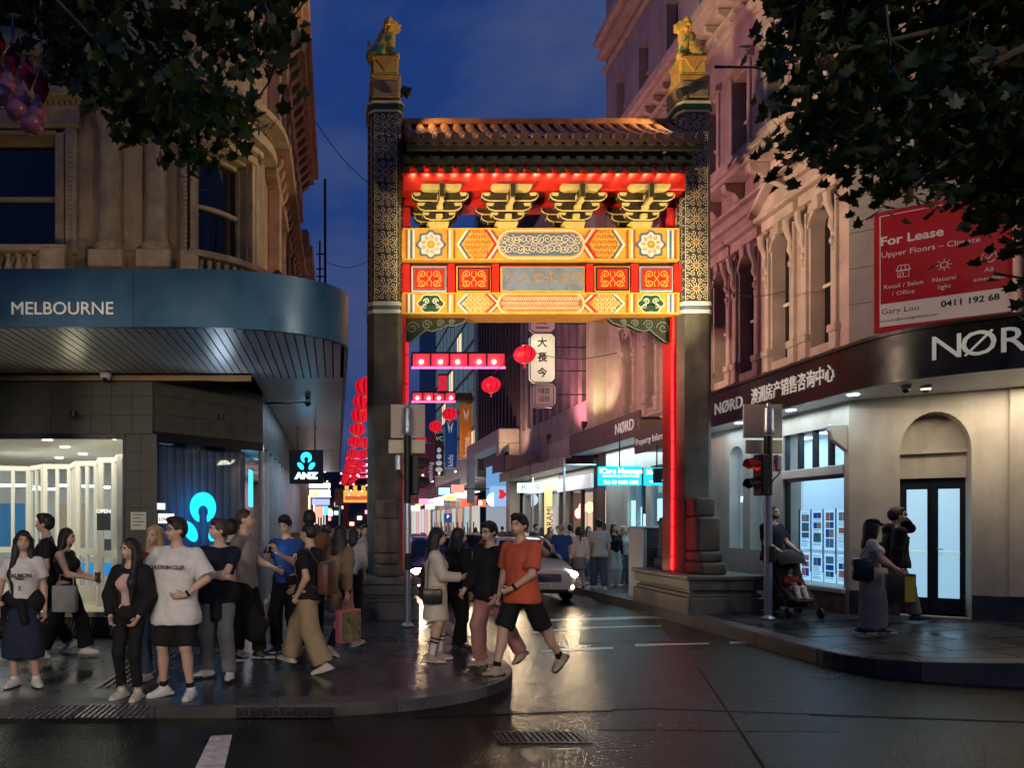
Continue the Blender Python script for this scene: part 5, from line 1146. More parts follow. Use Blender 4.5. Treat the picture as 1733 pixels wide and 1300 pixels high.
def sign(name, lab, px0, px1, py0, py1, Y, mat, texts=(), depth=.12, frame=None, group=None, hang=None):
    a, b = at(px0, py1, Y), at(px1, py0, Y); t = thing(name, lab, 'sign', ((a.x + b.x) / 2, Y, a.z), group)
    bx('sign_panel', mat, t, a.x, b.x, Y - depth / 2, Y + depth / 2, a.z, b.z)
    if frame:
        m = MB()
        for r_ in ((a.x - .02, b.x + .02, b.z, b.z + .025), (a.x - .02, b.x + .02, a.z - .025, a.z), (a.x - .02, a.x, a.z, b.z), (b.x, b.x + .02, a.z, b.z)): m.box(r_[0], r_[1], Y - depth / 2 - .005, Y + depth / 2 + .005, r_[2], r_[3])
        m.build('sign_frame', frame, t)
    for (s, px, py, size, mt) in texts:
        p = at(px, py, Y); text(s, (p.x, Y - depth / 2 - .006, p.z), size / F * Y, mt, t, extrude=.003, bold=.0015 * size / 10)
    if hang: m = MB(); m.tube([((a.x + b.x) / 2, Y, b.z), ((a.x + b.x) / 2, Y, hang)], .015, 6); m.build('sign_hanger', black_metal, t)
    return t
cyan = EM('cyan lightbox', (.02, .52, .78), 1.7); cw = EM('sign white', (1, 1, 1), 2.6); inkw = EM('pale lightbox', (.72, .95, .85), 2.0)
sign('massage_sign', 'bright cyan lightbox of a massage shop under the right awning', 1013, 1084, 790, 822, 17.0, cyan, (('iCare Massage', 1049, 798, 12.5, cw), ('Remedial Deep Relax Massage', 1049, 806, 5, cw), ('Tel: 03 9600 3638', 1049, 817, 8, cw)), hang=4.1)
sign('massage_sign', 'cyan lightbox partly hidden behind the small black sign', 1091, 1132, 792, 822, 16.2, cyan, (('Bbq', 1100, 800, 11, cw), ('open late', 1108, 815, 6, cw)), hang=3.7)
sign('hanging_sign', 'small black hanging sign with white letters beside the right pillar', 1107, 1144, 793, 817, 15.2, M('sign black', (.006, .008, .014), .65, spec=.2), (('N', 1141, 800, 11, cw), ('房产服务', 1136, 811, 9, cw)), hang=3.66)
sign('shop_lightbox', 'pale green lightbox with two characters beyond the grey awning', 876, 918, 818, 834, 22.5, inkw, (('长', 886, 826, 12, blk), ('今', 908, 826, 12, blk)), hang=3.9)
# vertical restaurant sign
pl_ = M('cream sign panel', (.62, .55, .46), .5, emit=.55, ecol=(1, .86, .62)); pk_ = M('dusky sign panel', (.40, .30, .30), .5, emit=.12, ecol=(1, .6, .6)); br_ = M('brown sign ink', (.03, .015, .015), .5)
vr = thing('restaurant_sign', 'tall octagonal hanging restaurant sign with dark characters', 'sign', tuple(at(915, 700, 23)))
def octsign(px0, px1, py0, py1, Y, mat, nm):
    a, b = at(px0, py1, Y), at(px1, py0, Y); c = .12; pts = [(a.x + c, a.z), (b.x - c, a.z), (b.x, a.z + c), (b.x, b.z - c), (b.x - c, b.z), (a.x + c, b.z), (a.x, b.z - c), (a.x, a.z + c)]
    m = MB(); m.prism(pts, Y - .1, Y + .1, 'xz'); o = m.build(nm, mat, vr, bevel=.01); q = ribbon(pts + [pts[0]], .03); paint_sheet([('panel_border', br_, q)], o, (0, Y - .1, 0), (1, 0, 0), (0, 0, 1)); return o
octsign(896, 938, 520, 564, 23, pk_, 'top_panel'); octsign(896, 938, 566, 648, 23, pl_, 'middle_panel'); octsign(899, 940, 650, 690, 23, pk_, 'bottom_panel')
for s, px, py, z in (('大', 916, 582, 17), ('長', 916, 607, 17), ('今', 916, 633, 17), ('대장', 919.5, 663, 10.5), ('금인', 919.5, 677, 10.5), ('BBQ', 915, 547, 9), ('Restaurant', 916, 556, 5)):
    p = at(px, py, 23); text(s, (p.x, 22.89, p.z), z / F * 23, br_, vr, extrude=.003, bold=.008 if len(s) == 1 else .002)
a, b = at(904, 686, 23), at(935, 654, 23); paint_sheet([('panel_ring', br_, ribbon([(a.x, a.z), (b.x, a.z), (b.x, b.z), (a.x, b.z), (a.x, a.z)], .025))], vr, (0, 22.9, 0), (1, 0, 0), (0, 0, 1))
for py in (548, 588, 628, 668): m = MB(); p = at(938, py, 23); m.tube([tuple(p), (XR, 23, p.z)], .02, 6); m.build('sign_arm', black_metal, vr)
spot('sign_lamp', tuple(at(917, 556, 22.4)), tuple(at(917, 620, 23)), 16, (1, .85, .6), 90, parent=vr)
# grey awning and shopfronts 21.8 - 30
a4 = thing('shop_awning', 'long pale grey awning beyond the massage shop', 'awning', (7.7, 26, 4))
bx('fascia', pinkaw, a4, 7.5, 7.56, 22.6, 31.5, 3.72, 4.05); bx('awning_roof', pinkaw, a4, 7.5, XR, 25.3, 31.5, 4.05, 4.1); bx('awning_soffit', sofm, a4, 7.56, XR, 22.6, 31.5, 3.75, 3.8)
def shopfront(lab, y0, y1, top, glow, es, frame, riser=.5, n=3, door=None):
    t = thing('shopfront', lab, 'shopfront', (XR, (y0 + y1) / 2, .1))
    bx('lit_interior', EM('glow ' + lab[:18], glow, es), t, XR + .9, XR + .92, y0, y1, riser, top)
    bx('interior_return', M('shop return', (.4, .35, .3), .7), t, XR + .02, XR + .9, y1 - .04, y1, .1, top); bx('interior_floor', M('shop return', (.4, .35, .3), .7), t, XR + .02, XR + .9, y0, y1, .1, riser - .02); bx('shop_header', frame, t, XR - .05, XR + .1, y0, y1, top, 4.3); bx('stall_riser', frame, t, XR - .02, XR + .02, y0, y1, .1, riser)
    bx('shop_pane', clear_glass, t, XR - .005, XR + .0, y0, y1, riser, top)
    for y in np.linspace(y0, y1, n + 1): bx('shop_mullion', frame, t, XR - .06, XR + .06, y - .06, y + .06, .1, top)
    return t
dkf = M('dark shop frame', (.03, .025, .022), .4)
s1 = shopfront('dark framed restaurant window with warm interior beyond the massage shop', 22.7, 26.2, 3.0, (1, .62, .42), .9, dkf, n=3)
for i, (y, c) in enumerate(((23.3, (1, .25, .15)), (24.3, (.9, .8, .2)), (25.4, (1, .4, .3)), (25.0, (.9, .5, .3)))):
    m = MB(); m.ball((XR + .4, y, 2.2 + .2 * (i % 2)), (.14, .14, .2)); m.build('lit_lantern', EM('inner lantern %d' % i, c, 4), s1)
bx('mural_panel', M('dark floral mural', (.07, .02, .02), .6, var=.9, vs=7), s1, XR - .04, XR + .0, 21.86, 22.64, .1, 3.0)
bx('header_sign', M('pale header', (.5, .5, .55), .5, emit=.3, ecol=(.8, .85, 1)), s1, XR - .14, XR - .06, 22.7, 26.2, 3.02, 3.5)
s2 = shopfront('pale shopfront with a gilt lettered pillar', 26.3, 31.3, 3.1, (.75, .85, .85), .55, M('pale frame', (.45, .45, .43), .5), n=2)
bx('gilt_pillar', M('gilt lit pillar', (.6, .45, .15), .5, emit=.7, ecol=(1, .8, .4)), s2, XR - .3, XR - .1, 26.9, 27.3, .1, 3.2); text('BARAMI', (XR - .2, 26.89, 1.9), .34, blk, s2, rotate=R(90), extrude=.002)
for (y, h) in ((26.25, 3.6), (22.62, 3.7)): bx('awning_post', galv, a4, 7.52, 7.58, y, y + .06, .14, h)
# ribbed brown building
b3 = thing('ribbed_building', 'dark brown building clad in tall vertical ribs', 'building', (9, 36, 0))
brown = M('brown cladding', (.10, .055, .045), .6, var=.3, vs=2); brown2 = M('brown fin', (.17, .10, .08), .55, var=.25, vs=2, streak=.3)
bx('wall', brown, b3, XR + .3, XR + 4, 32.1, 41.5, 4.6, 20.6)
for i in range(13): y = 32.15 + i * .72; bx('fin', brown2, b3, XR - .1, XR + .3, y, y + .2, 5.0, 20.6)
bx('end_pier', creamw, b3, XR - .15, XR + .4, 41.2, 41.9, 4.6, 20.6, .02)
pt = thing('portal_frame', 'big pale portal with rounded corner around a blue lit shop entrance', 'shop portal', (8.4, 36, 0))
pale = M('pale portal', (.55, .48, .42), .6, var=.1)
Yf = 31.6
pa, pb = at(838, 870, 33), at(886, 737, 33)
bx('portal_head', pale, pt, 7.6, XR, 32, 40, 5.6, 6.3, .05); bx('portal_post', pale, pt, 8.1, XR, 32, 32.7, .1, 5.6, .04); bx('portal_post', pale, pt, 7.6, 8.0, 39.5, 40, 3.0, 5.6, .04)
bx('portal_back', EM('portal blue light', (.22, .48, .9), .75), pt, XR + .02, XR + .05, 32.8, 39.4, 3.0, 5.6); bx('portal_shop', EM('portal shop light', (.75, .85, 1), .4), pt, XR + .02, XR + .05, 32.8, 39.4, .5, 2.9)
m = MB(); m.prism([(7.6, 5.6), (7.6, 5.0), (7.75, 5.35), (8.1, 5.6)], 32.0, 32.5, 'xz'); m.build('portal_curve', pale, pt)
a5 = thing('shop_awning', 'small cream awning box in front of the blue portal', 'awning', (7.2, 31, 3.9)); bx('awning_box', M('cream awning box', (.5, .42, .34), .6, streak=.3, var=.1), a5, 7.2, XR, 29.2, 31.4, 4.15, 4.75, .02); bx('awning_return', M('dusky fascia', (.13, .09, .10), .5), a5, 7.15, 7.2, 29.2, 31.4, 4.1, 4.8)
ks = sign('lightbox_sign', 'pale blue lightbox with a red forked emblem and white half disc', 829, 866, 823, 857, 33.5, EM('pale blue lightbox', (.35, .62, 1.0), .9), ())
p = at(849, 838, 33.4); kk = [(-.34, .24), (-.1, .24), (.05, .05), (.5, .3), (.56, .22), (.22, 0), (.6, -.16), (.56, -.26), (.06, -.1), (-.1, -.26), (-.34, -.26), (-.26, 0)]
m = MB(); m.prism([(p.x + .15 + x * .9, p.z + .05 + y * .9) for x, y in kk], 33.42, 33.43, 'xz'); m.build('emblem', EM('emblem red', (.7, .02, .04), 1.2), ks)
m = MB(); p = at(825, 846, 33.4); m.prism([(p.x + .3, p.z - .33)] + [(p.x + .3 - .33 * math.sin(t), p.z - .33 * math.cos(t)) for t in [PI * i / 12 for i in range(13)]], 33.38, 33.42, 'xz'); m.build('half_disc', EM('disc white', (.8, .9, 1), 3), ks)
sign('awning_banner', 'red and white strip sign under the far awnings', 780, 822, 846, 858, 44, EM('red strip', (1, .10, .04), 2.2), (('美食', 808, 852, 9, cw),))
# glass building and far towers
b4 = thing('glazed_building', 'pale building with gridded windows behind the banners', 'building', (9, 50, 0))
bx('wall', mauve, b4, XR + .1, XR + 5, 41.95, 60, 4.6, 19)
winm = M('dim window', (.10, .14, .15), .2, emit=.10, ecol=(.5, .8, .75)); winl = EM('lit office', (1, .8, .5), 1.0)
for i in range(10):
    for j in range(7):
        y = 42.4 + i * 1.75; z = 6.2 + j * 1.85; wn = bx('window', winl if (i * 7 + j * 3) % 11 == 0 else winm, b4, XR + .06, XR + .1, y, y + 1.5, z, z + 1.5); bx('glazing_bar', mauve, wn, XR + .03, XR + .06, y + .72, y + .78, z, z + 1.5)
bx('street_wall', M('far pink wall', (.5, .36, .34), .7, var=.2, vs=1), b4, XR - .2, XR + .1, 41.95, 60, 4.4, 6.1)
a6 = thing('shop_awning', 'long far awning lit white underneath on the right', 'awning', (7.6, 52, 4)); bx('fascia', M('far awning fascia', (.36, .40, .38), .5), a6, 7.3, 7.4, 41, 62, 3.7, 4.5); bx('lit_soffit', EM('soffit light', (.85, 1, .95), 2.4), a6, 7.4, XR, 41, 62, 3.7, 3.75)
for i in range(9): bx('soffit_lamp', EM('soffit lamp', (.8, .9, 1), 16), a6, 7.5, 7.8, 41.5 + i * 2.2, 41.9 + i * 2.2, 3.6, 3.68)
s3 = thing('shopfront', 'row of bright far shop windows under the long awning', 'shopfront', (XR, 52, .1))
for i in range(8):
    y = 41.3 + i * 2.5; c = [(1, .9, .8), (.7, .9, 1), (1, .6, .4), (1, .95, .85), (1, .4, .35), (.8, 1, .9), (1, .8, .5), (.7, .8, 1)][i]
    bx('lit_window', EM('far shop %d' % i, c, .6), s3, XR - .02, XR + .06, y, y + 2.1, .5, 2.9); bx('shop_header', M('far header %d' % (i % 3), ((.3, .05, .05), (.05, .07, .12), (.25, .2, .12))[i % 3], .5, emit=.2), s3, XR - .12, XR - .03, y, y + 2.1, 2.9, 3.5); [bx('window_display', M('shop display %d' % (k_ % 3), ((.03, .02, .02), (.2, .1, .06), (.08, .1, .14))[k_ % 3], .7), s3, XR - .06, XR - .03, y + .15 + .55 * k_, y + .45 + .55 * k_, .5, 1.2 + .35 * ((i + k_) % 3)) for k_ in range(4)]; bx('pier', M('far pink wall', (.5, .36, .34), .7), s3, XR - .1, XR + .08, y + 2.1, y + 2.5, .1, 3.7)
b5 = thing('office_tower', 'tall dark tower with a few lit windows far down the street', 'building', (14, 85, 0)); bx('wall', M('tower cladding', (.05, .06, .08), .4, var=.2), b5, 11.5, 22, 80, 95, 0, 34)
for i in range(4):
    for j in range(9): wn = bx('window', EM('tower light', (1, .85, .6), .8) if (i * 5 + j * 7) % 6 == 0 else M('tower glass', (.04, .06, .09), .2), b5, 11.9 + i * 1.9, 13.1 + i * 1.9, 79.9, 80, 10 + j * 2.5, 11.6 + j * 2.5)
b6 = thing('shop_building', 'red brick shop building far down the right side', 'building', (9, 75, 0)); bx('wall', M('far brick', (.30, .10, .08), .7, var=.3), b6, XR, XR + 4, 62.2, 79, 0, 10); bx('awning', M('far red awning', (.35, .03, .05), .5), b6, 7.2, XR, 62.2, 79, 3.6, 5.0)
for i in range(7): bx('lit_window', EM('far window %d' % (i % 3), ((1, .8, .6), (1, .5, .6), (.7, .9, 1))[i % 3], .8), b6, XR - .04, XR, 62.6 + i * 2.3, 64.4 + i * 2.3, .5, 3.2)
b7 = thing('shop_building', 'tall dark building closing the street far beyond the second gate', 'building', (4, 150, 0)); bx('wall', M('far dark wall', (.12, .09, .10), .7, var=.3), b7, -6, 22, 150, 160, 0, 13)
for i in range(16): bx('lit_sign', EM('far sign %d' % (i % 5), ((1, .8, .6), (1, .3, .35), (.5, .8, 1), (1, .9, .8), (1, .5, .3))[i % 5], 2.5), b7, -4 + (i * 1.7) % 22, -3 + (i * 1.7) % 22, 149.8, 150, 1 + (i * 1.3) % 5, 1.8 + (i * 1.3) % 5)
b8 = thing('shop_building', 'row of lit shops far down the left side', 'building', (-2, 60, 0)); bx('wall', redstone, b8, -6, -1.5, 30.1, 120, 0, 7.0)
sgn = ((30.8, 3.6, (1, .9, .85)), (33, 2.2, (.7, .85, 1)), (36, 3.3, (1, .75, .5)), (40, 2.6, (1, .35, .4)), (44, 3.4, (.9, .95, 1)), (50, 2.8, (1, .6, .3)), (58, 3.2, (1, .3, .3)), (70, 2.5, (.6, .9, 1)), (85, 3, (1, .8, .6)))
for y, z, c in sgn: bx('lit_shopfront', EM('left shop %s' % y, c, 2.0), b8, -1.5, -1.46, y, y + 1.6, .6, z)
# blade signs on the left side of the street
for i, (px0, px1, py0, py1, Y, c, lab) in enumerate(((523, 559, 818, 826, 33, (.85, .95, 1), 'white strip lightbox below the square hanging sign'), (524, 559, 829, 842, 34, (.85, 1, .95), 'pale lightbox with a yellow spot below the square hanging sign'), (532, 547, 857, 876, 40, (1, .25, .2), 'small red lit board down the left side'), (547, 555, 857, 872, 42, (.1, .7, .9), 'small turquoise lit board down the left side'), (556, 563, 864, 874, 50, (1, .9, .85), 'tiny white lit board down the left side'), (528, 558, 845, 855, 36, (.25, .3, .8), 'violet lit strip down the left side'))):
    sign('blade_sign', lab, px0, px1, py0, py1, Y, EM('blade %d' % i, c, 2.2), (), hang=4.1)
p = at(533, 836, 33.9); m = MB(); m.lathe([(.18, 0), (.18, .02)], (p.x, 33.92, p.z), 16, 'y'); m.build('sign_spot', EM('spot yellow', (1, .85, .2), 2.4), bpy.data.objects['blade_sign.001'])
rs = random.Random(21)
ORD = 'first second third fourth fifth sixth seventh eighth ninth tenth eleventh twelfth thirteenth fourteenth fifteenth sixteenth seventeenth eighteenth'.split()
hues = ((1, .25, .2), (1, .85, .7), (.4, .75, 1), (1, .6, .2), (.9, .95, 1), (1, .3, .5), (.5, 1, .8))
for i in range(18):  # lit signs added to fill and brighten the far street
    Y = 38 + i * 2.6; px = PX0 + F * (7.0 + rs.uniform(-.5, .9)) / Y; py = PY0 - rs.uniform(1.2, 2.2) * F / Y; c = hues[i % 7]
    t = thing('blade_sign', '%s lit blade sign added among the far right shops, %s from the gate' % (('red', 'cream', 'light blue', 'orange', 'white', 'pink', 'mint')[i % 7], ORD[i]), 'sign', tuple(at(px, py, Y)), 'small added lit signs far down the right side'); p = at(px, py, Y); bx('sign_panel', EM('far blade %d' % (i % 7), c, 1.8), t, p.x - .35, p.x + .35, Y - .06, Y + .06, p.z - .22, p.z + .22); bx('sign_arm', black_metal, t, p.x + .35, XR, Y - .02, Y + .02, p.z - .02, p.z + .02)
for i in range(5):  # bulb strings added to brighten the far street
    Y = 46 + i * 11.0; t = thing('added_bulb_string', 'added string of small bulbs across the far street, %s from the gate' % ORD[i], 'string lights', (4, Y, 5.2), 'added strings of bulbs over the far street')
    for k in range(9): m = MB(); m.ball((-.8 + k * 1.1, Y, 5.3 - .35 * math.sin(PI * k / 8)), .075, 6, 5); m.build('bulb', EM('string bulb %d' % (k % 3), ((1, .8, .55), (1, .5, .4), (.9, .95, 1))[k % 3], 3), t)
    m = MB(); m.tube([(-1.4, Y, 5.5)] + [(-.8 + k * 1.1, Y, 5.36 - .35 * math.sin(PI * k / 8)) for k in range(9)] + [(XR, Y, 5.5)], .012, 4); m.build('cable', wire_m, t)
# ------------------------------------------------------------------ banners
def banner(lab, px0, px1, py0, py1, Y, col, word, wpx, ink, rot=True):
    a, b = at(px0, py1, Y), at(px1, py0, Y); t = thing('street_banner', lab, 'banner', ((a.x + b.x) / 2, Y, a.z), 'vertical banners on the right facades')
    m = MB(); n = 12
    for i in range(n):
        x0, x1 = a.x + (b.x - a.x) * i / n, a.x + (b.x - a.x) * (i + 1) / n; f = lambda x: Y + .05 * math.sin((x - a.x) * 9)
        m.add([(x0, f(x0), a.z), (x1, f(x1), a.z), (x1, f(x1), b.z), (x0, f(x0), b.z)], [(0, 1, 2, 3)])
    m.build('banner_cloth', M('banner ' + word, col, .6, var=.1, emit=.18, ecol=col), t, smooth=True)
    p = at((px0 + px1) / 2 + wpx[0], wpx[1], Y); text(word, (p.x, Y - .08, p.z), wpx[2] / F * Y, ink, t, rotate=R(90) if rot else 0, extrude=.002)
    for z in (a.z, b.z): m = MB(); m.tube([(a.x, Y, z), (XR, Y, z)], .035, 6); m.build('banner_arm', pale, t)
    return t
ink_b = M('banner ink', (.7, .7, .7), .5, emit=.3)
bo = banner('orange banner lettered home', 778, 800, 684, 776, 44, (.85, .22, .02), 'home', (0, 757, 15), ink_b)
bb = banner('blue banner lettered kids', 753, 774, 711, 792, 48, (.015, .07, .28), 'kids', (-1, 780, 13), ink_b)
bv = banner('black and white banner lettered VC', 736, 751, 733, 806, 53, (.03, .02, .025), 'VC', (0, 743, 10), ink_b, False)
banner('purple banner lettered clothing', 721, 736, 750, 830, 58, (.12, .015, .05), 'clothing', (0, 800, 11), ink_b)
for t, px, py, Y in ((bo, 789, 700, 44), (bb, 762, 722, 48)):
    for s in (-1, 1): a, b, c = at(px + s * 5, py - 9, Y - .1), at(px + s * 2, py + 12, Y - .1), at(px + s * .5, py + 2, Y - .1); m = MB(); m.add([tuple(a), tuple(b), tuple(c)], [(0, 1, 2)]); m.build('banner_emblem', ink_b, t)
for k in range(4): p = at(743, 762 + k * 11, 52.9); m = MB(); m.ball(tuple(p), (.16 + .04 * k, .02, .2)); m.build('banner_figure', ink_b, bv)
m = MB(); p = at(787, 676, 44); m.box(p.x - .6, p.x + .6, 43.6, 44.4, p.z - .15, p.z + .35); m.build('banner_cap', M('banner cap', (.2, .08, .04), .6), bo, bevel=.04)
# ------------------------------------------------------------------ lanterns
lred_m = M('red lantern silk', (.75, .01, .03), .5, emit=.7, ecol=(1, .012, .04)); gold = M('lantern gold', (.7, .4, .1), .35, .6, emit=.2, ecol=(1, .5, .1))
lamp_core = EM('lantern bulb', (1, .75, .5), 30)
lbody = MB(); nseg, nr = 10, 40; v = []; f = []
for i in range(nseg + 1):
    t = PI * (.06 + .88 * i / nseg)
    for k in range(nr): a = 2 * PI * k / nr; r_ = math.sin(t) * (1 - .04 * (k % 2)); v.append((r_ * math.cos(a), r_ * math.sin(a), -.82 * math.cos(t)))
for i in range(nseg):
    for k in range(nr): f.append((i * nr + k, i * nr + (k + 1) % nr, (i + 1) * nr + (k + 1) % nr, (i + 1) * nr + k))
lbody.add(v, f); lbody.mi = [1 if (q % nr) % 4 == 0 else 0 for q in range(len(f))]; lb_me = lbody.mesh('lantern_body', (lred_m, M('lantern rib', (.3, .004, .01), .6, emit=.22, ecol=(1, .01, .03))), True, angle=80)
lc_me = MB().lathe([(.26, .74), (.28, .80), (.2, .86)], n=14).lathe([(.26, -.74), (.28, -.80), (.2, -.86)], n=14).mesh('lantern_cap', gold)
lu_me = MB().ball((0, -.62, .52), (.10, .10, .10), 8, 6).mesh('lantern_bulb', lamp_core)
lt_me = MB().tube([(0, 0, -.84), (0, 0, -1.25)], [.05, .09], 8).mesh('lantern_tassel', lred_m)
wire = M('cable black', (.01, .01, .01), .5)
def lantern(X, Y, z, r, lab, grp):
    t = thing('paper_lantern', lab, 'lantern', (X, Y, z), grp)
    for nm, me in (('lantern_body', lb_me), ('lantern_cap', lc_me), ('lantern_bulb', lu_me), ('lantern_tassel', lt_me)):
        if nm == 'lantern_tassel' and Y > 40: continue
        link(nm, me, t, scale=(r, r, r), local=True)
    return t
GL, GR = 'red lanterns strung along the left of the street', 'red lanterns strung along the right of the street'
L1 = [(620, 655, .36), (614, 680, .36), (609, 703, .36), (605, 727, .36), (600.5, 748, .36), (597, 768, .36), (594, 781, .36), (591, 790, .36), (588.5, 798, .36), (586, 805, .36), (584, 811, .36), (582, 816, .36)]
for i, (px, py, r_) in enumerate(L1):
    Y = 4.15 * F / (PY0 - py); lantern((px - PX0) / F * Y, Y, 6.0, r_, 'red lantern, %s in the left-hand string counted from the top' % ('first second third fourth fifth sixth seventh eighth ninth tenth eleventh twelfth'.split()[i]), GL)
L2 = [(888, 600), (831, 652), (761, 701), (737, 722), (712, 745), (697, 757)]
for i, (px, py) in enumerate(L2):
    Y = 4.15 * F / (PY0 - py); lantern((px - PX0) / F * Y, Y, 6.0, .29 if i else .27, 'red lantern, %s of the right-hand string from the nearest' % ('first second third fourth fifth sixth'.split()[i]), GR)
for i, (px, py) in enumerate(((619, 750), (613, 770), (607.5, 786), (603, 799), (599, 809), (595, 817))):
    Y = 4.15 * F / (PY0 - py); lantern((px - PX0) / F * Y, Y, 6.0, .36, 'red lantern, %s in the short string against the left pillar' % ('first second third fourth fifth sixth'.split()[i]), 'red lanterns in the short string by the left pillar')
cb = thing('lantern_cable', 'black cable carrying the right-hand red lanterns', 'cable', (4.6, 20, 6.3)); m = MB(); m.tube([((px - PX0) / F * (4.15 * F / (PY0 - py)), 4.15 * F / (PY0 - py), 6.28) for px, py in L2], .012, 6); m.build('cable', wire, cb)
cb = thing('lantern_cable', 'black cable carrying the left-hand red lanterns', 'cable', (.9, 20, 6.3)); m = MB(); m.tube([((px - PX0) / F * (4.15 * F / (PY0 - py)), 4.15 * F / (PY0 - py), 6.34) for px, py, r_ in L1], .012, 6); m.build('cable', wire, cb)
# red lit frames across the street
def lframe(lab, px0, px1, py0, py1, Y, n):
    a, b = at(px0, py1, Y), at(px1, py0, Y); t = thing('light_frame', lab, 'light frame', ((a.x + b.x) / 2, Y, a.z), 'red lit frames hung over the street')
    bx('frame_panel', M('frame red gauze', (.45, .05, .09), .5, emit=.55, ecol=(1, .03, .07)), t, a.x, b.x, Y - .01, Y + .01, a.z, b.z)
    for k, r_ in enumerate(((a.x, b.x, b.z, b.z + .05), (a.x, b.x, a.z - .05, a.z))): bx('frame_rail', black_metal if k == 0 else EM('red tube', (1, .04, .12), 9), t, r_[0], r_[1], Y - .04, Y + .04, r_[2], r_[3])
    for i in range(n + 1): x = a.x + (b.x - a.x) * i / n; bx('frame_post', black_metal, t, x - .02, x + .02, Y - .03, Y + .03, a.z, b.z)
    for i in range(n): x = a.x + (b.x - a.x) * (i + .5 + .2 * math.sin(i * 3)) / n; m = MB(); m.ball((x, Y - .06, (a.z + b.z) / 2 - .05), .05, 8, 6); m.build('bulb', lamp_core, t)
lframe('upper red lit frame hung over the street beside the left pillar', 697, 855, 599, 621, 20, 5)
lframe('lower red lit frame hung over the street beside the left pillar', 697, 771, 665, 679, 27, 4)
for i, (py0, py1, Y) in enumerate(((770, 776, 60), (783, 789, 68), (793, 800, 76), (803, 808, 82))): lframe('distant red lit frame, %s from the top, above the far gate' % 'first second third fourth'.split()[i], 586, 700, py0, py1, Y, 8)
hs_ = thing('street_lantern', 'small red lit lantern box hung between the red frames', 'lantern', tuple(at(749, 650, 24))); p = at(749, 650, 24); m = MB(); m.cbox(tuple(p), (.26, .26, .56)); m.build('lantern_glass', M('frame red gauze', (.45, .05, .09)), hs_); m = MB(); m.cbox((p.x, p.y, p.z + .3), (.3, .3, .05)); m.build('lantern_top', black_metal, hs_); m = MB(); m.cbox((p.x, p.y, p.z - .3), (.3, .3, .05)); m.build('lantern_foot', black_metal, hs_)
# far gate
fg = thing('gateway_arch', 'small distant painted gateway lit far down the street', 'gateway', (4, 86, 0))
for x in (1.1, 6.7): bx('pillar', M('far red pillar', (.3, .04, .03), .5), fg, x - .3, x + .3, 85.7, 86.3, 0, 5.9)
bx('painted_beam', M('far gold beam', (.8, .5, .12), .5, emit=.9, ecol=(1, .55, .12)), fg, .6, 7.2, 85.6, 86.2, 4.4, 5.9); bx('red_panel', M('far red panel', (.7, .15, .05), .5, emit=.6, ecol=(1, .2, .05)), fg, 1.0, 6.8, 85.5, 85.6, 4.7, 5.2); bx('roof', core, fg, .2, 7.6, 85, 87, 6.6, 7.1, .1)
for i in range(6): bx('bracket', M('far gold beam', (.8, .5, .12)), fg, 1 + i * 1.05, 1.5 + i * 1.05, 85.5, 86, 5.95, 6.5)
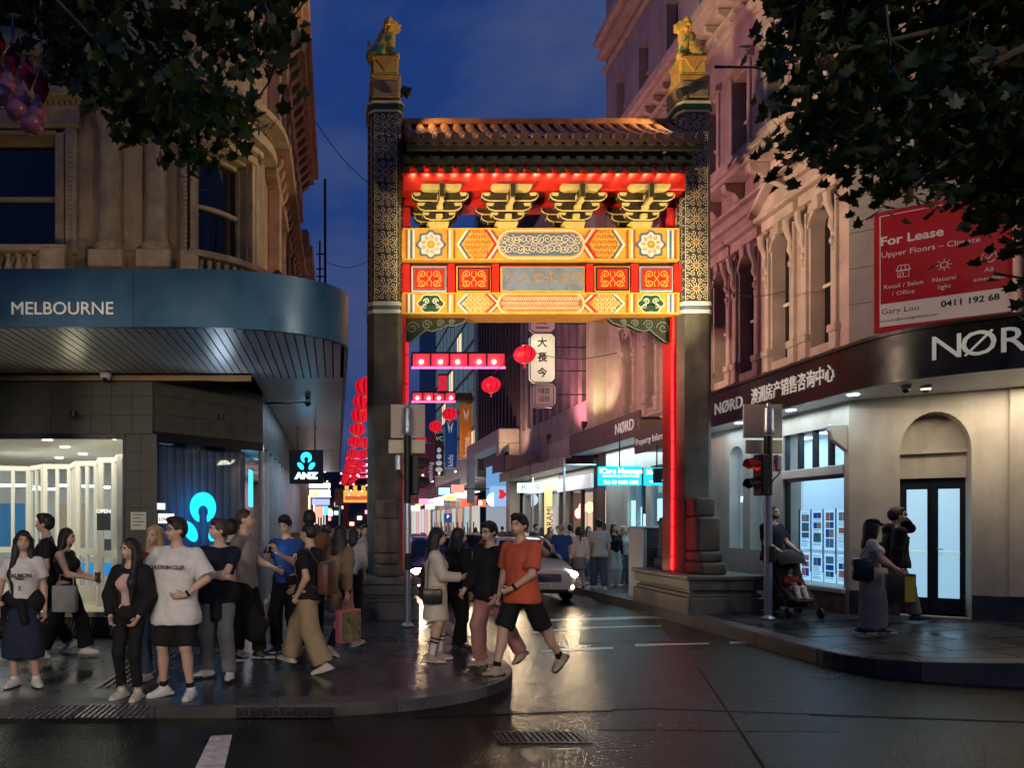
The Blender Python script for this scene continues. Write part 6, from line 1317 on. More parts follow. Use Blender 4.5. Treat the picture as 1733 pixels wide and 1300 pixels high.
# ------------------------------------------------------------------ signals
hood_k = M('signal black', (.008, .008, .009), .5)
def signal(lab, X, Y, zg, s, topz, red):
    t = thing('signal_pole', lab, 'traffic signal', (X, Y, zg), 'signal poles on the corners'); k = F / Y
    m = MB(); m.lathe([(.11, 0), (.11, .02), (.06, .06), (.057, 2.05)], (X, Y, zg), 14); m.build('pole', galv, t, smooth=True)
    m = MB(); m.lathe([(.062, zg + 2.05), (.062, topz - .55)], (X, Y, 0), 14); m.build('pole_sleeve', hood_k, t, smooth=True)
    m = MB(); m.lathe([(.03, .42), (.03, .36), (.075, .33), (.088, .03), (.088, 0), (.095, -.05), (.08, -.1)], (X, Y, topz - .42), 16); m.build('pole_cap', galv, t, smooth=True)
    m = MB(); w_ = .31; m.prism([(X - w_ + .04 * s, topz - .57), (X + w_ - .0, topz - .57), (X + w_, topz), (X - w_ + .04 * s, topz)], Y + .10, Y + .13, 'xz'); m.build('sign_board', M('pale sign back', (.66, .50, .42), .5, var=.06), t, bevel=.025, seg=3)
    m = MB(); m.prism([(X - w_, topz - .83), (X + w_, topz - .83), (X + w_, topz - .60), (X - w_, topz - .60)], Y + .10, Y + .13, 'xz'); m.build('sign_plate', M('cream sign back', (.75, .66, .44), .45), t, bevel=.02, seg=2)
    z0 = topz - .86
    m = MB(); m.box(min(X + s * .06, X + s * .18), max(X + s * .06, X + s * .18), Y - .13, Y + .13, z0 - .68, z0); h = m.build('signal_head', hood_k, t, bevel=.02)
    for j in range(2):
        zc = z0 - .17 - j * .33
        v = []; n = 9; q = MB()
        a0 = [(s * .18, .12 * math.cos(PI * (i / n) * 1.2 - .1 * PI), .12 * math.sin(PI * (i / n) * 1.2 - .1 * PI)) for i in range(n + 1)]
        for (x_, y_, z_) in a0: v += [(X + x_, Y + y_, zc + z_ * 1.1), (X + x_ + s * (.18 if z_ > 0 else .08), Y + y_ * .95, zc + z_ * 1.05 - .02)]
        q.add(v, [(2 * i, 2 * i + 1, 2 * i + 3, 2 * i + 2) for i in range(n)])
        q.build('visor', M('red lit visor', (.4, .01, .01), .5) if red and j == 0 else hood_k, h)  # red glow of the lens put into the visor colour
        q = MB(); q.lathe([(.10, 0), (.10, .01)], (X + s * .182, Y, zc), 14, 'x'); q.build('lens', EM('red signal', (1, .02, .01), .5) if red and j == 0 else M('dead lens', (.02, .02, .02), .2), h)
    m = MB(); m.box(X - s * .2, X - s * .1, Y - .06, Y + .06, z0 - .28, z0 - .0); m.build('junction_box', galv, t, bevel=.03, seg=2)
    m = MB(); m.tube([(X - s * .1, Y - .02, z0 - .1), (X - s * .16, Y - .06, z0 - .3), (X - s * .05, Y - .06, z0 - .42), (X, Y - .05, z0 - .5)], .012, 6); m.build('cable', wire, t)
    m = MB(); m.box(X - .05, X + .05, Y - .13, Y - .06, zg + .95, zg + 1.22); m.build('push_button_box', hood_k, t, bevel=.015)
signal('signal pole with blank sign backs in front of the left gate pillar', 1.18, 11.4, .12, 1, 3.85, False)
signal('signal pole with a red lit visor beside the right gate pedestal', 7.16, 11.33, .25, -1, 3.84, True)
# perforated cabinet and steel bin by the right pedestal
cb = thing('utility_cabinet', 'perforated dark metal cabinet beside the right pedestal', 'cabinet', (7.17, 15, .2))
bx('cabinet_body', M('cabinet grey', (.05, .055, .065), .4, .4), cb, 6.72, 7.68, 14.95, 15.6, .16, 1.72, .01); bx('cabinet_top', galv, cb, 6.68, 7.72, 14.9, 15.65, 1.72, 1.77, .008)
bx('cabinet_side', M('pale cabinet side', (.5, .52, .55), .4), cb, 6.68, 6.718, 14.92, 15.62, .16, 1.72)
hole = MB().box(-.013, .013, -.004, 0, -.013, .013).mesh('vent_hole', M('hole black', (.002, .002, .002), .9))
for i in range(16):
    for j in range(18): link('vent_hole', hole, cb, (6.82 + i * .052, 14.949, .42 + j * .066))
for x in (6.76, 7.64): bx('cabinet_edge', galv, cb, x - .02, x + .02, 14.93, 14.95, .2, 1.7)
bn = thing('litter_bin', 'polished steel cylindrical bin behind the right pedestal', 'bin', (7.12, 14.7, .2)); m = MB(); m.lathe([(.19, .2), (.19, .75), (.195, .76), (.195, .79), (.19, .8), (.19, 1.28)], (7.12, 14.70, 0), 24); m.build('bin_body', steel, bn, smooth=True); m = MB(); m.lathe([(.2, 1.28), (.2, 1.33), (.12, 1.36)], (7.12, 14.70, 0), 24); m.build('bin_lid', steel, bn, smooth=True)
# parking signs
def roadsign(lab, px, py, Y, w_, h_, zg, plate, col, s, ink):
    p = at(px, py, Y); t = thing('road_sign', lab, 'road sign', (p.x, Y, zg)); m = MB(); m.tube([(p.x, Y + .03, zg), (p.x, Y + .03, p.z + h_ / 2)], .035, 8); m.build('sign_post', galv, t)
    bx('sign_plate', M(plate, col, .5, emit=.15), t, p.x - w_ / 2, p.x + w_ / 2, Y - .02, Y, p.z - h_ / 2, p.z + h_ / 2)
    text(s, (p.x, Y - .024, p.z + h_ * .12), h_ * .5, ink, t, extrude=.002)
roadsign('brown backed parking sign beside the far gate', 574, 842, 26, .33, .66, .12, 'brown sign back', (.14, .05, .04), 'O', M('sign dark ink', (.06, .02, .02), .5))
roadsign('small blue and white parking sign among the far shops', 758, 877, 42, .5, .55, .13, 'blue sign', (.05, .2, .6), 'P', cw)
# overhead wires
def cable(lab, pts, r=.012): t = thing('overhead_wire', lab, 'wire', pts[0]); m = MB(); a, b = Vector(pts[0]), Vector(pts[1]); m.tube([tuple(a.lerp(b, i / 8) - Vector((0, 0, .25 * math.sin(PI * i / 8)))) for i in range(9)], r, 5); m.build('wire', wire, t)
cable('black wire slanting across the sky left of the gate', (tuple(at(515, 175, 17)), tuple(at(640, 322, 17))), .010)
cable('faint wire crossing the sky below the left lion pillar', (tuple(at(548, 441, 17)), tuple(at(640, 430, 17))), .008)
cable('wire crossing the right facade below the gate beam', (tuple(at(1195, 465, 14)), tuple(at(1330, 492, 12))), .008)
cable('wire across the street in front of the pink facade', (tuple(at(880, 590, 20)), tuple(at(1045, 597, 21))), .010)
# ------------------------------------------------------------------ hanging ornaments
orn_r = M('ornament red', (.36, .012, .06), .12, var=.2, vs=4, coat=.6); orn_p = M('ornament pink', (.62, .20, .24), .18, var=.1, vs=4, coat=.6); orn_l = M('ornament lilac', (.5, .28, .36), .12, coat=.6)
ot = thing('hanging_ornament', 'cluster of red spikes and pink balls hanging on chains at top left', 'street decoration', tuple(at(35, 120, 6)))
def octa(c, r, h1, h2, mat, nm):
    m = MB(); v = [(c[0], c[1], c[2] + h1)] + [(c[0] + r * math.cos(PI / 3 * k), c[1] + r * math.sin(PI / 3 * k), c[2]) for k in range(6)] + [(c[0], c[1], c[2] - h2)]
    m.add(v, [(0, 1 + k, 1 + (k + 1) % 6) for k in range(6)] + [(7, 1 + (k + 1) % 6, 1 + k) for k in range(6)]); m.build(nm, mat, ot)
for px, py in ((-30, 60), (-4, 75), (20, 105), (46, 130), (70, 152), (-24, 110)):
    p = at(px, py, 6.05 + .03 * (px % 3)); octa(p, .075, .20, .17, orn_r, 'red_spike'); q = at(px - 6, py + 28, 5.95); octa(q, .06, .12, .15, orn_l, 'lilac_spike'); 
    for dx, dy, rr in ((-8, 42, .085), (-16, 58, .098)): b = at(px + dx, py + dy, 5.98 - .05 * (dy > 50)); m = MB(); m.ball(tuple(b), rr, 20, 14); m.build('pink_ball', orn_p, ot, smooth=True)
for px, py in ((21, 20), (70, 70), (-20, 0)):
    a, b = at(px, py, 6.1), at(px, py + 42, 6.1); m = MB(); m.tube([tuple(a + Vector((0, 0, 2.2))), tuple(b)], .006, 6); m.build('hanger_chain', steel, ot)
    for k in range(2): m = MB(); c = at(px, py + 26 + k * 10, 6.1); m.tube([(c.x + .016 * math.cos(t), c.y, c.z + .03 * math.sin(t)) for t in [2 * PI * i / 10 for i in range(11)]], .005, 5); m.build('chain_link', steel, ot)
wp_ = [at(px, py, 6.12) for px, py in ((-40, 60), (-20, 30), (0, 60), (8, 86), (22, 66), (32, 88), (36, 112), (50, 95), (58, 118), (62, 136), (74, 116), (80, 135), (80, 158))]
m = MB(); m.tube([tuple(p) for p in wp_], .012, 8); m.build('wavy_bar', steel, ot, smooth=True)
# ------------------------------------------------------------------ trees
def leafmat(name, c):
    m = bpy.data.materials.new(name); m.use_nodes = True; n = m.node_tree; n.nodes.clear(); l = n.links.new
    o = n.nodes.new('ShaderNodeOutputMaterial'); d = n.nodes.new('ShaderNodeBsdfPrincipled'); d.inputs['Roughness'].default_value = .45; t = n.nodes.new('ShaderNodeBsdfTranslucent'); mx = n.nodes.new('ShaderNodeMixShader'); mx.inputs[0].default_value = .3
    g = n.nodes.new('ShaderNodeNewGeometry'); nz = n.nodes.new('ShaderNodeTexNoise'); nz.inputs['Scale'].default_value = 5; l(g.outputs['Position'], nz.inputs['Vector'])
    r = n.nodes.new('ShaderNodeValToRGB'); r.color_ramp.elements[0].position = .35; r.color_ramp.elements[0].color = (c[0] * .6, c[1] * .65, c[2] * .6, 1); r.color_ramp.elements[1].position = .7; r.color_ramp.elements[1].color = (c[0] * 1.7, c[1] * 1.4, c[2] * 1.1, 1)
    l(nz.outputs['Fac'], r.inputs[0]); l(r.outputs[0], d.inputs['Base Color']); l(r.outputs[0], t.inputs[0]); l(d.outputs[0], mx.inputs[1]); l(t.outputs[0], mx.inputs[2]); l(mx.outputs[0], o.inputs[0]); return m
leaf_g = leafmat('plane tree leaf', (.034, .072, .014))
def leaf_shape2():
    lob = [(0, -.12), (.10, -.10), (.30, -.16), (.26, -.02), (.50, .06), (.34, .16), (.42, .40), (.22, .34), (.14, .46), (0, .72)]
    pts = lob + [(-x, y) for x, y in reversed(lob[1:-1])]
    return pts
LP = leaf_shape2(); LN = len(LP)
def leaf_vf():
    v = [(x, y, .06 * abs(x) * 2 - .10 * y * y) for x, y in LP] + [(0, .12, -.01)]
    return v, [(i, (i + 1) % LN, LN) for i in range(LN)]
LV, LF = leaf_vf()
leaf_me = MB().add(LV, LF).mesh('leaf', leaf_g, True, angle=80)
bark = M('mottled bark', (.16, .13, .09), .8, var=.4, vs=4, bump=.5, bs=20)
def inpoly(x, y, P):
    c = False; j = len(P) - 1
    for i in range(len(P)):
        if (P[i][1] > y) != (P[j][1] > y) and x < (P[j][0] - P[i][0]) * (y - P[i][1]) / (P[j][1] - P[i][1] + 1e-9) + P[i][0]: c = not c
        j = i
    return c
def tree(lab, base, top, poly, yr, ncl, per, seed, sz, limbs):
    rnd = random.Random(seed); t = thing('plane_tree', lab, 'tree', base)
    m = MB(); b = Vector(base); tp = Vector(top); m.tube([tuple(b), tuple(b.lerp(tp, .5) + Vector((.1, .05, 0))), tuple(tp)], [.26, .2, .15], 12); m.build('trunk', bark, t, smooth=True)
    cl = []; xs = [p[0] for p in poly]; ys = [p[1] for p in poly]
    while len(cl) < ncl:
        px, py = rnd.uniform(min(xs), max(xs)), rnd.uniform(min(ys), max(ys))
        if inpoly(px, py, poly): Y = rnd.uniform(*yr); cl.append((px, py, Y))
    cents = [at(*c) for c in cl]
    far = sorted(range(len(cents)), key=lambda i: -(cents[i] - tp).length)
    for i in limbs: 
        e_ = cents[far[i % len(far)]]; mid = tp.lerp(e_, .5) + Vector((rnd.uniform(-.3, .3), rnd.uniform(-.3, .3), .3)); m = MB(); m.tube([tuple(tp), tuple(mid), tuple(e_)], [.09, .045, .012], 8); m.build('branch', bark, t, smooth=True)
    for i in range(0, len(cents), 3):
        c = cents[i]; d = Vector((rnd.uniform(-.5, .5), rnd.uniform(-.4, .4), rnd.uniform(.1, .6))); m = MB(); m.tube([tuple(c + d), tuple(c + d * .4 + Vector((.05, 0, .03))), tuple(c)], [.016, .010, .005], 5); m.build('twig', bark, t)
    allm = []
    for c in cents:
        for k in range(per):
            p = c + Vector((rnd.gauss(0, .12), rnd.gauss(0, .2), rnd.gauss(0, .11)))
            s = sz * rnd.uniform(.65, 1.2); e_ = Matrix.Rotation(rnd.uniform(0, 2 * PI), 4, 'Z') @ Matrix.Rotation(rnd.uniform(R(95), R(165)), 4, 'X') @ Matrix.Rotation(rnd.uniform(-.7, .7), 4, 'Y')
            allm.append((p.y, p, e_, s))
    allm.sort(key=lambda a: a[0])
    for (_, p, e_, s) in allm[:300]:
        o = bpy.data.objects.new('leaf', leaf_me); COL.objects.link(o); o.parent = t; o.matrix_parent_inverse = Matrix.Translation(-Vector(base)); o.matrix_basis = Matrix.Translation(p) @ e_ @ Matrix.Diagonal((s, s, s, 1))
    LVn = np.array(LV); V = []; Fc = []; n0 = 0
    for (_, p, e_, s) in allm[300:]:
        A_ = np.array(e_.to_3x3()); V.append(LVn * s @ A_.T + np.array(p)); Fc.append(np.array(LF) + n0); n0 += len(LV)
    V = np.concatenate(V); Fc = np.concatenate(Fc); me = bpy.data.meshes.new('crown'); me.from_pydata(V.tolist(), [], Fc.tolist()); me.materials.append(leaf_g); me.polygons.foreach_set('use_smooth', [True] * len(me.polygons))
    o = link('crown', me, t); o['kind'] = 'stuff'
polyL = [(-260, -420), (-260, 20), (-60, 10), (20, 30), (60, 60), (95, 130), (150, 175), (185, 205), (225, 205), (258, 262), (300, 285), (345, 305), (352, 275), (385, 270), (412, 245), (400, 195), (440, 195), (460, 150), (478, 95), (496, 55), (500, -100), (470, -420)]
polyR = [(1420, -420), (1320, -100), (1318, 20), (1302, 62), (1305, 130), (1318, 170), (1300, 215), (1345, 222), (1385, 245), (1425, 258), (1415, 318), (1430, 335), (1450, 345), (1515, 338), (1560, 325), (1640, 328), (1700, 380), (1740, 445), (1820, 520), (2000, 420), (2050, -420)]
tree('leafy plane tree hanging over the left corner building', (-5.6, 5.6, .12), (-4.6, 6.0, 6.6), polyL, (5.4, 7.6), 290, 22, 11, .165, range(0, 40, 6))
tree('dark plane tree hanging over the right corner building', (10.2, 6.2, 0), (9.2, 6.4, 6.8), polyR, (5.8, 7.8), 520, 24, 12, .165, range(0, 40, 5))
tw_ = at(1690, 470, 7.0)
# ------------------------------------------------------------------ cars
tyre = M('tyre rubber', (.012, .012, .012), .7); rim = M('alloy rim', (.5, .5, .52), .3, .9); autoglass = M('car glass', (.008, .010, .012), .05, spec=.6); chrome = M('chrome', (.7, .7, .72), .1, 1.0)
def make_car(col, metal=.5):
    paint = M('car paint %s' % (col,), col, .28, metal, coat=.8)
    root = thing('parked_car', '', 'car')
    st = [(0.0, .30, .62, .70, .62), (.06, .26, .74, .74, .74), (.25, .22, .84, .80, .82), (.6, .2, .89, .86, .88), (1.1, .2, .905, .96, .9), (1.6, .2, .91, .99, .91), (2.6, .2, .91, 1.0, .91), (3.4, .2, .905, 1.01, .9), (4.0, .22, .88, 1.02, .87), (4.4, .26, .82, .98, .8), (4.55, .34, .72, .86, .7)]
    m = MB(); rows = []
    for y, zb, w_, zt, wt in st:
        h = zt - zb; rows.append([(w_ * .93, y, zb), (w_ * 1.0, y, zb + .12), (w_ * 1.0, y, zb + h * .5), (w_ * .985, y, zb + h * .8), (wt * .93, y, zt - .02), (wt * .6, y, zt + .02), (0, y, zt + .035)])
    v = []
    for r_ in rows: full = r_ + [(-a, b, c) for a, b, c in reversed(r_[:-1])]; v += full
    n = len(rows[0]) * 2 - 1; f = []
    for i in range(len(rows) - 1):
        for k in range(n): f.append((i * n + k, i * n + (k + 1) % n, (i + 1) * n + (k + 1) % n, (i + 1) * n + k))
    f += [tuple(range(n)), tuple((len(rows) - 1) * n + k for k in reversed(range(n)))]
    m.add(v, f); me = m.mesh('body', paint, True, angle=50); link('body', me, root, local=True)
    # cabin
    cb_ = [(1.15, .82, .95, .80), (1.75, .76, 1.40, .60), (2.2, .78, 1.46, .60), (3.0, .78, 1.46, .60), (3.45, .76, 1.40, .60), (4.1, .78, 1.0, .74)]
    m = MB(); v = []; f = []
    for y, wb, zt, wt in cb_: v += [(wb, y, .95), (wt + .02, y, zt - .04), (wt - .06, y, zt), (-wt + .06, y, zt), (-wt - .02, y, zt - .04), (-wb, y, .95)]
    for i in range(5):
        for k in range(5): f.append((i * 6 + k, i * 6 + k + 1, i * 6 + 7 + k, i * 6 + 6 + k))
    m.add(v, f); m.mi = [1] * len(f)
    for i, q in enumerate(m.f): m.mi[i] = 0 if (i // 5 in (1, 2, 3) and i % 5 in (1, 2, 3)) else 1
    me = m.mesh('cabin', [paint, autoglass], True, angle=40); link('cabin', me, root, local=True)
    for s in (-1, 1):
        m = MB(); m.tube([(s * .80, 1.15, .97), (s * .60, 1.76, 1.41), (s * .6, 2.2, 1.465), (s * .6, 3.0, 1.465), (s * .6, 3.44, 1.41), (s * .75, 4.1, 1.0)], .035, 6); link('roof_rail', m.mesh('roof_rail', paint, True), root, local=True)
        m = MB(); m.ball((s * 1.0, 1.35, 1.02), (.11, .06, .08)); link('wing_mirror', m.mesh('wing_mirror', paint, True), root, local=True)
        m = MB(); m.ball((s * .64, .14, .66), (.21, .12, .10), 14, 8); link('headlight', m.mesh('headlight', EM('headlight lens', (1, .74, .44), 34), True), root, local=True)
        m = MB(); m.ball((s * .66, .06, .38), (.07, .05, .06), 10, 6); link('fog_lamp', m.mesh('fog_lamp', EM('fog lens', (1, .72, .42), 40), True), root, local=True)
        m = MB(); m.ball((s * .68, 4.46, .82), (.16, .08, .09), 12, 6); link('tail_light', m.mesh('tail_light', EM('tail lens', (1, .02, .03), 6), True), root, local=True)
        for y in (.85, 3.65):
            m = MB(); m.lathe([(.20, -.10), (.31, -.10), (.33, -.05), (.33, .06), (.31, .10), (.2, .10)], (s * .80, y, .33), 24, 'x'); wo = link('wheel', m.mesh('wheel', tyre, True), root, local=True)
            m = MB(); m.lathe([(.02, -.09), (.20, -.095), (.20, .095), (.02, .105)], (s * .80, y, .33), 10, 'x'); link('rim', m.mesh('rim', rim), wo, local=True)
    m = MB(); m.box(-.42, .42, -.03, .06, .50, .68); g = link('grille', m.mesh('grille', black_metal, bevel=.02), root, local=True)
    for k in range(4): m = MB(); m.box(-.40, .40, -.045, -.02, .52 + k * .042, .538 + k * .042); link('grille_bar', m.mesh('grille_bar', chrome), g, local=True)
    m = MB(); m.box(-.6, .6, -.02, .05, .24, .33); link('air_intake', m.mesh('air_intake', black_metal, bevel=.02), root, local=True)
    m = MB(); m.box(-.19, .19, -.05, -.035, .385, .48); po = link('number_plate', m.mesh('number_plate', M('plate white', (.7, .7, .65), .4)), root, local=True)
    tm = text_mesh('1M7ZII', .085, M('plate ink', (.02, .03, .10), .5), .002); o = link('plate_lettering', tm, po, local=True); o.matrix_basis = frame_mat((0, -.054, .43), (1, 0, 0), (0, 0, 1))
    return root
def put(car, X, Y, rz, lab):
    car.location = (X, Y, 0); car.rotation_euler = (0, 0, rz); car['label'] = lab; car['group'] = 'cars in the street beyond the gate'; car['category'] = 'car'
c1 = make_car((.62, .60, .56), .15); put(c1, 4.68, 15.5, 0, 'silver car with glowing headlights waiting under the gate')
c2 = make_car((.012, .014, .02)); put(c2, 2.62, 16.3, 0, 'black car with bright headlights behind the people in dark clothes')
c3 = make_car((.55, .55, .55), .1); put(c3, 2.5, 22.0, 0, 'white car queued behind the black car')
def cpy(src, X, Y, rz, lab): c = copy_tree(src); put(c, X, Y, rz, lab); return c
cpy(c2, 4.4, 26.5, PI, 'dark car driving away with red tail lights beyond the silver car')
cpy(c1, 2.4, 29, 0, 'silver car farther back in the queue')
cpy(c3, 2.3, 46, 0, 'white car far down the street')
for X, Y in ((4.68, 15.45), (2.62, 16.25)):
    for s in (-1, 1): spot('headlamp', (X + s * .62, Y - .02, .62), (X + s * .8, Y - 9, .05), 45, (1, .72, .42), 55, .6, .06, c1 if X > 3 else c2)
# ------------------------------------------------------------------ pram
def pram(X, Y, zg, rz):
    t = thing('pram', 'black pram with a small child beside the lit shop window', 'pram', (X, Y, zg)); t.rotation_euler = (0, 0, rz); fr = M('pram frame', (.02, .02, .022), .35, .5); cl_ = M('pram fabric', (.012, .012, .014), .8, var=.3, vs=10)
    def tb(pts, r, nm): m = MB(); m.tube(pts, r, 8); link(nm, m.mesh(nm, fr, True), t, local=True)
    for s in (-1, 1):
        tb([(s * .24, .42, 1.02), (s * .24, .30, .78), (s * .23, -.05, .42), (s * .22, -.34, .13)], .013, 'frame_tube'); tb([(s * .23, .1, .56), (s * .25, .30, .12)], .013, 'frame_tube')
        for y, r_ in ((-.36, .085), (.30, .11)): m = MB(); m.lathe([(r_ * .5, -.02), (r_, -.02), (r_, .02), (r_ * .5, .02)], (s * .25, y, r_), 18, 'x'); link('wheel', m.mesh('wheel', tyre, True), t, local=True)
    tb([(-.24, .42, 1.02), (0, .45, 1.03), (.24, .42, 1.02)], .018, 'handle_bar'); tb([(-.22, -.30, .17), (.22, -.30, .17)], .012, 'cross_tube')
    m = MB(); m.prism([(-.34, .30), (-.28, .24), (.05, .42), (.24, .92), (.18, .96), (-.02, .50), (-.24, .40)], -.2, .2, 'yz'); link('seat', m.mesh('seat', cl_, bevel=.02), t, local=True)
    v = []; f = []; n = 8; m = MB()
    for i in range(n + 1):
        a = R(20) + R(110) * i / n
        for k in range(7): b = -1 + 2 * k / 6; v.append((.22 * b, .16 - .30 * math.cos(a) * math.sqrt(max(.25, 1 - .5 * b * b)) , .78 + .34 * math.sin(a) * math.sqrt(max(.3, 1 - .6 * b * b))))
    for i in range(n):
        for k in range(6): f.append((i * 7 + k, i * 7 + k + 1, i * 7 + 8 + k, i * 7 + 7 + k))
    link('hood', m.add(v, f).mesh('hood', cl_, True), t, local=True)
    m = MB(); m.box(-.18, .18, -.18, .24, .16, .34); link('basket', m.mesh('basket', cl_, bevel=.03), t, local=True); m = MB(); m.box(-.16, .16, -.36, -.26, .26, .30); link('foot_rest', m.mesh('foot_rest', cl_, bevel=.01), t, local=True)
    return t
PRAM = pram(7.74, 11.6, .27, R(-6))
# ------------------------------------------------------------------ people: implicit bodies turned into one continuous mesh each
def smin(a, b, k):
    h = np.clip(.5 + .5 * (b - a) / k, 0, 1); return b * (1 - h) + a * h - k * h * (1 - h)
class Vol:
    def __init__(s, h): s.h = h; s.pr = []
    def cap(s, a, b, ra, rb=None, k=.03, flat=None, clip=(), sub=False):
        s.pr.append(('c', np.array(a, float), np.array(b, float), ra, ra if rb is None else rb, k, flat, clip, sub)); return s
    def ell(s, c, r, k=.03, rot=None, clip=(), sub=False):
        s.pr.append(('e', np.array(c, float), np.array(r, float), rot, None, k, None, clip, sub)); return s
    def mesh(s, fold=0., ff=22., seed=0, zcut=None, zs=.7):
        lo = np.full(3, 9.); hi = np.full(3, -9.)
        bbs = []
        for p in s.pr:
            if p[0] == 'c': r = max(p[3], p[4]) + .05; l_ = np.minimum(p[1], p[2]) - r; u_ = np.maximum(p[1], p[2]) + r
            else: r = max(p[2]) + .05; l_ = p[1] - r; u_ = p[1] + r
            bbs.append((l_, u_))
            if not p[8]: lo = np.minimum(lo, l_); hi = np.maximum(hi, u_)
        h = s.h; n = np.ceil((hi - lo) / h).astype(int) + 1
        vol = np.full(n, .12, np.float32); ax = [lo[i] + h * np.arange(n[i]) for i in range(3)]
        for p, (l_, u_) in zip(s.pr, bbs):
            i0 = np.maximum(0, np.floor((l_ - lo) / h).astype(int)); i1 = np.minimum(n, np.ceil((u_ - lo) / h).astype(int) + 1)
            if np.any(i1 <= i0): continue
            X, Y, Z = np.meshgrid(ax[0][i0[0]:i1[0]], ax[1][i0[1]:i1[1]], ax[2][i0[2]:i1[2]], indexing='ij'); Pq = np.stack([X, Y, Z], -1)
            if p[0] == 'c':
                a, b = p[1], p[2]; ab = b - a; L2 = max(1e-9, ab @ ab); q = Pq - a; t = np.clip(q @ ab / L2, 0, 1); d_ = q - t[..., None] * ab
                if p[6] is not None: u, f = p[6]; u = np.array(u, float); u /= np.linalg.norm(u); d_ = d_ + (d_ @ u)[..., None] * u * (f - 1)
                d = np.linalg.norm(d_, axis=-1) - (p[3] + (p[4] - p[3]) * t)
            else:
                q = Pq - p[1]
                if p[3] is not None: q = q @ p[3]
                d = (np.linalg.norm(q / p[2], axis=-1) - 1) * min(p[2])
            for (pt, nn) in p[7]: d = np.maximum(d, (Pq - np.array(pt, float)) @ np.array(nn, float))
            sl = tuple(slice(i0[k], i1[k]) for k in range(3)); d = d.astype(np.float32)
            if p[8]: vol[sl] = np.maximum(vol[sl], -d)
            else: vol[sl] = smin(vol[sl], d, p[5])
        if fold:
            rg = np.random.RandomState(seed); X, Y, Z = np.meshgrid(*ax, indexing='ij'); w = 0
            for i in range(4):
                dv = rg.normal(size=3); dv /= np.linalg.norm(dv); fr = ff * rg.uniform(.6, 1.8); ph = rg.uniform(0, 6); w = w + np.sin(fr * (dv[0] * X + dv[1] * Y + dv[2] * Z * zs) + ph + 1.2 * np.sin(9 * Z + ph) + np.sin(11 * X + ph * 2)) / 4
            vol += (fold * w).astype(np.float32)
        if zcut is not None: vol = np.maximum(vol, (zcut[0] - ax[2])[None, None, :].astype(np.float32))
        return surface(vol, lo, h)
_EDG = [(0, 1), (2, 3), (4, 5), (6, 7), (0, 2), (1, 3), (4, 6), (5, 7), (0, 4), (1, 5), (2, 6), (3, 7)]
def surface(vol, lo, h):
    S = vol < 0; nx, ny, nz = vol.shape
    C = [(i, j, k) for k in (0, 1) for j in (0, 1) for i in (0, 1)]
    cnt = sum(S[i:nx - 1 + i, j:ny - 1 + j, k:nz - 1 + k].astype(np.int8) for i, j, k in C)
    I, J, K = np.nonzero((cnt > 0) & (cnt < 8))
    idx = np.full((nx - 1, ny - 1, nz - 1), -1, np.int64); idx[I, J, K] = np.arange(len(I))
    vals = np.stack([vol[I + i, J + j, K + k] for i, j, k in C], 1); acc = np.zeros((len(I), 3)); num = np.zeros(len(I)); Ca = np.array(C, float)
    for a, b in _EDG:
        m = (vals[:, a] < 0) != (vals[:, b] < 0); t = vals[m, a] / (vals[m, a] - vals[m, b]); acc[m] += Ca[a] + (Ca[b] - Ca[a]) * t[:, None]; num[m] += 1
    V = (np.stack([I, J, K], 1) + acc / num[:, None]) * h + lo
    fs = []
    for ax_ in range(3):
        A0 = S.take(range(0, S.shape[ax_] - 1), ax_); A1 = S.take(range(1, S.shape[ax_]), ax_); D = A0 != A1
        i, j, k = np.nonzero(D); p = [i, j, k]; o1, o2 = [(1, 2), (2, 0), (0, 1)][ax_]
        ok = (p[o1] > 0) & (p[o2] > 0) & (p[o1] < S.shape[o1] - 1) & (p[o2] < S.shape[o2] - 1)
        p = [q[ok] for q in p]; sg = A0[p[0], p[1], p[2]]
        def cell(d1, d2): q = [x.copy() for x in p]; q[o1] = q[o1] - d1; q[o2] = q[o2] - d2; return idx[q[0], q[1], q[2]]
        qd = np.stack([cell(1, 1), cell(0, 1), cell(0, 0), cell(1, 0)], 1); qd[~sg] = qd[~sg][:, ::-1]; fs.append(qd)
    return V, np.concatenate(fs)
def vmesh(name, parts, mats):
    """parts: list of (V, F, matindex) joined into one mesh"""
    Vs = []; Fs = []; mi = []; n = 0
    for V, Fq, m in parts:
        Vs.append(np.asarray(V, float)); Fs += [tuple(int(x) + n for x in f) for f in Fq]; mi += [m] * len(Fq); n += len(V)
    me = bpy.data.meshes.new(name); V = np.concatenate(Vs); me.from_pydata(V.tolist(), [], Fs)
    for m in mats: me.materials.append(m)
    me.polygons.foreach_set('material_index', mi); me.polygons.foreach_set('use_smooth', [True] * len(me.polygons)); me.update(); return me
def V3(*a): return np.array(a, float)
def nrm(v): return v / (np.linalg.norm(v) + 1e-9)
def ik(a, c, l1, l2, pole):
    d = c - a; L_ = min(np.linalg.norm(d), .995 * (l1 + l2)); d = nrm(d); c = a + d * L_
    x = (l1 * l1 + L_ * L_ - l2 * l2) / (2 * L_); y = math.sqrt(max(0, l1 * l1 - x * x)); p = np.array(pole, float); p = nrm(p - d * (p @ d)); return a + d * x + p * y, c
SK = {'a': (.52, .33, .24), 'b': (.60, .40, .30), 'c': (.36, .21, .14)}
def skin(t): return M('skin ' + t, SK[t], .5, var=.06, vs=8, spec=.4)
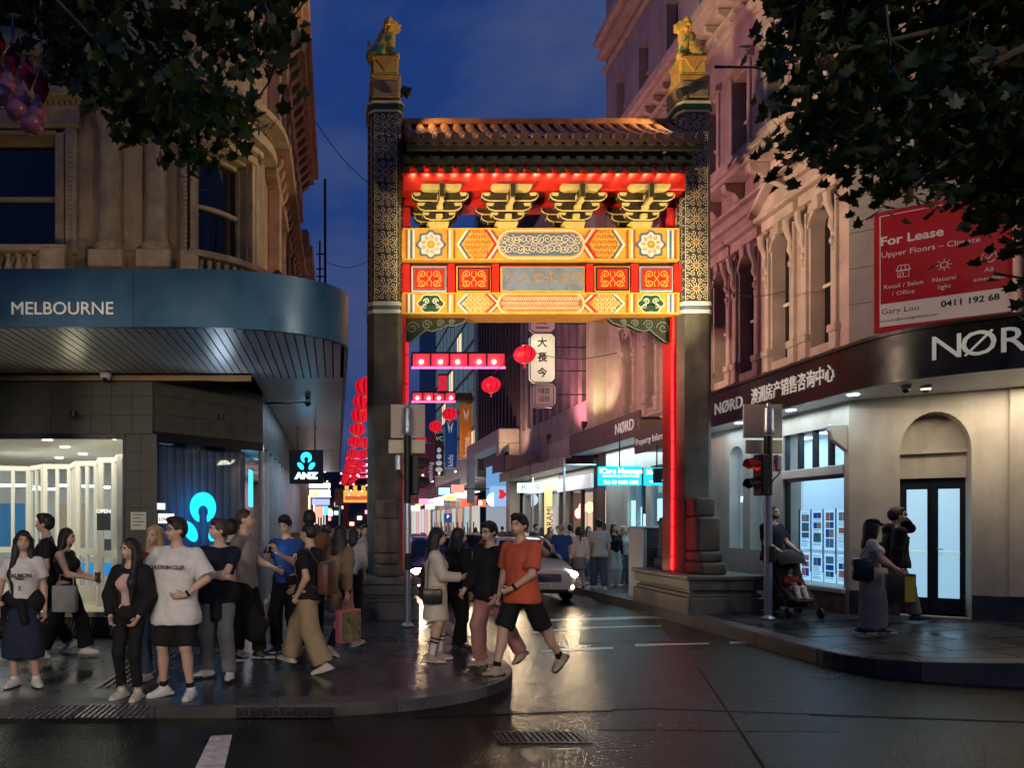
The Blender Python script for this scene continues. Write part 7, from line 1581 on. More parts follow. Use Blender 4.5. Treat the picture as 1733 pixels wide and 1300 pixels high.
HAIR = M('black hair', (.010, .008, .007), .6, var=.4, vs=30, stretch=(1, 1, .12)); HAIRB = M('brown hair', (.045, .025, .014), .58, var=.4, vs=30, stretch=(1, 1, .12)); HAIRY = M('blonde hair', (.36, .24, .11), .42, var=.3, vs=30, stretch=(1, 1, .12)); HAIRG = M('grey hair', (.25, .24, .23), .5, var=.3, vs=30)
EYE = M('eye dark', (.012, .010, .009), .15); LIP = M('lips', (.38, .12, .10), .45); BROW = M('brow', (.018, .013, .010), .6); EYEW = M('eye white', (.6, .58, .55), .3)
_CL = {}
def cloth(name, c, rough=.85, var=.12): return M('cloth ' + name, c, rough, var=var, vs=14, bump=.12, bs=220, spec=.25)
def person(label, X, Y, z, H, yaw, sex='m', tone='a', hair=('short', HAIR), head=(0, 0), hands=None, poles=None, feet=None, fyaw=(8, -8), lean=0., hipz=.93, top=None, bottom=None, shoes=None, socks=None, h=.012, fingers=True, curl=.5, hand_dir=None, group=None, build=1.0, name='person', extra=None):
    """top: dict(mat, sleeve 0..1, hem z, loose, open) ; bottom: dict(kind, mat, hem z, w)"""
    t = thing(name, label, 'person', (X, Y, z), group); t.rotation_euler = (0, 0, yaw); sc_ = H / 1.75; t.scale = (sc_, sc_, sc_)
    f = sex == 'f'; sw = (.165 if f else .195) * (1 + (build - 1) * .5); lx = lean
    def L3(p): # lean the upper body forward (towards -y) about the hips
        p = np.array(p, float); dz = p[2] - .95; return V3(p[0], p[1] - math.sin(lx) * dz + (1 - math.cos(lx)) * 0, .95 + math.cos(lx) * dz)
    pel = V3(0, 0, hipz + .02); dzh = hipz - .93
    up = lambda x, y, zz: L3((x, y, zz)) + V3(0, 0, dzh)
    SL, SR = up(sw, .01, 1.402), up(-sw, .01, 1.402); neck0 = up(0, .012, 1.45); neck1 = up(0, -.005, 1.565)
    hd = hands or {}
    def arm(S, s):
        tgt = hd.get('L' if s > 0 else 'R'); tgt = V3(s * (sw + .06), -.03, .86 + dzh) if tgt is None else V3(*tgt)
        pole = (poles or {}).get('L' if s > 0 else 'R', (s * .35, .9, -.1)); E, W = ik(S, tgt, .285, .255, pole); return E, W
    EL, WL = arm(SL, 1); ER, WR = arm(SR, -1)
    ft = feet or {'L': (.10, 0, 0), 'R': (-.10, 0, 0)}
    HL, HR = V3(.088, 0, hipz), V3(-.088, 0, hipz)
    def leg(Hj, k):
        q = ft[k]; A_ = V3(q[0], q[1], q[2] + .085); Kn, A_ = ik(Hj, A_, .435, .425, (0.05 * np.sign(q[0]), -1, .0)); return Kn, A_
    KL, AL = leg(HL, 'L'); KR, AR = leg(HR, 'R')
    # head frame
    hy, hp = R(head[0]), R(head[1]); Rz = np.array(Matrix.Rotation(hy, 3, 'Z') @ Matrix.Rotation(hp, 3, 'X')); hc = neck1 + V3(0, -.012, .0)
    hw = lambda x, y, zz: hc + Rz @ V3(x, y, zz)          # head-local: chin about z -.01, crown about +.20
    v = Vol(h)
    b = build
    v.cap((-.06, .0, hipz + .03), (.06, 0, hipz + .03), .112 * b, k=.05); v.cap(up(0, 0, 1.02), up(0, 0, 1.12), .118 * b * (.92 if f else 1), .12 * b * (.92 if f else 1), k=.07, flat=((0, 1, 0), 1.25)); v.cap(up(-.045, 0, 1.29), up(.045, 0, 1.29), .122 * b, k=.07, flat=((0, 1, 0), 1.2))
    v.cap(SL, neck0, .054, .050, k=.05); v.cap(SR, neck0, .054, .050, k=.05); v.cap(neck0, neck1, .055 if not f else .047, .052 if not f else .045, k=.035)
    if f:
        for s in (-1, 1): v.ell(up(s * .07, -.095, 1.275), (.062, .06, .062), k=.04)
    v.ell(hw(0, .012, .105), (.075, .094, .098), k=.02, rot=Rz); v.ell(hw(0, -.028, .045), (.056, .062, .062), k=.03, rot=Rz); v.ell(hw(0, -.062, .012), (.026, .022, .020), k=.02, rot=Rz)
    v.cap(hw(0, -.086, .090), hw(0, -.104, .055), .009, .0135, k=.012); 
    for s in (-1, 1):
        v.ell(hw(s * .076, .012, .075), (.012, .022, .031), k=.008, rot=Rz); v.ell(hw(s * .030, -.070, .045), (.022, .02, .02), k=.02, rot=Rz); v.ell(hw(s * .032, -.086, .092), (.018, .010, .012), k=.01, rot=Rz, sub=True)
        v.cap(hw(s * .015, -.088, .103), hw(s * .045, -.080, .105), .008, k=.01)
    v.cap(hw(-.016, -.086, .030), hw(.016, -.086, .030), .008, k=.008)
    for (S, E, W) in ((SL, EL, WL), (SR, ER, WR)): v.cap(S, E, .050 * b, .039, k=.03); v.cap(E, W, .039, .026, k=.02); v.cap(E, E + (W - E) * .45, .041, .034, k=.02)
    for (Hj, Kn, A_) in ((HL, KL, AL), (HR, KR, AR)):
        v.cap(Hj, Kn, .088 * b, .055, k=.04); v.cap(Kn, A_, .052, .036, k=.03); v.ell(Kn + (A_ - Kn) * .32 + V3(0, .022, 0), (.05, .05, .12), k=.03)
    extra_parts = []
    fdirs = {}
    for key, (E, W) in (('L', (EL, WL)), ('R', (ER, WR))):
        d = nrm((hand_dir or {}).get(key, W - E) if (hand_dir or {}).get(key) is not None else W - E); d = np.array(d, float); s = 1 if key == 'L' else -1
        side = nrm(np.cross(d, V3(s, 0, 0)) + 1e-6)            # thumb side: forward
        if side[1] > 0: side = -side
        pn = nrm(np.cross(d, side)); pn = pn if pn[0] * s < 0 else -pn     # palm faces the body
        palm = W + d * .05; v.cap(W + d * .012, W + d * .085, .030, .034, k=.02, flat=(pn, 1.75)); fdirs[key] = (d, side, pn, W)
        if fingers:
            for i in range(4):
                o = W + d * .085 + side * (.027 - .018 * i); ln = (.072, .082, .076, .060)[i]; c1_, c2_ = R(25 + 55 * curl), R(45 + 100 * curl)
                p1 = o + (d * math.cos(c1_ * .5) + pn * math.sin(c1_ * .5)) * ln * .45; p2 = p1 + (d * math.cos(c1_) + pn * math.sin(c1_)) * ln * .32; p3 = p2 + (d * math.cos(c2_) + pn * math.sin(c2_)) * ln * .28
                m = MB(); m.tube([tuple(o - d * .02), tuple(p1), tuple(p2), tuple(p3)], [.0092, .0088, .008, .006], 6); extra_parts.append((m.v, m.f, 0))
            o = W + d * .028 + side * .028; p1 = o + (side * .7 + d * .6 + pn * .2) * .034; p2 = p1 + (d * .85 + side * .2 + pn * .35) * .032; m = MB(); m.tube([tuple(o - side * .012), tuple(p1), tuple(p2)], [.0125, .0105, .0075], 6); extra_parts.append((m.v, m.f, 0))
    Vb, Fb = v.mesh()
    feats = []
    if h < .02:
        for s in (-1, 1):
            m = MB(); m.ball((0, 0, 0), (.0125, .008, .0068), 8, 6); q = [hw(s * .032, -.0785, .092) + Rz @ np.array(p) for p in m.v]; feats.append((q, m.f, 4)); m = MB(); m.ball((0, 0, 0), (.0058, .004, .0060), 8, 6); q = [hw(s * .032, -.0845, .092) + Rz @ np.array(p) for p in m.v]; feats.append((q, m.f, 1))
            m = MB(); m.tube([tuple(hw(s * .016, -.0965, .109)), tuple(hw(s * .032, -.095, .114)), tuple(hw(s * .049, -.083, .108))], [.004, .0045, .003], 5); feats.append((m.v, m.f, 3))
        m = MB(); m.tube([tuple(hw(-.021, -.0880, .0295)), tuple(hw(0, -.0955, .0315)), tuple(hw(.021, -.0880, .0295))], [.003, .0058, .003], 6); feats.append((m.v, m.f, 2))
    bo = link('body', vmesh('body', [(Vb, Fb, 0)] + extra_parts + feats, [skin(tone), EYE, LIP, BROW, EYEW]), t, local=True)
    def put_(nm, vol, mat, fold=0., ff=22., zc=None, zs=.7): Vv, Ff = vol.mesh(fold * (1.45 if h < .02 and ff < 50 else 1), ff, len(label), zc, zs); return link(nm, vmesh(nm, [(Vv, Ff, 0)], [mat]), t, local=True)
    hg = max(h * 1.15, .0135)
    # bottom
    if bottom:
        kd = bottom['kind']; w_ = bottom.get('w', 1.0); hem = bottom.get('hem', .07); vb = Vol(hg); waist = up(0, 0, 1.04)
        if kd in ('skirt', 'dress_skirt'):
            wz = bottom.get('waist', 1.03); fl = bottom.get('flare', .2); c_ = (AL + AR) / 2; c_[2] = hem; c_[1] *= .6; c_[0] *= .5
            vb.cap(V3(0, 0, wz + .05), V3(0, 0, .86), .13, .165 * b, k=.05, flat=((0, 1, 0), 1.25), clip=(((0, 0, wz), (0, 0, 1)),)); vb.cap(V3(0, 0, .86), V3(c_[0], c_[1], hem - .1), .160 * b, fl, k=.06, flat=((0, 1, 0), 1.12), clip=(((0, 0, hem), (0, 0, -1)),))
            for Kn in (KL, KR): vb.cap(V3(Kn[0], Kn[1], .62), V3(Kn[0], Kn[1], hem - .08), .085, .10, k=.12, clip=(((0, 0, hem), (0, 0, -1)),))
            put_('skirt', vb, bottom['mat'], .007, 26.)
        else:
            vb.cap((-.052, .0, hipz + .02), (.052, 0, hipz + .02), .120 * b, k=.05); vb.cap(V3(0, 0, hipz + .04), up(0, 0, 1.06), .120 * b, .118 * b * (.95 if f else 1.0), k=.05, flat=((0, 1, 0), 1.2), clip=((up(0, 0, 1.05), (0, 0, 1)),))
            tw2, kw, hw2 = {'trousers': (.108, .085, .078), 'wide': (.125, .122, .135), 'flare': (.10, .082, .115), 'slim': (.097, .066, .052), 'shorts': (.112, .130, .14)}[kd]
            for Hj, Kn, A_ in ((HL, KL, AL), (HR, KR, AR)):
                if kd == 'shorts':
                    dk = nrm(Kn - Hj); e_ = Hj + (Kn - Hj) * bottom.get('len', .95); vb.cap(Hj, e_ + dk * .1, tw2 * w_, kw * .86 * w_, k=.04, clip=((e_, dk),))
                else:
                    dk = nrm(A_ - Kn); e_ = Kn + (A_ - Kn) * bottom.get('len', .97); vb.cap(Hj, Kn, tw2 * w_ * b, kw * w_, k=.04); vb.cap(Kn, e_ + dk * .08, kw * w_, hw2 * w_, k=.04, clip=((e_, dk),))
            put_('trousers' if kd != 'shorts' else 'shorts', vb, bottom['mat'], bottom.get('fold', .006), 24.)
    if socks:
        for Kn, A_ in ((KL, AL), (KR, AR)): vs_ = Vol(hg); e_ = Kn + (A_ - Kn) * (1 - socks[1]); vs_.cap(e_, A_ - V3(0, 0, .02), .050 if socks[1] > .4 else .043, .042, k=.02); put_('sock', vs_, socks[0])
        if len(socks) > 2:
            for Kn, A_ in ((KL, AL), (KR, AR)):
                for q in (.42, .54): e_ = Kn + (A_ - Kn) * q; e2 = Kn + (A_ - Kn) * (q + .05); m = MB(); m.tube([tuple(e_ + V3(0, .008, 0)), tuple(e2 + V3(0, .008, 0))], .0605, 16); link('sock_stripe', m.mesh('sock_stripe', socks[2], True), t, local=True)
    # top
    if top:
        lo_ = top.get('loose', .022); hem = top.get('hem', .86); vt = Vol(hg); hemc = ((0, 0, hem), (0, 0, -1)); wv = top.get('flarew', .022 if hem < .9 else 0.)
        vt.cap(up(-.045, 0, 1.29), up(.045, 0, 1.29), (.121 + lo_ * .9) * b, k=.07, flat=((0, 1, 0), 1.15)); vt.cap(up(0, 0, 1.22), V3(0, 0, hem - .12), (.130 + lo_) * b * (.93 if f else 1), (.130 + lo_ + wv) * b, k=.08, flat=((0, 1, 0), 1.12), clip=(hemc,))
        vt.cap(SL + V3(-.03, 0, .0), neck0 - V3(0, 0, .02), .060 + lo_ * .2, .058, k=.05); vt.cap(SR + V3(.03, 0, .0), neck0 - V3(0, 0, .02), .060 + lo_ * .2, .058, k=.05); vt.cap(neck0 - V3(0, 0, .03), neck0 + V3(0, 0, .005), .078, .066, k=.03)
        if hem < .9: vt.cap(V3(-.045, 0, hem + .03), V3(.045, 0, hem + .03), (.128 + lo_) * b * (.92 if f else 1), k=.07, flat=((0, 1, 0), 1.08), clip=(hemc,))
        if f:
            for s in (-1, 1): vt.ell(up(s * .07, -.10, 1.275), (.07, .066, .07), k=.05)
        sl = top.get('sleeve', .6)
        for S, E, W in ((SL, EL, WL), (SR, ER, WR)):
            if sl <= 0: continue
            if sl <= 1: d = nrm(E - S); e_ = S + (E - S) * sl; vt.cap(S, e_ + d * .06, .058 + lo_ * .3, .056 + lo_ * .95, k=.035, clip=((e_, d),))
            else: d = nrm(W - E); e_ = E + (W - E) * min(.96, (sl - 1)); vt.cap(S, E, .066 + lo_ * .5, .058 + lo_ * .5, k=.04); vt.cap(E, e_ + d * .05, .056 + lo_ * .5, .044 + lo_ * .5, k=.03, clip=((e_, d),))
        if top.get('hood'): vt.ell(neck0 + V3(0, .09, .01), (.11, .06, .07), k=.04)
        if top.get('collar'): vt.cap(neck0 + V3(0, .0, .01), neck0 + V3(0, .0, .05), .072, .070, k=.015)
        vt.cap(neck0 + V3(0, -.03, .035), neck1 + V3(0, -.06, .06), .054, .06, sub=True)
        if top.get('open'):   # open jacket front showing the inner top
            vt.cap(up(0, -.24, 1.02), up(0, -.24, 1.46), top['open'], top['open'] * .9, sub=True, flat=((0, 1, 0), .42))
        put_('shirt' if not top.get('open') else 'jacket', vt, top['mat'], top.get('fold', .0065), 20.)
        if top.get('inner'):
            vi = Vol(hg); vi.cap(up(-.04, 0, 1.28), up(.04, 0, 1.28), .134, k=.06, flat=((0, 1, 0), 1.15)); vi.cap(up(0, 0, 1.22), up(0, 0, 1.0), .13, .125, k=.06, flat=((0, 1, 0), 1.2))
            for s in (-1, 1): vi.ell(up(s * .065, -.097, 1.275), (.066, .062, .066), k=.05)
            put_('inner_top', vi, top['inner'], .003)
    # shoes
    if shoes:
        smat, sole = shoes[0], shoes[1] if len(shoes) > 1 else M('shoe sole', (.55, .53, .5), .7)
        for key, A_, fy in (('L', AL, fyaw[0]), ('R', AR, fyaw[1])):
            q = ft[key]; pit = R(q[3]) if len(q) > 3 else 0.
            a = R(fy); fd = V3(math.sin(a), -math.cos(a), 0); fd = fd * math.cos(pit) + V3(0, 0, -math.sin(pit)); upv = V3(0, 0, 1) * math.cos(pit) + V3(math.sin(a), -math.cos(a), 0) * math.sin(pit); an = A_ - V3(0, 0, 0)
            base = an - upv * .055; vs_ = Vol(.0115 if h < .016 else .018); sd = np.cross(fd, upv)
            bc = base - upv * .028
            vs_.cap(base - fd * .045, base + fd * .06 - upv * .002, .044, .044, k=.03, clip=((bc, -upv),)); vs_.cap(base + fd * .05 - upv * .012, base + fd * .150 - upv * .012, .046, .036, k=.04, clip=((bc, -upv),), flat=(upv, 1.15)); vs_.cap(base - fd * .02, an + upv * .01, .044, .046, k=.03, clip=((an + upv * .025, upv), (bc, -upv)))
            Vv, Ff = vs_.mesh(); so = link('shoe', vmesh('shoe', [(Vv, Ff, 0)], [smat]), t, local=True)
            m = MB(); out_ = [(.045, -.09), (.05, 0), (.052, .08), (.048, .13), (.03, .18), (0, .195), (-.03, .18), (-.048, .13), (-.052, .08), (-.05, 0), (-.045, -.09), (-.02, -.105), (.02, -.105)]
            lo2 = [tuple(bc + sd * x + fd * y_ - upv * .0) for x, y_ in out_]; hi2 = [tuple(bc + sd * x * .98 + fd * y_ + upv * .024) for x, y_ in out_]; n_ = len(out_); m.add(lo2 + hi2, [tuple(range(n_)), tuple(range(2 * n_ - 1, n_ - 1, -1))] + [(i, (i + 1) % n_, n_ + (i + 1) % n_, n_ + i) for i in range(n_)]); link('sole', m.mesh('sole', sole), so, local=True)
    # hair
    if hair:
        hk, hm = hair[0], hair[1]; vh = Vol(.0115 if h < .017 else .02)
        vh.ell(hw(0, .022, .118), (.087, .100, .100), k=.02, rot=Rz)
        if hk == 'short': vh.ell(hw(0, .05, .075), (.080, .062, .075), k=.03, rot=Rz); vh.ell(hw(0, -.045, .185), (.065, .05, .032), k=.03, rot=Rz)
        if hk == 'crop': vh.pr.clear(); vh.ell(hw(0, .022, .118), (.081, .098, .096), k=.02, rot=Rz); vh.ell(hw(0, .05, .08), (.075, .058, .06), k=.03, rot=Rz)
        if hk in ('long', 'bob', 'pony'):
            ln = {'long': hair[2] if len(hair) > 2 else .38, 'bob': .14, 'pony': .05}[hk]; vh.ell(hw(0, .05, .06), (.088, .065, .10), k=.03, rot=Rz)
            for s in (-1, 1):
                a_ = hw(s * .075, .01, .10); e_ = hw(s * .078, .02, -.02); vh.cap(a_, e_, .03, .032, k=.03)
                if hk == 'long':
                    fw = hair[3] if len(hair) > 3 else 0.; e2 = e_ + V3(s * .02, .03 - fw * .20, -ln * .55); vh.cap(e_, e2, .036, .042, k=.05); vh.cap(e2, e2 + V3(-s * .01, .0, -ln * .5), .042, .015, k=.05)
            if hk != 'pony':
                c_ = hw(0, .075, .02); vh.cap(c_, c_ + V3(0, .03, -ln * .6), .085, .085, k=.05, flat=((0, 1, 0), 1.7)); vh.cap(c_ + V3(0, .03, -ln * .6), c_ + V3(0, .045, -ln), .08, .04, k=.05, flat=((0, 1, 0), 1.9))
            else:
                c_ = hw(0, .12, .12); vh.cap(c_, c_ + V3(0, .06, -.06), .03, .035, k=.03); vh.cap(c_ + V3(0, .06, -.06), c_ + V3(0, .05, -.40), .038, .012, k=.03)
        if hk == 'bun': vh.ell(hw(0, .05, .075), (.080, .062, .075), k=.03, rot=Rz); vh.ell(hw(0, .12, .15), (.05, .05, .05), k=.02)
        vh.ell(hw(0, -.105, .062), (.070, .085, .083), rot=Rz, sub=True); vh.ell(hw(0, -.09, .0), (.075, .075, .08), rot=Rz, sub=True)
        put_('hair', vh, hm, .0055 if hk != 'crop' else .0015, 130., None, .12)
    t['_'] = 0; del t['_']
    J = dict(t=t, WL=WL, WR=WR, EL=EL, ER=ER, SL=SL, SR=SR, KL=KL, KR=KR, AL=AL, AR=AR, hw=hw, up=up, fd=fdirs, sc=sc_)
    return J
def glasses(J, rimless=False):
    m = MB(); hw = J['hw']
    for s in (-1, 1): m.tube([tuple(hw(s * .033 + .021 * math.cos(a), -.098, .090 + .017 * math.sin(a))) for a in [2 * PI * i / 12 for i in range(13)]], .0028, 5, False); m.tube([tuple(hw(s * .055, -.094, .094)), tuple(hw(s * .076, .0, .09))], .0025, 5)
    m.tube([tuple(hw(-.012, -.100, .093)), tuple(hw(.012, -.100, .093))], .0028, 5); link('glasses', m.mesh('glasses', black_metal), J['t'], local=True)
def bag_box(J, label, name, c, dims, mat, strap=None, group=None, bevel=.02):
    """bag held by the person: its own thing placed at the person's local point c"""
    Mw = worldmat(J['t']); p = Mw @ Vector(c); t = thing(name, label, 'bag', tuple(p)); t.rotation_euler = (0, 0, J['t'].rotation_euler.z); s = J['sc']
    m = MB(); d = [x * s / 2 for x in dims]; m.box(-d[0], d[0], -d[1], d[1], -d[2], d[2]); link('bag_body', m.mesh('bag_body', mat, bevel=bevel * s, seg=2, smooth=True), t, local=True)
    if strap:
        m = MB(); inv = (Matrix.Translation(p) @ Matrix.Rotation(J['t'].rotation_euler.z, 4, 'Z')).inverted(); m.tube([tuple(inv @ (Mw @ Vector(q))) for q in strap], .008 * s, 6); link('strap', m.mesh('strap', mat, True), t, local=True)
    return t
# ------------------------------------------------------------------ people
TW = cloth('white', (.62, .60, .57)); TK = cloth('black', (.010, .010, .011)); TN = cloth('navy', (.010, .013, .028)); TDS = cloth('denim', (.15, .155, .165)); TJ = cloth('blue denim', (.06, .09, .15)); TB = cloth('beige', (.30, .22, .13)); TG = cloth('grey beige', (.26, .24, .20)); TO = cloth('orange', (.52, .10, .045)); TP = cloth('pink', (.42, .20, .18)); TC = cloth('cream', (.55, .50, .42)); TGS = cloth('grey', (.16, .16, .16)); TSK = cloth('navy skirt', (.018, .024, .042)); TBL = cloth('royal blue', (.02, .06, .22)); TBR = cloth('brown', (.14, .075, .04)); TT = cloth('tan', (.24, .15, .09)); TLP = cloth('pale pink', (.55, .36, .33)); TLG = cloth('light grey', (.42, .42, .40)); TM = cloth('maroon', (.16, .02, .025)); TGR = cloth('charcoal', (.035, .035, .037))
SW = M('white shoe', (.62, .60, .55), .5); SC = M('cream shoe', (.50, .44, .34), .55); SK_ = M('black shoe', (.012, .012, .012), .5); SBG = M('beige shoe', (.34, .28, .19), .6); DSOLE = M('dark sole', (.02, .02, .02), .7)
HV = {}
def X_(px, Y): return (px - PX0) / F * Y
def Yf(fy, zg=.12): return F * (CZ - zg) / (fy - PY0)
def P_(label, px, foot, hpx, yaw, zg=.12, **k):
    Y = Yf(foot, zg); H = (foot - hpx) / F * Y; return person(label, X_(px, Y), Y, zg, H, R(yaw), **k)
prn = M('print ink', (.02, .02, .022), .8)
def chest_print(J, rows, zc, yoff, tilt=0.):
    for i, (s, size) in enumerate(rows):
        me = text_mesh(s, size, prn, .001, .0015); o = link('shirt_print', me, J['t'], local=True); p = J['up'](0, yoff, zc - i * size * 1.05); o.matrix_basis = frame_mat(tuple(p), (1, 0, 0), (0, 0, 1)) @ Matrix.Rotation(tilt, 4, 'X')
# --- left group
J1 = P_('woman in a white printed tee and long navy skirt at the left edge', 40, 1160, 902, 12, sex='f', hair=('long', HAIR, .48, .6), head=(14, 0), hands={'L': (.24, -.02, .82), 'R': (-.22, -.16, 1.02)}, top=dict(mat=TW, sleeve=.62, hem=.98, loose=.03), bottom=dict(kind='skirt', mat=TSK, hem=.36, flare=.22), shoes=(SW,), feet={'L': (.14, -.02, 0), 'R': (-.10, .02, 0)}, h=.0118, fyaw=(25, -20))
chest_print(J1, (('SALMON', .062), ('PARIS', .035), ('5', .07)), 1.27, -.186)
v = Vol(.012); v.cap((-.10, 0, .96), (.10, 0, .96), .145, k=.03, flat=((0, 1, 0), 1.1)); v.cap((-.17, .0, .95), (-.2, .03, .72), .07, .05, k=.05); v.cap((.0, -.14, .95), (.05, -.17, .75), .05, .04, k=.05); Vv, Ff = v.mesh(.006); link('tied_jumper', vmesh('tied_jumper', [(Vv, Ff, 0)], [TK]), J1['t'], local=True)
P_('man in black walking left behind the woman in the long skirt', 78, 1108, 873, -70, hair=('short', HAIR), head=(-10, 0), top=dict(mat=TK, sleeve=.65, hem=.88, loose=.03), bottom=dict(kind='trousers', mat=TGR), shoes=(SW,), feet={'L': (.09, -.30, 0), 'R': (-.09, .28, .05, 25)}, h=.013)
J3 = P_('woman in profile carrying a drink and a white tote bag', 112, 1111, 897, 84, sex='f', hair=('long', HAIR, .40, -.3), head=(0, 4), hands={'L': (.14, -.34, 1.06), 'R': (-.12, -.36, 1.10)}, poles={'L': (.3, .6, -.6), 'R': (-.3, .6, -.6)}, top=dict(mat=TK, sleeve=0, hem=.96, loose=.012), bottom=dict(kind='flare', mat=TK, w=1.05), shoes=(SW,), feet={'L': (.08, -.26, .0), 'R': (-.08, .30, .05, 28)}, h=.012, curl=.9)
bag_box(J3, 'off white tote bag hanging from the arm of the woman with a drink', 'tote_bag', (-.22, -.10, .82), (.10, .34, .36), M('tote canvas', (.46, .42, .36), .8, var=.2, vs=6), [(-.22, -.22, 1.0), (-.2, -.20, 1.14), (-.2, -.02, 1.14), (-.22, 0, 1.0)])
Mw = worldmat(J3['t']); p = Mw @ Vector(tuple((J3['WL'] + J3['WR']) / 2 + V3(0, -.10, .02))); cu = thing('drink_cup', 'small brown takeaway drink held by the woman in profile', 'cup', tuple(p)); m = MB(); m.lathe([(.028, -.06), (.038, .06)], tuple(p), 14); m.build('cup', M('cup brown', (.10, .045, .025), .3), cu, smooth=True); m = MB(); m.lathe([(.04, .06), (.04, .07), (.02, .075)], tuple(p), 14); m.build('lid', M('cup lid', (.3, .3, .3), .3), cu)
J4 = P_('woman in a black jacket and black leggings with cream sneakers', 221, 1181, 915, -14, sex='f', hair=('long', HAIR, .46, .75), head=(-22, 2), hands={'L': (.17, -.13, .92), 'R': (-.17, -.13, .92)}, poles={'L': (1, .5, 0), 'R': (-1, .5, 0)}, top=dict(mat=TK, sleeve=2, hem=.90, loose=.034, open=.105, inner=TLP), bottom=dict(kind='slim', mat=TK, len=.86), shoes=(SC,), feet={'L': (.10, -.02, 0), 'R': (-.11, 0, 0)}, h=.0115)
J5 = P_('blonde woman in blue jeans standing behind the man in white', 262, 1151, 893, -6, sex='f', tone='b', hair=('long', HAIRY, .30, .2), head=(-12, 0), top=dict(mat=TM, sleeve=1.8, hem=.9, loose=.02), bottom=dict(kind='trousers', mat=TJ, w=.98), shoes=(SC,), h=.0115)
J6 = P_('man in an oversized white tee and black shorts with hand on hip', 299, 1178, 880, -12, hair=('short', HAIR), head=(-38, 0), hands={'L': (.17, -.17, 1.02), 'R': (-.20, .10, 1.05)}, poles={'L': (1, .15, .1), 'R': (-1, .5, 0)}, hand_dir={'L': (-.86, -.25, -.1)}, curl=.15, top=dict(mat=TW, sleeve=.95, hem=.74, loose=.055, fold=.008, flarew=.03), bottom=dict(kind='shorts', mat=TK, len=.98, w=1.0), shoes=(SW,), socks=(TK, .12), feet={'L': (.16, -.02, 0), 'R': (-.14, .0, 0)}, fyaw=(6, -32), h=.0115, build=1.08)
glasses(J6); chest_print(J6, (('DAYTON CLUB', .052),), 1.29, -.213)
m = MB(); w0 = J6['WL'] + (J6['EL'] - J6['WL']) * .06; m.tube([tuple(w0), tuple(w0 + (J6['EL'] - J6['WL']) * .10)], .034, 12); link('wristwatch', m.mesh('wristwatch', TK), J6['t'], local=True)
J7 = P_('man in a navy tee with folded arms and grey jeans', 371, 1148, 882, -16, tone='b', hair=('short', HAIRB), head=(-48, 0), hands={'L': (-.10, -.20, 1.17), 'R': (.12, -.19, 1.13)}, poles={'L': (.9, -.2, -.6), 'R': (-.9, -.2, -.6)}, hand_dir={'L': (-.9, .3, .15), 'R': (.9, .3, .1)}, top=dict(mat=TN, sleeve=.62, hem=.86, loose=.026), bottom=dict(kind='trousers', mat=TDS, w=1.0, fold=.008), shoes=(SW, DSOLE), feet={'L': (.14, -.02, 0), 'R': (-.16, .03, 0)}, fyaw=(15, -42), h=.0118)
v = Vol(.013); v.cap((-.09, 0, .95), (.09, 0, .95), .155, k=.03, flat=((0, 1, 0), 1.1)); v.cap((-.12, -.02, .92), (-.15, .0, .74), .09, .06, k=.05); v.cap((.05, -.15, .92), (.06, -.17, .70), .05, .045, k=.04); v.cap((.12, .02, .92), (.14, .02, .76), .08, .05, k=.05); Vv, Ff = v.mesh(.007); link('tied_shirt', vmesh('tied_shirt', [(Vv, Ff, 0)], [TK]), J7['t'], local=True)
P_('dark haired person mostly hidden behind the man in navy', 392, 1112, 882, 150, hair=('short', HAIR), top=dict(mat=TGR, sleeve=2, hem=.85, loose=.03), bottom=dict(kind='trousers', mat=TGR), shoes=(SBG,), h=.016)
J8 = P_('tall man in a grey beige tee carrying a black coat', 413, 1116, 865, 78, tone='b', hair=('crop', HAIRB), head=(6, 0), hands={'L': (.16, -.34, 1.06), 'R': (-.24, .02, .88)}, top=dict(mat=TG, sleeve=.7, hem=.86, loose=.03), bottom=dict(kind='trousers', mat=TK, w=1.05), shoes=(SK_,), feet={'L': (.10, -.16, 0), 'R': (-.10, .14, 0)}, h=.012)
ct = thing('folded_coat', 'black coat carried by the tall man in grey beige', 'coat', tuple(worldmat(J8['t']) @ Vector((-.27, -.02, .6)))); ct.rotation_euler = (0, 0, R(78)); ct.scale = (J8['sc'],) * 3
v = Vol(.014); v.cap((0, -.08, .24), (0, .10, .26), .075, k=.05); v.cap((0, -.05, .2), (0, -.20, -.22), .10, .13, k=.08, flat=((1, 0, 0), 1.8)); v.cap((0, .05, .2), (0, .05, -.30), .10, .10, k=.08, flat=((1, 0, 0), 1.8)); v.cap((0, -.1, 0), (0, -.30, -.14), .08, .07, k=.06, flat=((1, 0, 0), 1.6)); Vv, Ff = v.mesh(.01, 18.); link('coat_cloth', vmesh('coat_cloth', [(Vv, Ff, 0)], [TK]), ct, local=True)
J9 = P_('man in a blue tee lit by the phone he holds', 484, 1104, 875, -28, hair=('short', HAIR), head=(12, 18), hands={'L': (.06, -.30, 1.30), 'R': (-.06, -.30, 1.30)}, poles={'L': (.6, .1, -1), 'R': (-.6, .1, -1)}, hand_dir={'L': (-.2, -.4, .9), 'R': (.2, -.4, .9)}, curl=.8, top=dict(mat=TBL, sleeve=.62, hem=.9, loose=.025), bottom=dict(kind='trousers', mat=TK), shoes=(SK_,), feet={'L': (.10, .1, 0), 'R': (-.1, -.06, 0)}, h=.013)
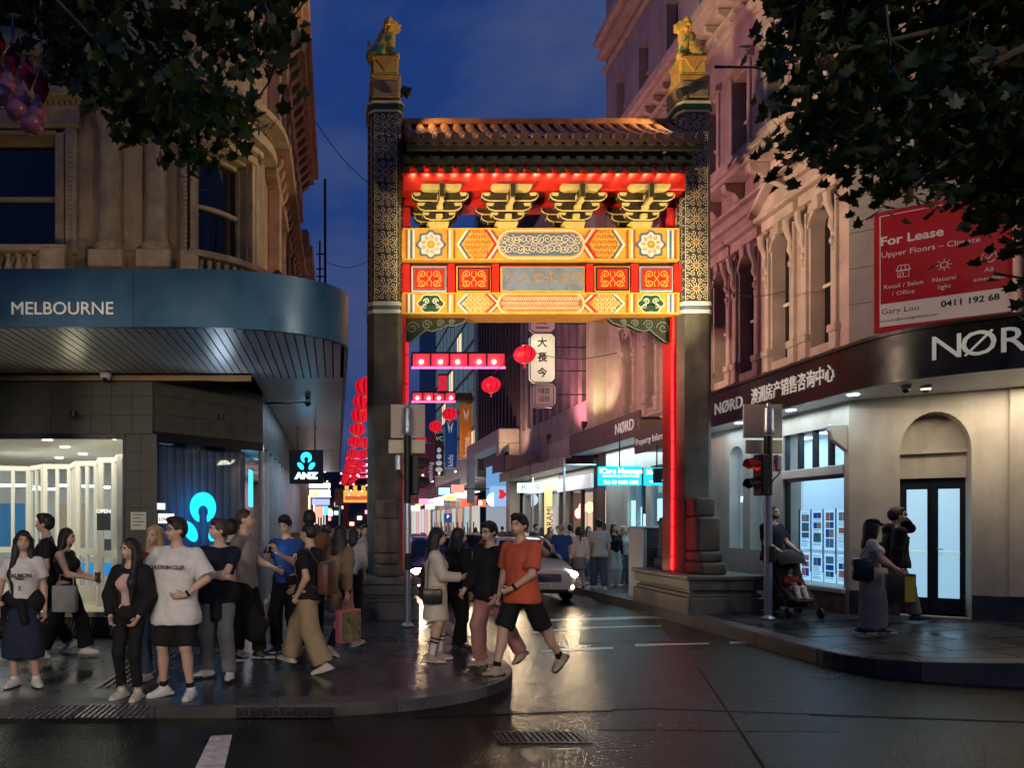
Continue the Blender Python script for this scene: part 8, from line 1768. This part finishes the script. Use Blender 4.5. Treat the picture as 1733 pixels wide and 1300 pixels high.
Mw = worldmat(J9['t']); ph = thing('phone', 'glowing phone held by the man in the blue tee', 'phone', tuple(Mw @ Vector((0, -.34, 1.36)))); ph.rotation_euler = (R(-30), 0, R(-28)); m = MB(); m.box(-.04, .04, -.005, .005, -.08, .08); link('phone_body', m.mesh('phone_body', black_metal, bevel=.003), ph, local=True); m = MB(); m.box(-.036, .036, .0052, .006, -.074, .074); link('phone_screen', m.mesh('phone_screen', EM('phone light', (.6, .8, 1), 14)), ph, local=True)
P_('man in a dark and brown top seen from behind beside the phone user', 524, 1096, 866, 175, hair=('crop', HAIR), top=dict(mat=TBR, sleeve=1.9, hem=.84, loose=.03), bottom=dict(kind='trousers', mat=TK), shoes=(SK_,), h=.015)
J11 = P_('man in a black tee and wide beige trousers with a brown backpack', 524, 1135, 889, -115, hair=('crop', HAIR), head=(-8, 4), hands={'R': (-.22, -.30, .98), 'L': (.2, -.06, .92)}, top=dict(mat=TK, sleeve=.66, hem=.88, loose=.03), bottom=dict(kind='wide', mat=TB, w=.95, fold=.009), shoes=(SC,), feet={'L': (.10, .24, .03, 18), 'R': (-.12, -.36, .0, -6)}, h=.0115, build=1.05)
bag_box(J11, 'brown leather backpack on the man in beige trousers', 'backpack', (0, .24, 1.12), (.30, .16, .40), M('brown leather', (.10, .035, .02), .5, var=.3, vs=8), [(.12, .17, 1.3), (.15, .05, 1.48), (.14, -.13, 1.35), (.14, -.12, 1.15), (.14, .16, 1.0)], bevel=.05)
J12 = P_('woman in a tan coat with dark hair walking right', 577, 1106, 893, 128, sex='f', hair=('long', HAIR, .32), top=dict(mat=TT, sleeve=2, hem=.58, loose=.045, fold=.009), bottom=dict(kind='slim', mat=TK), shoes=(SC,), feet={'L': (.09, -.34, .03, -8), 'R': (-.09, .26, .04, 25)}, hands={'L': (.24, -.06, .84), 'R': (-.25, .10, .84)}, h=.0125)
bg_ = bag_box(J12, 'pink and floral shopping bag at the side of the woman in tan', 'shopping_bag', (-.26, .08, .42), (.12, .36, .44), M('pink bag', (.50, .14, .22), .5), [(-.26, .18, .6), (-.26, .15, .8), (-.26, .02, .8), (-.26, -.02, .6)], bevel=.01)
m = MB(); m.box(-.064, -.06, -.16, .15, -.19, .19); link('bag_print', m.mesh('bag_print', M('floral print', (.16, .13, .06), .6, var=.8, vs=12)), bg_, local=True)
P_('dark haired woman in a white top walking away by the left pillar', 597, 1052, 895, 172, sex='f', hair=('bob', HAIR), top=dict(mat=TLG, sleeve=1.4, hem=.9, loose=.035), bottom=dict(kind='trousers', mat=TGR), shoes=(SK_,), h=.018)
J13 = P_('man with a shoulder bag facing the camera by the left pillar', 617, 1035, 890, 20, hair=('short', HAIRB), top=dict(mat=TLG, sleeve=.6, hem=.88, loose=.03), bottom=dict(kind='trousers', mat=TGR), shoes=(SK_,), h=.02)
# --- middle group
J15 = P_('woman in a cream dress and striped socks in profile', 737, 1118, 897, 84, sex='f', hair=('long', HAIR, .42, -.1), head=(2, 10), hands={'L': (.10, -.32, 1.10), 'R': (-.10, -.34, 1.12)}, poles={'L': (.3, .8, -.5), 'R': (-.3, .8, -.5)}, top=dict(mat=TC, sleeve=1.92, hem=.57, loose=.035, flarew=.03), bottom=None, shoes=(SBG,), socks=(TW, .62, TK), feet={'L': (.09, -.05, 0), 'R': (-.11, .06, 0)}, h=.0118, curl=.7)
bag_box(J15, 'small black shoulder bag of the woman in the cream dress', 'shoulder_bag', (-.24, .05, .88), (.08, .26, .20), M('black leather', (.010, .010, .011), .35), [(-.23, .12, .97), (-.19, .10, 1.3), (-.10, .02, 1.48), (.05, -.12, 1.35), (.1, -.15, 1.1)], bevel=.03)
ph2 = thing('phone', 'phone held by the woman in the cream dress', 'phone', tuple(worldmat(J15['t']) @ Vector((0, -.44, 1.14)))); ph2.rotation_euler = (R(70), 0, R(84)); m = MB(); m.box(-.038, .038, -.005, .005, -.08, .08); link('phone_body', m.mesh('phone_body', black_metal, bevel=.003), ph2, local=True)
P_('person all in black facing the cars beside the woman in cream', 776, 1103, 897, 118, sex='f', hair=('long', HAIR, .18), head=(-20, 0), top=dict(mat=TK, sleeve=2, hem=.82, loose=.035), bottom=dict(kind='trousers', mat=TK), shoes=(SK_, DSOLE), hands={'L': (.14, -.28, 1.05)}, feet={'L': (.1, -.14, 0), 'R': (-.1, .12, 0)}, h=.0125)
J17 = P_('person in a black jacket and pink trousers walking left', 830, 1130, 886, -62, sex='m', hair=('short', HAIR), head=(8, 8), hands={'L': (.24, -.12, .90), 'R': (-.22, -.22, .94)}, top=dict(mat=TK, sleeve=2, hem=.84, loose=.04, fold=.009), bottom=dict(kind='trousers', mat=TP, w=1.12), shoes=(SBG, DSOLE), feet={'L': (.08, .42, .05, 28), 'R': (-.1, -.08, 0)}, h=.0115)
glasses(J17)
J18 = P_('man in an orange tee and black shorts stepping off the kerb', 884, 1148, 873, -58, tone='a', hair=('short', HAIR), head=(14, 4), lean=.06, hands={'L': (.08, -.25, .98), 'R': (-.26, -.08, .88)}, poles={'L': (1, .5, -.2), 'R': (-.6, 1, -.1)}, hand_dir={'L': (-.6, -.4, -.3)}, curl=.8, top=dict(mat=TO, sleeve=.80, hem=.83, loose=.032, fold=.009, flarew=.035), bottom=dict(kind='shorts', mat=TK, len=.99, w=.96), shoes=(SBG, DSOLE), socks=(TK, .12), feet={'L': (.12, .50, .06, 36), 'R': (-.10, -.30, 0)}, fyaw=(6, -8), h=.0118, build=1.02)
m = MB(); w0 = J18['WL'] + (J18['EL'] - J18['WL']) * .08; m.tube([tuple(w0), tuple(w0 + (J18['EL'] - J18['WL']) * .12)], .035, 12); link('wristwatch', m.mesh('wristwatch', TK), J18['t'], local=True)
# --- beyond the gate, right footpath
ZR = .2
def Q_(label, px, foot, hpx, yaw, **k): return P_(label, px, foot, hpx, yaw, zg=.17, h=.020, **k)
Q_('man in a royal blue tee walking away beyond the silver car', 950, 1000, 888, 178, hair=('crop', HAIRG), top=dict(mat=TBL, sleeve=.65, hem=.86, loose=.03), bottom=dict(kind='trousers', mat=TGR), shoes=(SW,))
Q_('woman in a cream cardigan and short skirt walking away', 980, 1000, 893, 172, sex='f', hair=('pony', HAIR), top=dict(mat=TC, sleeve=1.95, hem=.92, loose=.03), bottom=dict(kind='skirt', mat=TGS, hem=.60, flare=.2), shoes=(SK_,), feet={'L': (.09, -.1, 0), 'R': (-.09, .12, .03, 15)})
Q_('man in a pale grey shirt and jeans walking away', 1014, 998, 881, 178, hair=('short', HAIR), top=dict(mat=TLG, sleeve=.75, hem=.84, loose=.04), bottom=dict(kind='trousers', mat=TJ, w=1.1), shoes=(SW,), feet={'L': (.10, -.12, 0), 'R': (-.10, .12, 0)})
Q_('woman in a black top and grey trousers coming towards the gate', 1039, 992, 888, 8, sex='f', hair=('long', HAIRB, .2), top=dict(mat=TK, sleeve=1.9, hem=.95, loose=.02), bottom=dict(kind='wide', mat=TLG, w=.8), shoes=(SW,))
Q_('blonde woman with a scarf coming towards the gate', 1056, 990, 892, 0, sex='f', hair=('long', HAIRY, .2), tone='b', top=dict(mat=TLG, sleeve=1.9, hem=.9, loose=.03), bottom=dict(kind='trousers', mat=TJ), shoes=(SK_,))
Q_('person in denim behind the perforated cabinet', 1068, 986, 893, 30, sex='f', hair=('short', HAIR), top=dict(mat=TJ, sleeve=1.9, hem=.85, loose=.03), bottom=dict(kind='trousers', mat=TJ), shoes=(SK_,))
Q_('short haired man behind the cabinet looking left', 1119, 1005, 884, -70, hair=('short', HAIR), top=dict(mat=TGR, sleeve=.7, hem=.86), bottom=dict(kind='trousers', mat=TK), shoes=(SK_,))
Q_('man in maroon beside the neon tube of the right pillar', 1137, 1003, 881, -60, hair=('short', HAIR), top=dict(mat=TM, sleeve=.7, hem=.86), bottom=dict(kind='trousers', mat=TK), shoes=(SK_,))
rnc = random.Random(5)
crowd = [(907, 968, 888, 20, 'm', TGR, HAIRB, 'dark jacketed man above the silver car roof'), (931, 966, 893, 10, 'f', TBR, HAIRB, 'woman in brown beside the gilt pillar'), (890, 950, 893, 0, 'f', TLP, HAIR, 'small figure in pale pink among the far crowd'), (868, 952, 889, 160, 'm', TGR, HAIR, 'dark figure among the far crowd above the cars'), (850, 945, 892, 180, 'm', TBR, HAIR, 'figure in brown among the far crowd'), (820, 940, 892, 170, 'm', TK, HAIR, 'dark figure near the red strip sign'), (805, 938, 893, 180, 'f', TO, HAIRB, 'figure in orange near the red strip sign'), (1085, 975, 890, 170, 'm', TGR, HAIR, 'dark figure by the massage shop door'), (556, 1010, 892, 175, 'm', TK, HAIR, 'dark figure walking away along the left footpath'), (571, 985, 893, 180, 'm', TGR, HAIR, 'grey figure walking away along the left footpath'), (585, 975, 894, 10, 'f', TM, HAIRB, 'figure in maroon coming along the left footpath'), (548, 1000, 890, 178, 'm', TM, HAIR, 'figure in a maroon top behind the man with the backpack'), (606, 1000, 893, 5, 'f', TBR, HAIRB, 'woman in brown coming along the left footpath'), (622, 1015, 891, 178, 'm', TK, HAIR, 'dark figure beside the left pillar'),
 (965, 985, 889, 170, 'm', TLG, HAIR, 'figure in light grey behind the man in royal blue'), (996, 978, 892, 10, 'f', TM, HAIRB, 'woman in maroon between the couple walking away'), (1026, 975, 888, 175, 'm', TK, HAIR, 'dark figure behind the man in the pale grey shirt'), (944, 960, 891, 5, 'm', TC, HAIRB, 'figure in cream near the gilt pillar'), (917, 955, 893, 178, 'f', TJ, HAIR, 'figure in denim by the pale shopfront'), (878, 940, 892, 3, 'm', TLG, HAIRB, 'grey figure among the far crowd'), (838, 935, 893, 175, 'f', TLP, HAIR, 'pink figure among the far crowd'), (1098, 985, 889, 185, 'f', TC, HAIRY, 'fair haired figure behind the cabinet'), (536, 1020, 889, 178, 'f', TBR, HAIRB, 'brown haired figure walking away beside the shop glass'), (563, 960, 893, 4, 'm', TLG, HAIR, 'distant grey figure on the left footpath')]
for px, ft_, hd_, yw, sx, mt, hm, lab in crowd:
    P_(lab, px, ft_, hd_, yw, zg=.13, sex=sx, hair=('short' if sx == 'm' else 'long', hm, .2), h=.024, fingers=False, top=dict(mat=mt, sleeve=.7 if rnc.random() < .5 else 1.9, hem=.86, loose=.03), bottom=dict(kind='trousers', mat=rnc.choice((TK, TGR, TJ))), shoes=(SK_,), group='people in the far crowd', feet={'L': (.1, rnc.uniform(-.15, .15), 0), 'R': (-.1, rnc.uniform(-.15, .15), 0)})
# --- right corner
zq = lambda px, Y: zr(X_(px, Y), Y)
J26 = person('bearded man in a navy shirt pushing the pram', X_(1307, 12.1), 12.1, .28, 1.86, R(24), hair=('crop', HAIRB), tone='b', head=(-4, 0), hands={'L': (.20, -.30, 1.0), 'R': (-.20, -.28, 1.0)}, top=dict(mat=TN, sleeve=.68, hem=.86, loose=.03, collar=True), bottom=dict(kind='trousers', mat=TGR), shoes=(SK_,), h=.013)
m = MB(); hw = J26['hw']; v = Vol(.011); v.cap(tuple(hw(-.045, -.045, .02)), tuple(hw(.045, -.045, .02)), .034, k=.02); v.ell(tuple(hw(0, -.066, .005)), (.04, .03, .03), k=.02); Vv, Ff = v.mesh(.002, 60.); link('beard', vmesh('beard', [(Vv, Ff, 0)], [HAIRB]), J26['t'], local=True)
child = person('small child sitting in the black pram', PRAM.location.x + .0, PRAM.location.y - .02, PRAM.location.z + .10, .86, R(-6), hair=('short', HAIRB), tone='b', head=(0, 6), hipz=.66, lean=-.35, hands={'L': (.16, -.28, .92), 'R': (-.16, -.28, .92)}, feet={'L': (.12, -.62, .34, -40), 'R': (-.12, -.62, .34, -40)}, top=dict(mat=TM, sleeve=1.9, hem=.55, loose=.02), bottom=dict(kind='trousers', mat=TC), shoes=(SW,), h=.018)
J27 = P_('woman in a long grey skirt and white top on the right corner', 1474, 1072, 882, 62, zg=.30, sex='f', hair=('long', HAIR, .36), head=(20, 4), hands={'L': (.12, -.36, .98), 'R': (-.16, -.30, 1.0)}, poles={'L': (.4, .7, -.4), 'R': (-.4, .7, -.4)}, top=dict(mat=TW, sleeve=.45, hem=1.0, loose=.014), bottom=dict(kind='skirt', mat=TGS, hem=.10, flare=.17, waist=1.06), shoes=(SK_,), feet={'L': (.08, -.16, 0), 'R': (-.08, .14, 0)}, h=.0115)
m = MB(); hw = J27['hw']; v = Vol(.010); v.ell(tuple(hw(0, .012, .165)), (.086, .10, .06), k=.02); v.cap(tuple(hw(-.04, -.11, .135)), tuple(hw(.04, -.11, .135)), .018, k=.03); v.cap(tuple(hw(0, -.08, .15)), tuple(hw(0, -.15, .13)), .03, .02, k=.03, flat=((0, 0, 1), 2.5)); Vv, Ff = v.mesh(); link('cap', vmesh('cap', [(Vv, Ff, 0)], [TK]), J27['t'], local=True)
bag_box(J27, 'black shoulder bag of the woman in the long grey skirt', 'shoulder_bag', (-.22, .14, 1.0), (.12, .28, .36), M('black leather', (.010, .010, .011), .35), [(-.21, .05, 1.15), (-.17, .02, 1.44), (-.2, .2, 1.15)], bevel=.05)
J28 = P_('man in a black jacket talking on the phone on the right corner', 1516, 1054, 862, 70, zg=.33, hair=('short', HAIR), head=(4, 0), hands={'L': (.10, -.13, 1.60), 'R': (-.24, .06, .86)}, poles={'L': (.8, -.3, -.9), 'R': (-.3, 1, 0)}, hand_dir={'L': (-.1, .2, 1)}, curl=.9, top=dict(mat=TK, sleeve=2, hem=.86, loose=.04, hood=True), bottom=dict(kind='trousers', mat=TGS, w=1.08), shoes=(SK_, DSOLE), feet={'L': (.10, -.30, 0, -6), 'R': (-.10, .26, .04, 24)}, h=.0125)
glasses(J28)
bag_box(J28, 'black cross body bag on the man on the phone', 'shoulder_bag', (.22, .02, 1.08), (.14, .26, .34), M('black leather', (.010, .010, .011), .35), [(.2, .08, 1.22), (.05, .16, 1.46), (-.14, .02, 1.5), (-.02, -.17, 1.3), (.18, -.1, 1.15)], bevel=.05)
sb = bag_box(J28, 'black and yellow shopping bag held by the man on the phone', 'shopping_bag', (-.25, .04, .55), (.14, .36, .44), M('black paper bag', (.012, .012, .012), .5), [(-.25, .12, .76), (-.25, .06, .88), (-.25, -.04, .76)], bevel=.008)
m = MB(); s_ = J28['sc']; m.box(-.073 * s_, -.0705 * s_, -.17 * s_, -.04 * s_, -.2 * s_, .18 * s_); link('bag_label', m.mesh('bag_label', M('bag yellow', (.65, .50, .03), .5)), sb, local=True); m = MB(); m.box(-.05 * s_, .05 * s_, -.184 * s_, -.1805 * s_, -.2 * s_, .18 * s_); link('bag_label', m.mesh('bag_label', M('bag yellow', (.65, .50, .03), .5)), sb, local=True)
# ------------------------------------------------------------------ guardian lions on the pillars
lg_ = M('lion gold glaze', (.78, .46, .08), .3, var=.3, vs=14, coat=.3); lgr = M('lion green glaze', (.10, .34, .06), .25, var=.4, vs=10, coat=.4); lor = M('lion orange paint', (.74, .36, .05), .4, var=.2, vs=9)
n_ = lgr.node_tree; bs_ = n_.nodes['Principled BSDF']; tn = n_.nodes.new('ShaderNodeTexNoise'); tn.inputs['Scale'].default_value = 9; tn.inputs['Detail'].default_value = 3; tco = n_.nodes.new('ShaderNodeTexCoord'); n_.links.new(tco.outputs['Object'], tn.inputs['Vector'])
rp2 = n_.nodes.new('ShaderNodeValToRGB'); rp2.color_ramp.elements[0].position = .46; rp2.color_ramp.elements[0].color = (.06, .26, .05, 1); rp2.color_ramp.elements[1].position = .52; rp2.color_ramp.elements[1].color = (.74, .44, .07, 1); n_.links.new(tn.outputs['Fac'], rp2.inputs[0]); n_.links.new(rp2.outputs[0], bs_.inputs['Base Color'])
def lion(cx, s, lab):
    z0 = ZT; t = thing('guardian_lion', lab, 'statue', (cx, PYc, z0), 'glazed lions on the gate pillars'); t.scale = (1.32, 1.15, 1.36)
    for (hw_, za, zb_, mt) in ((.225, 0, .10, lor), (.195, .10, .15, p_ye), (.18, .15, .33, p_ye), (.20, .33, .38, lor)): m = MB(); m.box(-hw_, hw_, -hw_, hw_, za, zb_); link('plinth_course', m.mesh('plinth_course', mt, bevel=.012), t, local=True)
    for k in range(4):
        m = MB(); m.add([(-.16, -.202, .375), (.16, -.202, .375), (0, -.202, .16), (-.16, -.19, .375), (.16, -.19, .375), (0, -.19, .16)], [(0, 1, 2), (5, 4, 3), (0, 3, 4, 1), (1, 4, 5, 2), (2, 5, 3, 0)]); link('plinth_cloth', m.mesh('plinth_cloth', lor), t, rot=(0, 0, k * PI / 2), local=True)
    z = .38; v = Vol(.012)
    v.cap((-.14 * s, 0, z + .10), (.02 * s, 0, z + .34), .12, .105, k=.06); v.ell((-.13 * s, 0, z + .10), (.13, .14, .11), k=.05)
    for q in (-1, 1):
        v.cap((.06 * s, q * .07, z + .30), (.13 * s, q * .08, z + .03), .055, .04, k=.03); v.cap((.13 * s, q * .08, z + .03), (.18 * s, q * .08, z + .03), .038, .032, k=.02)
        v.ell((-.07 * s, q * .11, z + .10), (.085, .05, .09), k=.03); v.cap((-.06 * s, q * .12, z + .03), (.05 * s, q * .12, z + .03), .035, .03, k=.02)
    Vv, Ff = v.mesh(.004, 50.); link('lion_body', vmesh('lion_body', [(Vv, Ff, 0)], [lgr]), t, local=True)
    v = Vol(.011); hc = V3(.09 * s, -.03, z + .50); v.ell(hc, (.105, .10, .10), k=.02); v.ell(hc + V3(.085 * s, -.02, -.03), (.055, .06, .05), k=.03); v.cap(hc + V3(.10 * s, -.04, .01), hc + V3(.13 * s, -.04, .0), .022, k=.015); v.ell(hc + V3(.10 * s, -.02, -.065), (.045, .05, .02), k=.01)
    for q in (-1, 1): v.ell(hc + V3(.07 * s, q * .05 - .01, .045), (.025, .022, .022), k=.012); v.cap(hc + V3(0, q * .08, .06), hc + V3(-.02 * s, q * .10, .09), .025, .012, k=.015)
    v.cap((.10 * s, -.04, z + .38), (.12 * s, -.04, z + .22), .06, .035, k=.03); v.cap((-.20 * s, .0, z + .12), (-.24 * s, 0, z + .30), .05, .03, k=.03); v.ell((.17 * s, -.12, z + .04), (.05, .05, .05), k=.01)
    Vv, Ff = v.mesh(.002, 60.); link('lion_head', vmesh('lion_head', [(Vv, Ff, 0)], [lg_]), t, local=True)
    cm = MB(); cm.ball((0, 0, 0), .030, 8, 6); cme = cm.mesh('mane_curl', lor, True); rr = random.Random(3)
    for i in range(46):
        a = rr.uniform(0, 2 * PI); b = rr.uniform(.0, 1.0); d = V3(-s * (.15 + .55 * b), math.cos(a) * (1 - .35 * b), math.sin(a) * (1 - .35 * b)); d = nrm(d); p = hc + d * V3(.112, .105, .108)
        if d[0] * s < .15: link('mane_curl', cme, t, tuple(p), local=True)
    for i in range(8): link('mane_curl', cme, t, (-.02 * s - .02 * i * s, -.02 + .03 * math.sin(i * 2), z + .47 - .035 * i), local=True)
    for q in (-1, 1): m = MB(); m.ball(tuple(hc + V3(.088 * s, q * .045 - .022, .045)), .012, 8, 6); link('eye', m.mesh('eye', EYE, True), t, local=True)
lion(PC[0], 1, 'green and gold glazed lion on the left pillar facing right'); lion(PC[1], -1, 'green and gold glazed lion on the right pillar facing left')
# ------------------------------------------------------------------ lamps of the place and added fill lamps
hous = M('lamp housing', (.03, .03, .03), .5)
def flood(lab, loc, tgt, energy, col, size, blend=.5, rad=.12, pole=None, grp='floodlights on the shop canopies'):
    t = thing('floodlight', lab, 'floodlight', loc, grp); loc = Vector(loc); d = (Vector(tgt) - loc).normalized()
    m = MB(); b = loc - d * .22; m.tube([tuple(b), tuple(loc - d * .04)], [.06, .10], 12, True); m.build('lamp_housing', hous, t, smooth=True)
    m = MB(); m.tube([tuple(b), (b.x, b.y, pole if pole is not None else b.z - .35)], .025, 6); m.build('lamp_stand', hous, t)
    spot('lamp', tuple(loc), tgt, energy, col, size, blend, rad, t)
WARM = (1, .79, .44)
flood('floodlight on the left canopy aimed at the gate', (-.4, 8.9, 5.0), (4.6, 13.2, 7.6), 1500, WARM, 62, .45, pole=4.6)
flood('floodlight on the right awning aimed at the gate', (8.62, 10.35, 4.70), (3.3, 13.2, 7.6), 1500, WARM, 62, .45, pole=4.5)
flood('second floodlight on the left canopy aimed at the lions', (-.7, 8.7, 5.0), (6.8, 13.2, 11), 1500, WARM, 20, .6, pole=4.6)
flood('second floodlight on the right awning aimed at the lions', (10.0, 8.8, 4.80), (.95, 13.2, 11), 1500, WARM, 20, .6, pole=4.5)
flood('pink floodlight on the left canopy aimed at the far right facade', (-.5, 15.5, 5.0), (8.6, 18.5, 10), 2000, (1, .46, .47), 95, .8, pole=4.6)
flood('pink floodlight on the left canopy aimed at the right corner facade', (-.5, 9.8, 5.0), (8.6, 13.2, 8.5), 1400, (1, .62, .53), 75, .8, pole=4.6)
flood('warm floodlight on the left canopy aimed at the right corner', (-.8, 9.2, 5.0), (9.3, 12, 6.6), 800, (1, .78, .52), 60, .8, pole=4.6)
flood('warm floodlight on the high cornice of the right building', (8.0, 12.4, 13.6), (8.6, 13, 17), 200, (1, .7, .35), 130, .8, pole=13.4)
flood('pink floodlight over the shop awning beyond the gate', (7.5, 24, 5.0), (8.8, 23, 9), 420, (1, .30, .38), 140, .8, pole=4.6)
flood('warm floodlight beside the restaurant sign', (7.7, 21.2, 5.0), (8.5, 22, 8), 200, (1, .8, .5), 110, .8, pole=4.6)
flood('warm floodlight on the ribbed building', (7.6, 30.5, 5.0), (8.6, 33, 9), 160, (1, .6, .4), 130, .8, pole=4.4)
def street_lamp(lab, x, y, h, tgt, e, col, size=150, arm=1.5):
    t = thing('street_lamp', lab, 'street lamp', (x, y, 0), 'street lamps behind the viewer'); m = MB(); m.tube([(x, y, 0), (x, y, h - .5), (x + arm * .3, y, h - .05), (x + arm, y, h)], [.09, .07, .06, .05], 10); m.build('lamp_post', black_metal, t, smooth=True)
    m = MB(); m.lathe([(.05, .1), (.28, .02), (.3, -.03), (.2, -.04)], (x + arm, y, h), 16); m.build('lamp_hood', black_metal, t, smooth=True); m = MB(); m.lathe([(.18, -.05), (.18, -.06)], (x + arm, y, h), 16); m.build('lamp_lens', EM('street lamp lens', col, 20), t)
    spot('lamp', (x + arm, y, h - .12), tgt, e, col, size, .6, .35, t)
street_lamp('added street lamp standing behind the viewer, nearest the middle', -3.0, -3.0, 4.4, (-.6, 7.4, 1.0), 1250, (1, .84, .66), 54, 1.2)  # unseen lamp added as fill for the people in front
street_lamp('added street lamp standing behind the viewer, farthest left', -7.6, -2.4, 4.4, (-2.4, 7.6, 1.0), 1000, (1, .84, .66), 46, 1.2)  # unseen, added to soften the shadows of the middle lamp
street_lamp('added street lamp standing behind the viewer, right of the middle', 5.4, -3.0, 4.4, (.2, 7.6, .9), 1000, (1, .84, .66), 46, -1.2)  # unseen, added as softening fill from the other side
street_lamp('tall street lamp standing behind the viewer on the right', 11.5, -1.5, 8.5, (8.9, 10, 3.6), 600, (1, .82, .6), 85, -2.0)
area('canopy_light', (-.55, 14.5, 4.05), (-.55, 14.5, 0), 26, (.5, .75, 1), .8, 5, can)
area('awning_light', (8.25, 13, 3.84), (8.25, 13, 0), 40, (.6, .85, 1.0), .5, 4, aw)
area('awning_light', (8.25, 20, 4.05), (8.25, 20, 0), 110, (.5, .85, 1.0), .5, 5, a2)
area('awning_light', (8.0, 27, 3.7), (8.0, 27, 0), 130, (.95, .95, .85), .6, 7, a4)

flood('small lamp on the inner side of the left pillar top', (1.40, 12.75, 9.85), (2.8, 12.8, 9.0), 80, WARM, 110, .7, .05, pole=9.8, grp='small lamps on the pillar tops')
flood('small lamp on the inner side of the right pillar top', (6.36, 12.75, 9.85), (4.8, 12.8, 9.0), 140, WARM, 110, .7, .05, pole=9.8, grp='small lamps on the pillar tops')

rl = [o for o in bpy.data.objects if o.name.startswith('street_lamp')][-1]
spot('added_facade_lamp', (9.5, -1.5, 8.6), (-3.2, 10.4, 7.2), 1500, (1, .80, .58), 40, .7, .25, rl)  # extra head added to brighten the left facade

flood('added uplight on the blue canopy below the left window', (-4.8, 8.25, 4.84), (-4.6, 10.35, 7.6), 30, (1, .76, .5), 130, .8, pole=4.6)  # hidden behind the fascia, added to light the left facade
flood('added uplight on the blue canopy below the columns', (-2.7, 8.25, 4.84), (-2.7, 10.6, 7.6), 24, (1, .76, .5), 130, .8, pole=4.6)  # second hidden fill lamp added for the left facade
